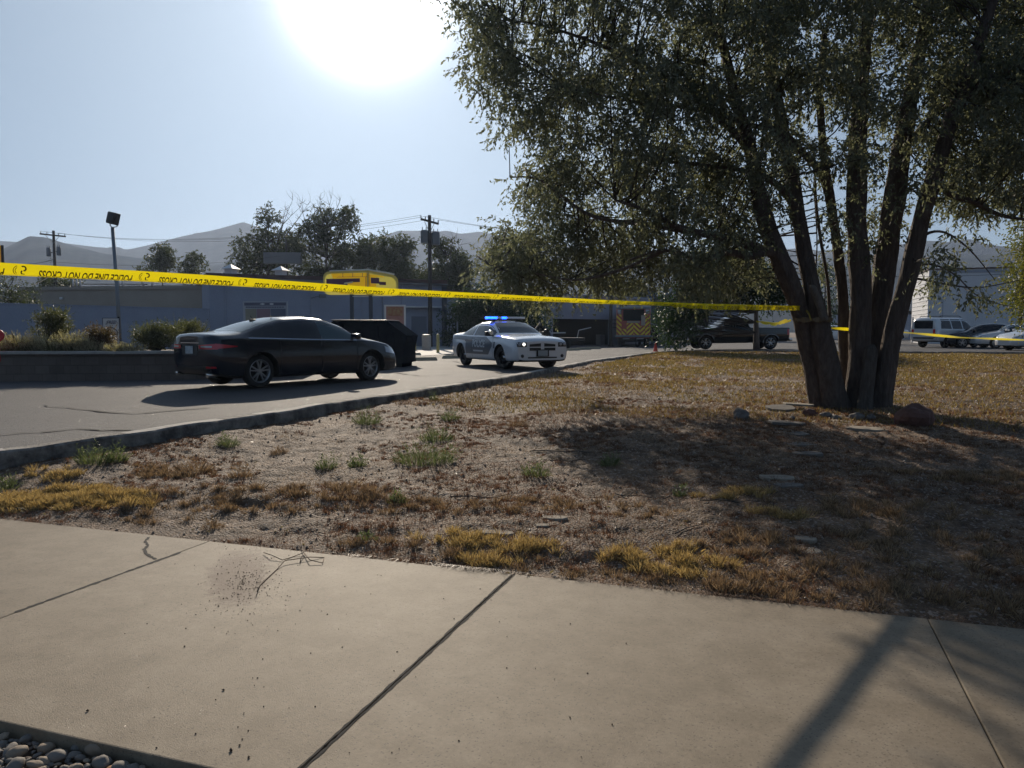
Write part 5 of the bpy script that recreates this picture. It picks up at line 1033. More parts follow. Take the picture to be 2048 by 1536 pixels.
simple(sc_st(SED, .98, 1.0), 'white_sedan', 'pale car behind the rightmost trunk, left of the white building', M['paint_silver'], (1800, 681), 185, 1.4, (-1.38, 1.42), (-1.5, 1.0, ((-.95, -.9), (0, .06))), (1.2, .42), (-1.75, -.85), z=.62, r=.33, glass=glp)
simple(SUV, 'dark_suv', 'dark SUV with a pale window edge parked right of the fire engine', M['paint_black'], (1316, 690), 80, 1.7, (-1.40, 1.42), (-2.05, 1.05, ((-1.05, -.95), (-.02, .08))), (1.22, .70), None, z=.46, r=.35, cat='suv', rails=True)

# ---- fire engine ----
YEL = mat('chevron_yellow', (.90, .66, .05), .35, coat=.3); RED = mat('engine_red', (.48, .09, .06), .35, coat=.3); TAN = mat('engine_panel', (.42, .33, .26), .5)
q = WC((1266 - 1024) / F * 57, 57, .452); fe = empty('fire_engine', q, YAW + R(90 - 9.5), 'fire engine seen from behind with red and yellow chevrons on its tail', 'fire engine')
# local: x forward (away), y left
mb = MB(); mb.box((.02, -1.24, .62), (8.2, 1.24, 2.9), bev=.04); mb.build('body', RED, fe, auto=True)
mb = MB(); mb.box((8.25, -1.2, .6), (10.4, 1.2, 2.85), bev=.08); mb.build('cab', RED, fe, auto=True)
def clip(poly, x0, x1, y0, y1):
    def cl(P, f, inter):
        o = []
        for i in range(len(P)):
            a, b = P[i], P[(i + 1) % len(P)]
            if f(a): o.append(a)
            if f(a) != f(b): o.append(inter(a, b))
        return o
    def ix(c): return lambda a, b: (c, a[1] + (b[1] - a[1]) * (c - a[0]) / (b[0] - a[0]))
    def iy(c): return lambda a, b: (a[0] + (b[0] - a[0]) * (c - a[1]) / (b[1] - a[1]), c)
    for f, g_ in ((lambda p: p[0] >= x0, ix(x0)), (lambda p: p[0] <= x1, ix(x1)), (lambda p: p[1] >= y0, iy(y0)), (lambda p: p[1] <= y1, iy(y1))):
        if poly: poly = cl(poly, f, g_)
    return poly
def chev(name, y0, y1, z0, z1, slope, x=-.003, wdt=.17, ph=0):
    mb = MB(); base = MB(); base.box((x + .001, y0, z0), (x + .03, y1, z1)); 
    for k in range(-14, 20):
        c = k * 2 * wdt + ph; P = [(y0, c), (y1, c + slope * (y1 - y0)), (y1, c + wdt + slope * (y1 - y0)), (y0, c + wdt)]; P = clip(P, y0, y1, z0, z1)
        if P and len(P) > 2: mb.poly([(x - .004, a, b) for a, b in P])
    o = base.build(name, RED, fe); mb.build('chevrons', YEL, o)
chev('side_column', .86, 1.22, .86, 2.35, .95, ph=.1); chev('side_column', -1.22, -.86, .86, 2.35, -.95, ph=.1)
chev('tail_panel', 0, .48, .86, 1.72, -.95, -.05); chev('tail_panel', -.48, 0, .86, 1.72, .95, -.05); chev('tail_panel', .5, .84, .86, 1.3, .95); chev('tail_panel', -.84, -.5, .86, 1.5, -.95)
mb = MB(); mb.box((-.02, -.78, 1.9), (.0, .74, 2.72)); mb.build('hose_bed_opening', M['under'], fe)
mb = MB(); mb.box((-.03, -.46, 1.74), (0, .46, 1.88), bev=.01); mb.build('tail_shelf', TAN, fe); mb = MB(); mb.box((-.035, -.86, 1.55), (-.005, -.56, 2.3), bev=.01); mb.build('locker_door', TAN, fe)
mb = MB(); mb.box((-.12, -1.26, 2.76), (.05, 1.26, 2.92), bev=.02); mb.build('top_rail', M['galv'], fe, auto=True)
for y in (-1.02, 1.02): mb = MB(); mb.box((-.06, y - .14, 2.40), (-.01, y + .14, 2.72), bev=.02); mb.build('warning_lamp', M['clear_lens'], fe, auto=True)
for y in (-.55, .55): mb = MB(); mb.box((-.14, y - .3, 2.80), (-.10, y + .3, 2.88), bev=.01); mb.build('warning_lamp', M['clear_lens'], fe)
mb = MB(); mb.box((-.45, -1.3, .70), (.0, 1.3, .84), bev=.02); mb.build('tail_step', M['galv'], fe, auto=True)
for y in (-.5, .5): mb = MB(); mb.box((-.47, y - .25, .56), (-.44, y + .25, .64)); mb.build('step_light', M['clear_lens'], fe)
for x in (2.2, 8.9):
    for y in (-.98, .98): mb = MB(); mb.lathe([(.001, -.2), (.3, -.2), (.46, -.17), (.5, -.12), (.5, .12), (.46, .17), (.3, .2), (.001, .2)], 24, M=Matrix.Translation((x, y, .5)), axis='y'); mb.build('wheel', M['rubber'], fe, True)
mb = MB(); mb.box((0.1, -1.0, .35), (8.0, 1.0, .62)); mb.build('chassis', M['under'], fe)
for y in (-1.3, 1.3): mb = MB(); mb.tube([(-.3, y * .98, .8), (-.35, y * 1.08, .72)], .03, 6); mb.build('marker_arm', M['galv'], fe)
# ================= BUILDINGS, SIGNS, POLES, TAPE =================
def wallmat(name, c1, c2, brick=None, rough=.9):
    m, t, b, tcn = node_mat(name); n1 = noise(t, tcn, .35, 6, .65); c = ramp(t, n1.outputs['Fac'], [(.3, c1), (.7, c2)]).outputs[0]
    n2 = noise(t, tcn, 12, 4, .7); c = mixc(t, .35, c, ramp(t, n2.outputs['Fac'], [(.3, (.7, .7, .7)), (.7, (1.15, 1.15, 1.15))]).outputs[0], 'MULTIPLY')
    h = n2.outputs['Fac']
    if brick:
        sx = t.nodes.new('ShaderNodeSeparateXYZ'); lk(t, tcn.outputs['Object'], sx.inputs[0]); ad = t.nodes.new('ShaderNodeMath'); lk(t, sx.outputs[0], ad.inputs[0]); lk(t, sx.outputs[1], ad.inputs[1])
        cb = t.nodes.new('ShaderNodeCombineXYZ'); lk(t, ad.outputs[0], cb.inputs[0]); lk(t, sx.outputs[2], cb.inputs[1])
        br_ = t.nodes.new('ShaderNodeTexBrick'); br_.inputs['Scale'].default_value = 1; br_.inputs['Brick Width'].default_value = brick[0]; br_.inputs['Row Height'].default_value = brick[1]; br_.inputs['Mortar Size'].default_value = brick[2]
        br_.inputs['Mortar Smooth'].default_value = .3; br_.inputs['Color1'].default_value = (1, 1, 1, 1); br_.inputs['Color2'].default_value = (.74, .74, .74, 1); br_.inputs['Mortar'].default_value = (*brick[3], 1); br_.inputs['Bias'].default_value = 0
        lk(t, cb.outputs[0], br_.inputs['Vector']); c = mixc(t, 1.0, c, br_.outputs['Color'], 'MULTIPLY')
        inv = t.nodes.new('ShaderNodeMath'); inv.operation = 'SUBTRACT'; inv.inputs[0].default_value = 1; lk(t, br_.outputs['Fac'], inv.inputs[1]); h = inv.outputs[0]
        lk(t, bumpn(t, h, .6, .012), b.inputs['Normal'])
    lk(t, c, b.inputs['Base Color']); b.inputs['Roughness'].default_value = rough; return m
M['wall_blue'] = wallmat('blue_grey_paint', (.27, .295, .37), (.33, .36, .44)); M['wall_tan'] = wallmat('tan_stucco', (.30, .26, .215), (.37, .325, .27)); M['wall_grey'] = wallmat('grey_paint', (.30, .32, .37), (.38, .40, .46))
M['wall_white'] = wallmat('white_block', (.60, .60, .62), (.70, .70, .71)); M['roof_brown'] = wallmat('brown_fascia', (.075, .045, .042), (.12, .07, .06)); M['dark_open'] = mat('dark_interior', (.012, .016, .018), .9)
M['block'] = wallmat('split_block', (.10, .078, .066), (.19, .15, .125), (.42, .20, .008, (.6, .58, .56))); M['white_paint'] = mat('white_metal_paint', (.62, .63, .64), .5); M['cap'] = mat('block_cap', (.30, .27, .24), .8, n=(5, (.40, .37, .33)))
def wall_frame(name, a, b, label, cat, z0=0.0):
    """a, b: (lateral, depth) camera metres ; local x runs along the wall, y runs away from the viewer"""
    A = WC(a[0], a[1], z0); Bq = WC(b[0], b[1], z0); v = Bq - A; e = empty(name, A, math.atan2(v.y, v.x), label, cat); return e, v.length
def ab(px, d): return ((px - 1024) / F * d, d)
def prism(name, x0, x1, y0, y1, z0, z1, m, par, bev=0):
    mb = MB(); mb.box((x0, y0, z0), (x1, y1, z1), bev=bev); return mb.build(name, m, par)
# low blue wall
e, L = wall_frame('blue_wall', (-27.4, 41.5), (-20.25, 52), 'low blue-grey painted wall running behind the planter', 'wall')
prism('wall', -9, L, 0, .3, 0, 3.04, M['wall_blue'], e); prism('coping', -9, L, -.03, .33, 3.042, 3.10, M['wall_blue'], e)
# tan building
e, L = wall_frame('tan_building', ab(45, 60), ab(432, 57.5), 'tan flat-roofed stucco building rising above the low blue wall', 'building')
prism('wall', 0, L, 0, 9, 0, 4.72, M['wall_tan'], e); prism('parapet', -.15, L + .1, -.12, 9.1, 4.72, 4.98, M['wall_tan'], e); prism('pilaster', .95, 1.25, -.1, .0, 0, 4.7, M['wall_tan'], e); prism('pilaster', L - 1.0, L - .8, -.1, 0, 0, 4.7, M['wall_tan'], e)
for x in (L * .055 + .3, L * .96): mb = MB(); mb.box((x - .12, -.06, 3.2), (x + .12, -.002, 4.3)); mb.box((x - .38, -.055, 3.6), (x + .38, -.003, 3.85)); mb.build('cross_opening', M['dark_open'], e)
mb = MB(); mb.box((3.55, -.22, 4.0), (3.75, -.02, 4.18), bev=.03); mb.build('wall_lamp', M['white_paint'], e); prism('flat_roof_edge', .3, L - .3, .3, 8.5, 4.98, 5.0, M['roof_brown'], e)
for k, px in enumerate((152, 159, 166, 243, 250, 291, 309, 400)):
    q = WC(*ab(px, 61), 5.0); mb = MB(); mb.tube([(0, 0, 0), (0, 0, .68)], .07, 8); mb.tube([(0, 0, .68), (0, 0, .78)], .11, 8); o = mb.build('roof_pipe', M['white_paint'], None, True); o.location = q
    tag(o, 'pale roof pipe on the tan building, number %s from the left' % ['one', 'two', 'three', 'four', 'five', 'six', 'seven', 'eight'][k], 'roof pipe', 'roof pipes on the tan building')
mb = MB(); a_, b_ = WC(*ab(170, 61.3), 5.28), WC(*ab(300, 61), 5.25); mb.tube([a_, b_], .035, 6); tag(mb.build('roof_conduit', M['wire']), 'long dark conduit laid between pipes on the tan roof', 'pipe')
# taller blue building
e, L = wall_frame('blue_building', (-20.2, 52), (-5.2, 59.3), 'blue-grey single-storey building with brown roof edge behind the yellow sign', 'building')
prism('wall', 0, L, 0, 9, 0, 5.05, M['wall_blue'], e); prism('fascia', -.2, L + .2, -.25, 9.2, 5.05, 5.45, M['roof_brown'], e); prism('door_awning', L - 3.2, L - .35, -.5, -.02, 3.35, 3.45, M['white_paint'], e)
prism('door', L - 2.6, L - 1.4, -.04, -.001, .3, 2.7, mat('blue_door', (.13, .155, .20), .7), e); prism('pilaster', L - .15, L + .2, -.12, -.001, 0, 5.04, mat('dark_pilaster', (.05, .06, .08), .8), e)
mb = MB(); mb.tube([(L * .40, -.05, 3.9), (L * .40 + .3, -.35, 4.0), (L * .40 + .6, -.5, 4.05)], .03, 6); mb.box((L * .40 + .5, -.7, 3.92), (L * .40 + .95, -.4, 4.2), bev=.05); mb.build('wall_lamp', M['transformer'], e)
mb = MB(); mb.tube([(L * .40, -.06, .5), (L * .40, -.06, 5.0)], .04, 6); mb.build('conduit', M['wall_blue'], e)
for f in (.06, .62, .80): mb = MB(); mb.tube([(L * f, -.09, .3), (L * f, -.09, 4.95), (L * f, -.3, 5.1)], .05, 6); mb.build('downpipe', M['wall_blue'], e)
mb = MB(); mb.box((L * .70, -.14, 1.3), (L * .70 + .35, -.001, 1.95), bev=.02); mb.tube([(L * .70 + .17, -.07, 1.95), (L * .70 + .17, -.07, 4.9)], .03, 6); mb.build('meter_box', M['transformer'], e)
prism('gutter', -.2, L + .2, -.36, -.252, 5.05, 5.16, M['transformer'], e)
e2, L2_ = wall_frame('blue_building', (-5.0, 59.4), (1.0, 61.5), 'darker blue-grey wing with roof pipes, behind the vine-covered tree', 'building')
prism('wall', 0, L2_, 0, 8, 0, 4.3, M['wall_blue'], e2); prism('fascia', -.1, L2_ + .2, -.2, 8, 4.3, 4.75, M['roof_brown'], e2)
prism('faint_poster', 1.2, 2.7, -.03, -.001, 1.9, 3.1, mat('faded_poster', (.13, .155, .205), .8, n=(5, (.19, .22, .27))), e2)
for px, d in ((466, 55), (565, 56.5)):
    q = WC(*ab(px, d), 5.45); mb = MB(); mb.box((-.3, -.3, 0), (.3, .3, .5)); mb.add([(-.5, -.5, .5), (.5, -.5, .5), (.5, .5, .5), (-.5, .5, .5), (0, 0, .85)], [(0, 1, 4), (1, 2, 4), (2, 3, 4), (3, 0, 4), (0, 3, 2, 1)])
    o = mb.build('roof_vent', M['white_paint']); o.location = q; tag(o, 'pale capped roof vent, %s one on the blue building' % ('left' if px < 500 else 'right'), 'roof vent', 'roof vents')
e, L = wall_frame('pale_building', ab(926, 92), ab(962, 92), 'pale distant building with a red strip, showing over the vine-covered tree', 'building'); prism('wall', 0, L, 0, 6, 0, 7.2, M['white_paint'], e); prism('sign_band', .8, L, -.05, -.001, 6.1, 6.5, RED, e)
# grey garage building
e, L = wall_frame('garage_building', ab(1089, 60), ab(1345, 72), 'grey garage with a wide dark bay opening right of the police car', 'building')
w0, w1 = L * .055, L * .47
for x0_, x1_, z0_, z1_ in ((0, w0, 0, 4.4), (w0, w1, 2.62, 4.4), (w1, L, 0, 4.4)): prism('wall', x0_, x1_, 0, .3, z0_, z1_, M['wall_grey'], e)
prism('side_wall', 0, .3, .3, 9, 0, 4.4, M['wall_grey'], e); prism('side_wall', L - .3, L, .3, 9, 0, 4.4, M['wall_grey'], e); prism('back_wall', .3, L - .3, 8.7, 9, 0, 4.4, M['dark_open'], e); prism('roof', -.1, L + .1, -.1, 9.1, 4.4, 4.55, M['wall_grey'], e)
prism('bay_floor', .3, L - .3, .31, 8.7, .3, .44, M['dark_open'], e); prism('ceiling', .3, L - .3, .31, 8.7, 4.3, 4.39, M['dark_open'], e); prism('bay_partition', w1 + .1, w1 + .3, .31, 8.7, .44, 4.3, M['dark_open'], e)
mb = MB(); 
for k in range(3): mb.box((w1 + .25, -.03, 2.5 - k * .33), (w1 + 1.25, -.002, 2.58 - k * .33))
mb.build('worn_sign_lines', mat('worn_lettering', (.10, .10, .13), .8), e); mb = MB(); mb.box((w1 - .75, .5, .44), (w1 - .15, 1.0, 1.3), bev=.02); mb.build('cabinet', M['transformer'], e)
mb = MB(); mb.box((w0, -.06, 2.56), (w1, .02, 2.62)); mb.build('lintel_trim', M['wall_grey'], e); 
for k, (px, w_, h_) in enumerate(((1302, .8, 1.5), (1318, .7, .9))):
    q = WC(*ab(px, 70), 0); mb = MB(); mb.box((-w_ / 2, -.4, 0), (w_ / 2, .4, 3.7 + h_)); mb.box((-w_ / 2 - .06, -.46, 3.7 + h_), (w_ / 2 + .06, .46, 3.82 + h_)); o = mb.build('chimney', mat('slate_paint', (.07, .085, .11), .8)); o.location = q; tag(o, ['square dark chimney above the fire engine', 'shorter dark flue right of the square chimney'][k], 'chimney')
e, L = wall_frame('grey_building', ab(1330, 78), ab(1475, 76), 'pale grey building half hidden behind the dark green tree', 'building'); prism('wall', 0, L, 0, 8, 0, 5.9, M['wall_grey'], e); prism('roof', -.1, L + .1, -.1, 8.1, 5.9, 6.1, M['roof_brown'], e); prism('window', L * .45, L * .6, -.03, -.001, 2, 3.6, M['dark_glass'], e)
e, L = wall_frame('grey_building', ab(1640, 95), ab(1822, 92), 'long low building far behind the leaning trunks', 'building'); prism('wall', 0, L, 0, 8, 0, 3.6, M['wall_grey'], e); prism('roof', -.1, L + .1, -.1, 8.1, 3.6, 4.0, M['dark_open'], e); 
for k in range(3): prism('window', L * (.15 + .28 * k), L * (.28 + .28 * k), -.03, -.001, 1.4, 2.6, M['dark_glass'], e)
# white building at right: local x along the front, y back
A = WC(*ab(1852, 60), 0); e = empty('white_building', A, 0.0, 'tall white block building at the right with a sunlit side wall', 'building')
sid = 7.6; fr = 5.6
prism('wall', 0, fr, 0, sid, 0, 6.28, M['wall_white'], e); prism('coping', -.08, fr + .08, -.08, sid + .08, 6.28, 6.38, M['roof_brown'], e); mb = MB(); mb.box((1.0, -.03, .5), (1.04, -.001, 5.9)); mb.build('wall_joint', M['wall_grey'], e)
mb = MB()
for k in range(15): mb.box((-.035, .15, .9 + k * .34), (-.001, sid - .1, .93 + k * .34))
mb.build('siding_ledge', M['white_paint'], e); mb = MB(); mb.tube([(-.06, 6.6, .5), (-.06, 6.6, 2.8)], .05, 6); mb.build('downpipe', M['white_paint'], e); prism('fence_top', 1.1, fr - .1, -.04, -.001, 6.0, 6.2, M['wall_grey'], e)
e = empty('white_building', WC(*ab(2006, 62), 0), 0, 'lower pale wing right of the dark pole beside the white building', 'building'); prism('wall', 0, 9, 0, 6, 0, 4.4, M['wall_white'], e); prism('roof', -.1, 9.1, -.1, 6.1, 4.4, 4.6, M['roof_brown'], e)

# planter block wall (ends behind the sedan), soil inside
wp = [WC(-24, 16.6, 0), WC(-12.4, 17.85, 0), WC(-8.2, 18.35, 0), WC(-6.3, 18.9, 0), WC(-5.3, 20.0, 0), WC(-5.6, 22.5, 0)]
V = []; Fc = []; path = densify(wp, 8, 0)
for i, p in enumerate(path):
    t_ = (path[min(i + 1, len(path) - 1)] - path[max(i - 1, 0)]).normalized(); n_ = Vector((-t_.y, t_.x, 0))
    for off, z in ((0, .2), (0.03, 1.06), (.28, 1.06), (.28, .2)): q = p + n_ * off; V.append((q.x, q.y, z))
for i in range(len(path) - 1):
    for k in range(3): Fc.append((i * 4 + k, i * 4 + k + 1, i * 4 + 5 + k, i * 4 + 4 + k))
pw = mesh_obj('planter_wall', V, Fc, M['block']); tag(pw, 'dark split-face block retaining wall of the raised planter at left', 'retaining wall')
V = []; Fc = []
for i, p in enumerate(path):
    t_ = (path[min(i + 1, len(path) - 1)] - path[max(i - 1, 0)]).normalized(); n_ = Vector((-t_.y, t_.x, 0)); j = (vn(i * .9, 3, 1) - .5) * .012
    for off, z in ((-.03 + j, 1.064), (-.03 + j, 1.122), (-.018, 1.13), (.30, 1.132), (.30, 1.064)): q = p + n_ * off; V.append((q.x, q.y, z + j * .4))
for i in range(len(path) - 1):
    for k in range(5): k2 = (k + 1) % 5; Fc.append((i * 5 + k, i * 5 + k2, i * 5 + 5 + k2, i * 5 + 5 + k))
Fc += [(4, 3, 2, 1, 0), tuple((len(path) - 1) * 5 + k for k in range(5))]
mesh_obj('wall_cap', V, Fc, M['cap'], pw)
inn = [p for p in path]; back = [WC(-7.0, 23.5, 0), WC(-14, 24.5, 0), WC(-30, 24, 0)]
soil = [(p.x, p.y, 1.03) for p in inn] + [(p.x, p.y, 1.03) for p in back]; tag(mesh_obj('planter_soil', soil, [tuple(range(len(soil)))], M['soil']), kind='structure')

# floodlight pole
q = WC(*ab(242, 33), .4); pole = empty('floodlight_pole', q, YAW, 'slim grey pole with a tilted dark floodlight box on top', 'light pole'); H_ = 1.6 + (662 - 458) / F * 33 - .4
mb = MB(); mb.tube([(0, 0, 0), (-.06, 0, H_ * .5), (-.17, 0, H_)], [.085, .08, .075], 10); mb.build('pole', M['galv'], pole, True)
mb = MB(); Mx = Matrix.Translation((-.12, 0, H_ + .38)) @ Matrix.Rotation(R(14), 4, 'Y') @ Matrix.Rotation(R(-25), 4, 'Z'); mb.box((-.24, -.13, -.25), (.24, .13, .25), bev=.03, M=Mx); mb.box((-.20, -.17, -.21), (.20, -.12, .21), bev=.01, M=Mx)
mb.build('lamp_head', M['black_plastic'], pole, auto=True); mb = MB(); mb.tube([(-.28, 0, H_ + .28), (-.26, 0, H_ + .08), (-.17, 0, H_), (.02, 0, H_ + .05), (.08, 0, H_ + .3)], .025, 6); mb.build('bracket', M['galv'], pole)
mb = MB(); mb.box((-.04, -.10, 1.6), (.04, -.07, 1.8)); mb.build('hand_hole', M['under'], pole)

# utility poles
WPTS = {}
def upole(px, d, zt, label, arms, r=.15, tr=(), rot=0, armlen=1.9, slope=0, z0=.4):
    q = WC(*ab(px, d), z0); p = empty('utility_pole', q, YAW + rot, label, 'utility pole'); mb = MB(); h = zt - z0; mb.tube([(0, 0, 0), (0, 0, h)], [r, r * .72], 10); mb.build('pole', M['wood_pole'], p, True); pts = []
    for za in arms:
        z = h - za; mb = MB(); s_ = slope; mb.box((-armlen, -.2, -.07), (armlen, -.08, .07), M=Matrix.Translation((0, 0, z)) @ Matrix.Rotation(s_, 4, 'Y')); mb.build('crossarm', M['wood_pole'], p)
        mb = MB(); mb.tube([(-armlen * .55, -.14, z - .02 + armlen * .55 * math.sin(s_) * -0), (0, -.14, z - .8)], .025, 5); mb.tube([(armlen * .55, -.14, z - .05), (0, -.14, z - .8)], .025, 5); mb.build('brace', M['galv'], p)
        for x in (-armlen * .93, -armlen * .45, armlen * .45, armlen * .93):
            zz = z - x * math.sin(s_); mb = MB(); mb.lathe([(.03, 0), (.05, .06), (.03, .1), (.05, .14), (.02, .2)], 8, M=Matrix.Translation((x, -.14, zz + .07))); mb.build('insulator', M['galv'], p); pts.append(p.matrix_basis @ Vector((x, -.14, zz + .27)))
    for (x, zc_, w_, hh, kind) in tr:
        mb = MB(); z = zc_ - z0
        mb.lathe([(.001, -hh / 2), (w_, -hh / 2), (w_, hh / 2), (w_ * .8, hh / 2 + .06), (.001, hh / 2 + .08)], 16, M=Matrix.Translation((x, -.1, z)))
        for s_ in (-.5, .5): mb.tube([(x + s_ * w_, -.1, z + hh / 2), (x + s_ * w_, -.1, z + hh / 2 + .28)], .03, 5)
        mb.box((min(0, x), -.05, z - .05), (max(0, x), .02, z + .05)); mb.build('transformer', M['transformer'], p, auto=True)
    p['_'] = 0; del p['_']; return p, pts
p1, w1_ = upole(117, 76, 1.6 + 198 / F * 76, 'wooden utility pole at left with a sloping crossarm and two small transformers', [.45], .17, [(-.5, 1.6 + 155 / F * 76, .20, .75, 0), (.5, 1.6 + 157 / F * 76, .20, .75, 0)], 0, 1.25, R(6))
mb = MB(); h = 1.6 + 198 / F * 76 - .4
for k in range(5): mb.tube([(-.14, -.05, h - 2.6 - k * .35), (-.42, -.05, h - 2.7 - k * .35)], .03, 5)
mb.build('cable_rack', M['galv'], p1)
p2_, w2_ = upole(861, 56, 1.6 + 228 / F * 56, 'wooden utility pole behind the menu board with two large grey transformers', [.45], .17, [(-.38, 1.6 + 185 / F * 56, .27, .85, 0), (.42, 1.6 + 182 / F * 56, .30, .85, 0)], R(10), .66, R(14))
p3_, w3_ = upole(1221, 57, 1.6 + 92 / F * 57, 'plain wooden utility pole in front of the garage, left of the fire engine', [.35], .15, [], 0, 1.6, 0)
p4_, w4_ = upole(2003, 58.5, 1.6 + 130 / F * 58.5, 'dark pole against the corner of the white building', [], .19)
p5_, w5_ = upole(577, 84, 1.6 + 182 / F * 84, 'faint pole with a dark sign box among the tallest trees', [], .14); mb = MB(); mb.box((-2.4, -.3, 8.4), (1.6, .3, 9.6), bev=.05); mb.build('sign_box', M['transformer'], p5_)
p6_, w6_ = upole(2038, 45, 1.6 + 240 / F * 45, 'thin dark pole at the right edge behind the branches', [], .10)
def wire(name, a, b, sag, label, r=.014, n=14):
    mb = MB(); mb.tube([a.lerp(b, k / n) - Vector((0, 0, sag * 4 * (k / n) * (1 - k / n))) for k in range(n + 1)], r, 4, cap=False); return tag(mb.build(name, M['wire']), label, 'wire', 'overhead wires')
far = [WC(x, d, z) for x, d, z in ((-95, 95, 12.0), (60, 62, 9.5))]
for k in range(3):
    wire('overhead_wire', w1_[k], w2_[k], 1.2, 'overhead wire between the left and middle utility poles, %s strand' % ['left', 'middle', 'right'][k], .012)
wire('overhead_wire', w2_[3], WC(*ab(1500, 60), 1.6 + 200 / F * 60), .8, 'overhead wire running right from the middle pole into the crown, upper strand', .012); wire('overhead_wire', w2_[1], WC(*ab(1500, 60), 1.6 + 190 / F * 60), .8, 'overhead wire running right from the middle pole into the crown, lower strand', .012)
wire('overhead_wire', WC(*ab(0, 74), 1.6 + 138 / F * 74), PD(110, 518, 76), .4, 'bright service cable from the left picture edge to the left utility pole', .03); wire('overhead_wire', WC(*ab(0, 74), 1.6 + 142 / F * 74), PD(200, 562, 62), .3, 'dark service cable dropping to the tan roof', .02)
wire('overhead_wire', PD(110, 545, 76), PD(62, 572, 62), .1, 'thin guy wire left of the left utility pole', .02); wire('overhead_wire', WC(*ab(793, 57), 1.6 + 103 / F * 57), WC(*ab(1100, 58), 1.6 + 95 / F * 58), .4, 'thick cable along the eave of the blue building', .035)
wire('overhead_wire', w3_[0], WC(*ab(1330, 70), 1.6 + 88 / F * 70), .3, 'cable from the garage pole towards the chimneys', .02); wire('overhead_wire', PD(1500, 540, 50), PD(2010, 548, 58.5), .3, 'wire passing behind the trunks to the dark pole', .02)
wire('overhead_wire', PD(1500, 440, 55), PD(1720, 441, 56), .1, 'wire seen between the trunks high up', .022); wire('overhead_wire', WC(*ab(117, 76), 8.3), PD(560, 512, 80), .6, 'low wire right of the left utility pole', .012)

# yellow cushion-shaped corner sign on two posts
SY = leaf_mat('sign_yellow', (.62, .52, .17), (.62, .52, .17), .22); SYb = leaf_mat('sign_yellow_painted_sunlit', (.85, .60, .07), (.85, .60, .07), .6); MAR = mat('sign_maroon', (.13, .045, .085), .6); SPO = mat('sign_post', (.045, .055, .075), .6)  # brighter second yellow: sunlight through the faces put into the colour
c0 = WC(*ab(738, 38.2), 0); ys = empty('yellow_sign', c0, YAW, 'big yellow box sign with maroon bands on two dark posts above the dumpster', 'sign'); zb_, zt_ = 1.6 + 72 / F * 38.2, 1.6 + 120 / F * 38.2
def face2(x0, y0, x1, y1, zb0, zb1, zt0, zt1, rad, m, name, bulge=.0, nseg=8):
    """slab from corner (x0,y0) to (x1,y1) with rounded outer corners; returns object"""
    L_ = math.hypot(x1 - x0, y1 - y0); ux, uy = (x1 - x0) / L_, (y1 - y0) / L_; out = [(0, zb0)]
    for k in range(nseg + 1): a = -math.pi / 2 + math.pi / 2 * k / nseg; out.append((L_ - rad + rad * math.cos(a), zb1 + rad + rad * math.sin(a)))
    for k in range(nseg + 1): a = math.pi / 2 * k / nseg; out.append((L_ - rad + rad * math.cos(a), zt1 - rad + rad * math.sin(a)))
    out.append((0, zt0)); n = len(out); th_ = .22; nx, ny = -uy, ux
    if ny < 0: nx, ny = -nx, -ny
    V = [(x0 + ux * s_, y0 + uy * s_, z) for s_, z in out] + [(x0 + ux * s_ + nx * th_, y0 + uy * s_ + ny * th_, z) for s_, z in out]
    Fc = [tuple(range(n))] + [(k, (k + 1) % n, n + (k + 1) % n, n + k) for k in range(n)]
    return mesh_obj(name, V, Fc, m, ys), (ux, uy)
LF = (-2.32, .5); RF = (1.32, 1.1)
f1, u1_ = face2(0, 0, LF[0], LF[1], zb_, zb_ + .02, zt_, zt_ - .02, .32, SY, 'left_face'); f2, u2_ = face2(0.02, 0.02, RF[0], RF[1], zb_ - .03, zb_ - .03, zt_, zt_ - .16, .34, SY, 'right_face')
def onface(u_, par, pts, m, name, off=.006):
    mb = MB(); nx, ny = -u_[1], u_[0]
    if ny > 0: nx, ny = -nx, -ny
    for P in pts: mb.poly([(u_[0] * s_ + nx * off, u_[1] * s_ + ny * off, z) for s_, z in P])
    return mb.build(name, m, par)
def rct(a, b, z0, z1): return [(a, z0), (b, z0), (b, z1), (a, z1)]
zm_ = zb_; onface(u1_, f1, [[(.05, zm_ + .06), (1.45, zm_ + .06), (1.95, zt_ - .12), (.05, zt_ - .12)]], SYb, 'painted_sunlit_area', .004)
onface(u1_, f1, [rct(.42, 2.2, zt_ - .56, zt_ - .38), [(1.0, zt_ - .78), (2.2, zt_ - .70), (2.2, zt_ - .56), (1.15, zt_ - .56)]], MAR, 'maroon_band'); onface(u1_, f1, [[(1.28, zt_ - .66), (.80, zt_ - .60), (.78, zt_ - .52), (1.24, zt_ - .58)], [(1.1, zt_ - .82), (.68, zt_ - .80), (.72, zt_ - .74), (1.1, zt_ - .73)]], mat('sign_cream', (.7, .62, .4), .6), 'pale_emblem', .010)
onface(u1_, f1, [rct(.03, 1.65, zt_ - .31, zt_ - .295)] + [rct(x, x + .025, zt_ - .30, zt_ - .12) for x in (.28, .78, 1.3)] + [rct(.12, .14, zb_ + .1, zt_ - .32)], MAR, 'frame_shadow_line', .008); onface(u1_, f1, [rct(.05, .75, zb_ + .13, zb_ + .22)], M['decal_blue'], 'small_plate', .009)  # frame shadows drawn on the face as thin maroon strips
onface(u2_, f2, [rct(.15, .62, zt_ - .62, zt_ - .34), rct(.62, 1.0, zt_ - .68, zt_ - .52)], MAR, 'maroon_band'); onface(u2_, f2, [[(.03, zb_ + .1), (.45, zb_ + .1), (.45, zt_ - .3), (.9, zt_ - .3), (.9, zt_ - .24), (.03, zt_ - .18)]], SYb, 'painted_sunlit_area', .004)
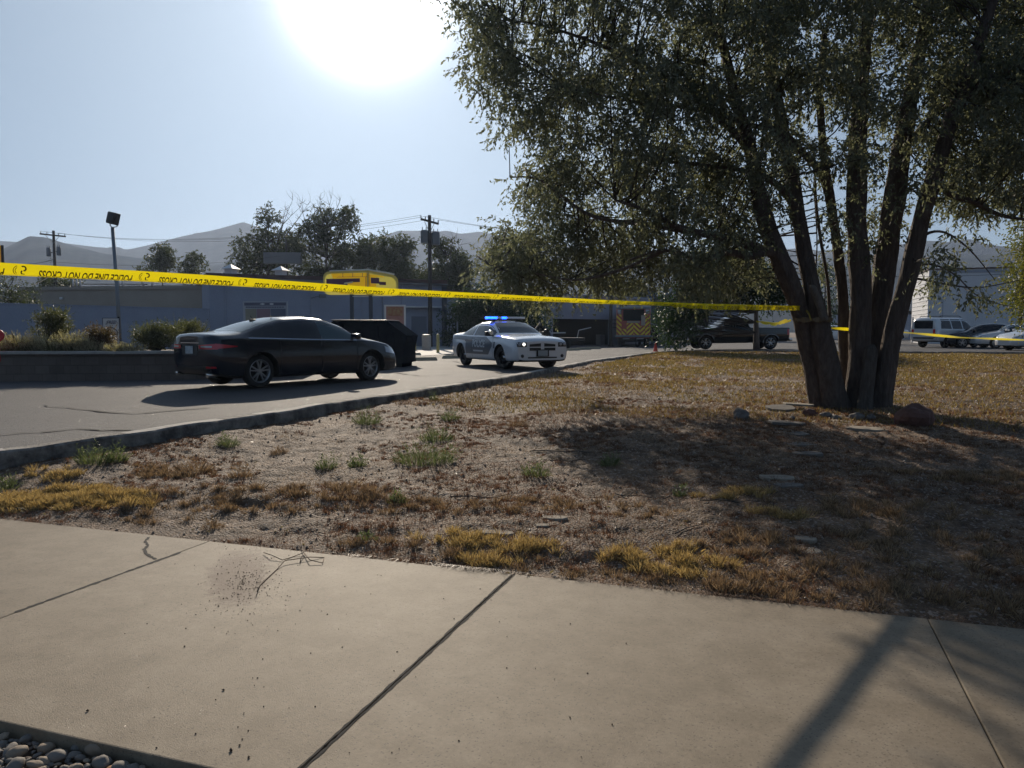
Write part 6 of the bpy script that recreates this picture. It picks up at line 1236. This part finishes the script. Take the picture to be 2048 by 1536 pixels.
mb = MB(); mb.tube([(LF[0] * .86, LF[1] * .86 + .1, zt_ - .005), (0, .1, zt_ + .03), (RF[0] * .6, RF[1] * .6 + .1, zt_ - .06), (RF[0] * .85, RF[1] * .85 + .1, zt_ - .12)], .045, 6); mb.build('top_seam', mat('pale_seam', (.72, .70, .60), .5), ys)
for x, y in ((-.87, .32), (.08, .22)): mb = MB(); mb.box((x - .085, y - .085, .4), (x + .085, y + .085, zb_ + .1)); mb.build('post', SPO, ys)
mb = MB(); mb.box((-.8, .15, zb_ - .09), (1.1, .3, zb_ - .05)); mb.build('frame_rail', M['white_paint'], ys)

# menu board with white frame, behind the dumpster
q = WC(*ab(791, 44), .45); mn_ = empty('menu_board', q, YAW + R(4), 'tall reddish poster board in a white frame behind the dumpster', 'poster board'); zt2 = 1.6 + 52 / F * 44 - .45
mb = MB(); 
for a, b_ in (((-.6, -.05, .3), (-.5, .05, zt2)), ((.5, -.05, .3), (.6, .05, zt2)), ((-.5, -.05, zt2 - .09), (.5, .05, zt2)), ((-.5, -.05, .3), (.5, .05, .4))): mb.box(a, b_)
mb.build('frame', M['white_paint'], mn_); prism('poster', -.5, .5, -.01, .02, .4, zt2 - .09, mat('poster_red', (.30, .14, .13), .6, n=(3, (.36, .19, .17))), mn_); prism('poster_header', -.42, .42, -.03, -.011, zt2 - .62, zt2 - .14, mat('poster_food', (.34, .24, .12), .6, n=(4.5, (.25, .08, .05))), mn_)
mb = MB(); [mb.box((-.3, -.03, zt2 - 1.0 - k * .28), (.3, -.012, zt2 - .94 - k * .28)) for k in range(4)]; mb.build('text_line', mat('poster_line', (.33, .17, .15), .6), mn_)
for x in (-.55, .55): prism('post', x - .04, x + .04, -.04, .04, -.05, .298, M['white_paint'], mn_)
# order board seen over the sedan roof
q = WC(*ab(533, 31), .45); ob = empty('order_board', q, YAW + R(-4), 'wide white order board with dark header strip seen over the sedan roof', 'order board'); zt3 = 1.6 + 59 / F * 31 - .45; hw = .90
prism('panel', -hw, hw, -.05, .05, zt3 - .95, zt3, mat('board_white', (.36, .38, .42), .6), ob); prism('header_strip', -hw + .06, hw - .04, -.06, -.051, zt3 - .17, zt3 - .05, mat('header_dark', (.10, .11, .16), .6), ob)
mb = MB(); mb.lathe([(.001, 0), (.085, 0)], 20, M=Matrix.Translation((.28, -.064, zt3 - .11)) @ Matrix.Diagonal((1, 1, .45, 1)) @ Matrix.Rotation(R(90), 4, 'X')); mb.add([(-.22, -.064, zt3 - .11), (-.08, -.064, zt3 - .15), (.02, -.064, zt3 - .11), (-.08, -.064, zt3 - .07)], [(0, 1, 2, 3)]); mb.build('header_mark', M['white_paint'], ob)
prism('yellow_panel', -hw + .1, -.35, -.06, -.051, zt3 - .85, zt3 - .30, mat('board_yellow', (.26, .25, .19), .6), ob); prism('red_panel', -.33, .22, -.06, -.051, zt3 - .85, zt3 - .30, mat('board_red', (.24, .16, .19), .6), ob); prism('blue_panel', .24, hw - .06, -.06, -.051, zt3 - .85, zt3 - .30, mat('board_blue', (.11, .13, .18), .6), ob)
mb = MB(); random.seed(5)
x = -hw + .12
while x < hw - .12: w_ = random.uniform(.03, .09); mb.box((x, -.062, zt3 - .26), (x + w_ * .7, -.051, zt3 - .21)); x += w_
mb.build('worn_lettering', mat('board_text', (.13, .14, .19), .6), ob)
for x in (-.7, .7): prism('post', x - .05, x + .05, -.05, .05, 0, zt3 - .95, SPO, ob)
# FREE poster
q = WC(*ab(225, 25), .98); fp = empty('poster_sign', q, YAW + R(3), 'white sign reading FREE in a dark frame, behind the rusty bush', 'sign'); zt4 = 1.6 + 25 / F * 25 - .98
prism('frame', -.27, .27, -.02, .03, .1, zt4 + .02, SPO, fp); prism('panel', -.245, .245, -.03, -.021, .13, zt4, mat('poster_grey', (.52, .54, .54), .6), fp)
V, Fc = text_mesh('¡FREE!', .15, .25, 0, .004); mesh_obj('lettering', [Vector((v.x * .85, -.034, v.y + zt4 - .13)) for v in V], Fc, mat('poster_ink', (.05, .06, .09), .6), fp)
mb = MB(); mb.tube([(.20 * math.cos(a) - .0, -.035, zt4 - .48 + .19 * math.sin(a)) for a in np.linspace(-.6, 2.6, 14)], .018, 5); mb.build('curved_arrow', M['decal_blue'], fp)
for x in (-.25, .25): prism('leg', x - .02, x + .02, -.02, .02, -.05, .099, SPO, fp)
# small beige sign left of the sedan
q = WC(*ab(388, 30), .45); sg = empty('wall_sign', q, YAW, 'small pale-framed brown panel low on the blue wall left of the sedan roof', 'sign'); zt5 = 1.6 + 20 / F * 30 - .45; prism('frame', -.32, .32, -.03, .03, .5, zt5, mat('beige_frame', (.36, .32, .30), .6), sg); prism('panel', -.26, .26, -.04, -.031, .56, zt5 - .05, mat('brown_panel', (.12, .07, .06), .6, n=(4, (.22, .15, .12))), sg); prism('post', -.04, .04, -.04, .04, 0, .499, SPO, sg)
# yellow sign and red disc at the left picture edge
q = WC(*ab(-14, 60), .4); s2 = empty('pole_sign', q, YAW, 'yellow sign board cut by the upper left picture edge', 'sign'); z_ = 1.6 + 150 / F * 60; prism('panel', -1.3, 1.05, -.1, .1, z_ - .65 - .4, z_ + .72 - .4, leaf_mat('dull_yellow', (.55, .38, .08), (.55, .38, .08), .5), s2); prism('border', 1.05, 1.13, -.12, .12, z_ - 1.1, z_ + .36, M['under'], s2)
mb = MB(); mb.poly([(.3, -.11, z_ - .8), (.75, -.11, z_ - .9), (.95, -.11, z_ - .45), (.7, -.11, z_ - .6), (.6, -.11, z_ - .2), (.45, -.11, z_ - .5)]); mb.build('red_mark', mat('mark_red', (.30, .06, .03), .6), s2); prism('post', -.3, -.1, -.1, .1, 0, z_ - 1.05, SPO, s2)
q = PD(-4, 671, 17.9); mb = MB(); mb.lathe([(.001, -.02), (.14, -.02), (.145, 0), (.14, .02), (.001, .02)], 24, M=Matrix.Rotation(YAW, 4, 'Z') @ Matrix.Rotation(R(90), 4, 'X')); mb.box((-.02, -.02, -.6), (.02, .02, -.1)); o = mb.build('red_disc_marker', mat('disc_red', (.65, .03, .035), .5), None, auto=True); o.location = q; tag(o, 'round red marker at the left picture edge above the planter', 'marker')

# dumpster
q = WC(*ab(738, 24.6), .452); dp = empty('dumpster', q, YAW + R(-6), 'large dark steel dumpster with a sloping right side behind the sedan', 'dumpster'); dp.scale = (.94, .94, .95); DM = mat('dumpster_paint', (.008, .012, .018), 1.0, 0, .0, n=(3, (.014, .02, .027)), bump=(8, .3, .01))
P = [(-1.25, .14), (1.22, .14), (1.20, .62), (1.30, 1.06), (.62, 1.55), (-1.25, 1.55)]; mb = MB(); mb.add([(x, 0, z) for x, z in P] + [(x, 1.7, z) for x, z in P], [tuple(range(6)), tuple(range(11, 5, -1))] + [(k, (k + 1) % 6, 6 + (k + 1) % 6, 6 + k) for k in range(6)]); mb.build('body', DM, dp)
mb = MB(); 
for x in (-.9, -.3, .3, .85): mb.box((x - .04, -.06, .2), (x + .04, -.002, 1.4 if x < .8 else 1.2), bev=.01)
mb.box((-1.27, -.07, 1.44), (.64, -.003, 1.52), bev=.01); mb.box((-1.27, -.07, .62), (1.2, -.003, .72), bev=.01); mb.build('ribs', DM, dp); prism('sleeve_pocket', 1.24, 1.42, .15, .45, .85, 1.0, DM, dp); prism('foot', -1.1, -.9, .1, 1.6, 0, .14, DM, dp); prism('foot', .9, 1.1, .1, 1.6, 0, .14, DM, dp)
mb = MB(); mb.box((-1.28, -.05, 1.555), (-.28, 1.72, 1.585), bev=.01); mb.box((-.26, -.05, 1.555), (.64, 1.72, 1.58), bev=.01); mb.build('lid', mat('lid_plastic', (.02, .022, .025), .35), dp)
# bollards, can, wheel stops, cone
BY = mat('bollard_yellow', (.42, .36, .12), .6, n=(8, (.34, .30, .14)))
for k, (px, py, lb) in enumerate([(830, 701, 'yellow bollard left of the litter bin'), (876, 706, 'yellow bollard right of the litter bin')]):
    q = PZ(px, py, .45); mb = MB(); mb.lathe([(.08, 0), (.08, .93), (.06, .985), (.001, 1.0)], 16); o = mb.build('bollard', BY, None, auto=True); o.location = q; tag(o, lb, 'bollard', 'yellow bollards')
q = PZ(853, 700, .455); tc_ = empty('litter_bin', q, YAW, 'speckled pale concrete litter bin between the yellow bollards', 'litter bin'); mb = MB(); mb.lathe([(.24, 0), (.27, .05), (.28, .72), (.25, .76)], 20); mb.build('drum', mat('bin_concrete', (.32, .31, .29), .8, n=(25, (.44, .42, .39))), tc_, auto=True)
mb = MB(); mb.lathe([(.29, .76), (.29, .80), (.25, .92), (.10, .95), (.001, .95)], 20); mb.build('lid', mat('bin_lid', (.46, .42, .33), .6), tc_, auto=True)
WS = mat('wheel_stop_paint', (.30, .27, .19), .8, n=(9, (.40, .36, .26)))
for px, py, d_len, rz_, lb in [(850, 721, 1.9, 24, 'faded yellow wheel stop nearest the black dumpster'), (906, 717, 1.8, 22, 'wheel stop touching the rear of the police car'), (828, 711, 1.3, 20, 'darker wheel stop beside the dumpster side'), (1143, 701, 1.8, 8, 'wheel stop right of the police car, first of three'), (1167, 699.5, 1.7, 8, 'wheel stop right of the police car, middle of three'), (1187, 698, 1.7, 8, 'wheel stop right of the police car, third of three')]:
    q = PZ(px, py, .452); mb = MB(); l_ = d_len / 2 * (.55 if px > 1000 else .52); mb.add([(-l_, -.09, 0), (l_, -.09, 0), (l_ - .05, -.05, .13), (-l_ + .05, -.05, .13), (-l_, .09, 0), (l_, .09, 0), (l_ - .05, .05, .13), (-l_ + .05, .05, .13)], [(0, 1, 2, 3), (4, 7, 6, 5), (3, 2, 6, 7), (0, 3, 7, 4), (1, 5, 6, 2), (0, 4, 5, 1)])
    o = mb.build('wheel_stop', WS); o.location = q; o.rotation_euler = (0, 0, YAW + R(rz_)); tag(o, lb, 'wheel stop', 'concrete wheel stops')
q = PZ(1311, 706, zr(-6.5, 38) + .01); cn = empty('traffic_cone', q, 0, 'small orange-red traffic cone at the kerb before the fire engine', 'traffic cone'); CO = mat('cone_orange', (.85, .09, .05), .5, emis=None)
mb = MB(); mb.lathe([(.135, .03), (.03, .47), (.022, .49), (.001, .49)], 18); mb.build('cone', CO, cn, True); mb = MB(); mb.box((-.17, -.17, 0), (.17, .17, .03), bev=.008); mb.build('base', CO, cn); mb = MB(); mb.lathe([(.098, .17), (.072, .28)], 18); mb.build('collar', mat('cone_collar', (.75, .35, .30), .4), cn, True)
# hoop frames beside the fire engine
for k, (px, d, r_) in enumerate([(1300, 57, 1.05), (1306, 59, 1.15), (1314, 61, 1.0)]):
    q = WC(*ab(px, d), .45); mb = MB(); mb.tube([(-r_, 0, 0), (-r_, 0, 1.3)] + [(r_ * math.cos(a), 0, 1.3 + r_ * 1.0 * math.sin(a)) for a in np.linspace(math.pi, 0, 16)] + [(r_, 0, 1.3), (r_, 0, 0)], .035, 6); o = mb.build('hoop_frame', M['wire'], None, True); o.location = q; o.rotation_euler = (0, 0, YAW + R(8 * k)); tag(o, ['dark arched hoop nearest the fire engine', 'middle dark arched hoop behind the fire engine', 'farthest dark arched hoop beside the green tree'][k], 'hoop frame', 'arched hoop frames')
# dark trailers with long pale rods in front of the garage
q = WC(*ab(1120, 50), .45); tr_ = empty('flatbed_trailer', q, YAW + R(2), 'dark flatbed trailer with a long pale rod, in front of the garage bay', 'trailer'); mb = MB(); mb.box((-2.2, 0, .5), (1.6, 1.8, .72), bev=.02); mb.build('deck', M['black_plastic'], tr_); mb = MB(); mb.box((-2.2, 0, .722), (-1.0, 1.8, 1.5), bev=.08); mb.build('load', M['under'], tr_)
for x in (-.6, .4):
    for y in (0.1, 1.7): mb = MB(); mb.lathe([(.001, -.1), (.3, -.1), (.36, -.05), (.36, .05), (.3, .1), (.001, .1)], 18, M=Matrix.Translation((x, y, .36)), axis='y'); mb.build('wheel', M['rubber'], tr_, True)
mb = MB(); mb.tube([(-2.4, -.05, .98), (.35, -.05, 1.04)], .035, 6); mb.build('rod', M['white_paint'], tr_); mb = MB(); mb.tube([(1.2, -.05, 1.20), (2.0, -.05, 1.38)], .03, 6); mb.tube([(1.2, -.05, 1.2), (1.1, .2, .6)], .03, 5); mb.build('drawbar', M['white_paint'], tr_)
mb = MB(); q = WC(*ab(1078, 47), .45); mb.tube([(-.5, 0, .8), (.1, 0, 1.55), (.5, 0, 1.2)], [.12, .16, .10], 8); mb.box((-.4, -.2, .3), (.7, .4, 1.1), bev=.1)
for x in (-.6, .7): mb.lathe([(.001, -.06), (.26, -.06), (.31, 0), (.26, .06), (.001, .06)], 18, M=Matrix.Translation((x, 0, .31)), axis='y')
o = mb.build('motorcycle', M['black_plastic'], None, auto=True); o.location = q; o.rotation_euler = (0, 0, YAW); tag(o, 'dark covered motorcycle just right of the police car windscreen', 'motorcycle')
q = WC(*ab(915, 50), .45); mb = MB(); mb.tube([(0, 0, 0), (0, 0, 1.75)], .05, 8); o = mb.build('steel_post', M['transformer'], None, True); o.location = q; tag(o, 'thin steel post behind the police car tail', 'post')

# ---- barrier tape ----
TY = leaf_mat('tape_yellow', (.85, .66, .02), (.85, .66, .02), .38, rough=.3); TI = mat('tape_ink', (.06, .028, .01), .5)
L0, D0, S_, R_ = -986 / F, 3.75, 155.5, .1284
def tape_pt(t):
    d = D0 * (1 + R_ * t); x = ((-986 + S_ * t) / F) * D0; px = 1024 + (-986 + S_ * t) / (1 + R_ * t)
    yc = np.interp(px, [-60, 0, 400, 800, 1000, 1200, 1400, 1610], [521, 525, 549, 578, 588.5, 599.5, 607, 612]); return PD(px, float(yc), d)
# cross-section: (vertical drop, depth lean) from top edge, as fraction of width
TW = .077
def tsec(t, s):
    """point at fraction s (0 top edge .. 1 bottom edge)"""
    p = tape_pt(t)
    k1 = np.interp(t, [-1, 0, 4, 8, 11, 12.2, 13.5, 19.6], [.66, .66, .60, .56, .60, .8, 1, 1.15]); q = min(s, k1) * TW
    roll = max(0, s - k1) * TW; wob = .006 * math.sin(t * 2.1) + .004 * math.sin(t * 5.3)
    lean = np.interp(t, [0, 6, 11.5, 12.5, 19.6], [.30, .75, .85, .25, .15]) + (.25 * math.sin(t * 9) + .2 * math.sin(t * 23) if t > 11.5 else 0)
    dz = -q * math.cos(lean) - roll * .28; dy = q * math.sin(lean) + (roll * .9)
    return p + Vector((0, 0, dz)) + (FV * .79 - RV * .61) * dy + FV * wob * (1 if t > 1 else .5)
T1 = 19.55; ts = np.linspace(-1.2, T1, 760); ss = np.linspace(0, 1, 9)
V = np.array([tuple(tsec(t, s)) for t in ts for s in ss]); idx = np.arange(len(V)).reshape(len(ts), len(ss)); Fc = np.stack([idx[:-1, :-1], idx[1:, :-1], idx[1:, 1:], idx[:-1, 1:]], -1).reshape(-1, 4)
tp = mesh_obj('barrier_tape', V, Fc, TY, None, True); tag(tp, 'yellow police line tape stretched from the left picture edge to the leaning trunks', 'barrier tape')
V_, F_ = text_mesh('POLICE LINE DO NOT CROSS', 1.0, .30, 0, .022); tv = np.array([tuple(v) for v in V_]); wt = tv[:, 0].max() - tv[:, 0].min(); hm = .70
TV = []; TF = []
bm0 = bmesh.new(); me0 = bpy.data.meshes.new('x'); me0.from_pydata([tuple(v) for v in V_], [], F_); bm0.from_mesh(me0)
for yy in np.linspace(-.5, .6, 14): bmesh.ops.bisect_plane(bm0, geom=bm0.verts[:] + bm0.edges[:] + bm0.faces[:], plane_co=(0, yy, 0), plane_no=(0, 1, 0))
bm0.verts.index_update(); base_v = [v.co.copy() for v in bm0.verts]; base_f = [[v.index for v in f.verts] for f in bm0.faces]; bm0.free()
for k in range(-2, 20):
    n_ = len(TV); ok = True; tmp = []
    for v in base_v:
        u_ = (v.x / wt) * .766; t = k + .523 - u_; s = .60 + v.y * .78     # turned by 180 degrees
        if not (-1.2 < t < T1 - .05): ok = False; break
        p = tsec(t, s); g_ = tsec(t, min(1, s + .02)) - tsec(t, max(0, s - .02)); tt = tsec(t + .01, s) - tsec(t - .01, s); nn = g_.cross(tt).normalized()
        if nn.dot(camo.location - p) < 0: nn = -nn
        tmp.append(p + nn * (.0012 + .0002 * k))
    if ok: mesh_obj('printed_lettering', tmp, base_f, TI, tp)
LV = []; LF_ = []
def mark(poly, t0):
    n_ = len(LV)
    for a, b_ in poly: t = t0 + a; s = b_; p = tsec(t, s); LV.append(p + (camo.location - p).normalized() * .0018)
    LF_.append(tuple(range(n_, n_ + len(poly))))
for k in range(-1, 19):
    if k + .1 > T1: break
    def arc(r0, r1, a0, a1, cx, cy, n=8):
        A_ = np.linspace(a0, a1, n)
        for i in range(n - 1): mark([(cx + r0 * .13 * math.cos(A_[i]), cy + r0 * math.sin(A_[i])), (cx + r1 * .13 * math.cos(A_[i]), cy + r1 * math.sin(A_[i])), (cx + r1 * .13 * math.cos(A_[i + 1]), cy + r1 * math.sin(A_[i + 1])), (cx + r0 * .13 * math.cos(A_[i + 1]), cy + r0 * math.sin(A_[i + 1]))], k)
    arc(.30, .34, 2.0, 4.4, .0, .45); arc(.20, .235, 2.2, 4.2, .0, .45); arc(.10, .19, -2.2, 1.5, .03, .30); arc(.08, .16, 1.0, 4.2, .03, .55)
mesh_obj('printed_emblem', LV, LF_, TI, tp)
# tape wound round the trunks
e0 = tape_pt(T1); mb = MB(); c_t = PD(1626, 640, 12.42 + DOFF); ring = []
for k in range(41):
    a = 2 * math.pi * k / 40; p = c_t + RV * (.31 * math.cos(a)) + FV * (.24 * math.sin(a)); ring.append(p)
V = []
for k, p in enumerate(ring):
    o_ = (p - c_t).normalized() * (.012 * math.sin(k * 2.1) + .005); w_ = .035 + .012 * math.sin(k * 1.3)
    V += [p + o_ + UZ * w_, p - o_ * .5 - UZ * w_]
mesh_obj('trunk_wrap', V, [(2 * k, 2 * k + 1, 2 * k + 3, 2 * k + 2) for k in range(40)], mat('faded_wrap', (.15, .11, .06), .7), tp)
mb = MB(); mb.tube([e0 - UZ * .03, PD(1618, 628, 12.2 + DOFF), PD(1622, 640, 12.12 + DOFF)], [.02, .014, .010], 6, jit=.3); mb.build('tape_knot', mat('tape_knot', (.35, .27, .06), .6), tp)
def thin_tape(label, pts, w_, tw=.6, n=60, m=None):
    P = []; 
    for i in range(len(pts) - 1):
        for k in range(n): P.append(pts[i].lerp(pts[i + 1], k / n))
    P.append(pts[-1]); V = []
    for i, p in enumerate(P):
        a = .5 + tw * math.sin(i * .11) ; d = UZ * math.cos(a) * w_ / 2 + FV * math.sin(a) * w_ / 2; V += [p + d, p - d]
    return tag(mesh_obj('barrier_tape', V, [(2 * i, 2 * i + 1, 2 * i + 3, 2 * i + 2) for i in range(len(P) - 1)], m or TY, None, True), label, 'barrier tape')
thin_tape('thin yellow tape running right from the big tree across the far cars', [PD(1640, 655, 13.2), PD(1720, 660, 13.6), PD(1800, 664, 14.2), PD(1920, 675, 17), PD(2060, 680.5, 24)], .052, .5)
thin_tape('yellow tape sagging from the slim trunk to the big tree above the pickup bed', [PD(1514, 643, 37), PD(1535, 647, 33), PD(1552, 649, 30), PD(1575, 640, 22)], .12, .7)
thin_tape('upper strand of tape between the slim trunk and the big tree', [PD(1512, 643, 37), PD(1545, 646, 32), PD(1568, 646, 27), PD(1582, 640, 20)], .06, .4)
# ---- sunlit dusty air ----
hz = MB(); hz.box((-4700, -4700, -1.4), (4700, 4700, HZ_TOP)); hm_ = bpy.data.materials.new('haze_air'); hm_.use_nodes = True; t = hm_.node_tree; t.nodes.remove(t.nodes['Principled BSDF'])
pv_ = t.nodes.new('ShaderNodeVolumePrincipled'); pv_.inputs['Color'].default_value = (.60, .74, 1.0, 1); pv_.inputs['Density'].default_value = HAZE_D; pv_.inputs['Anisotropy'].default_value = .5; lk(t, pv_.outputs[0], t.nodes['Material Output'].inputs['Volume'])
ho = hz.build('haze', hm_); tag(ho, kind='stuff')
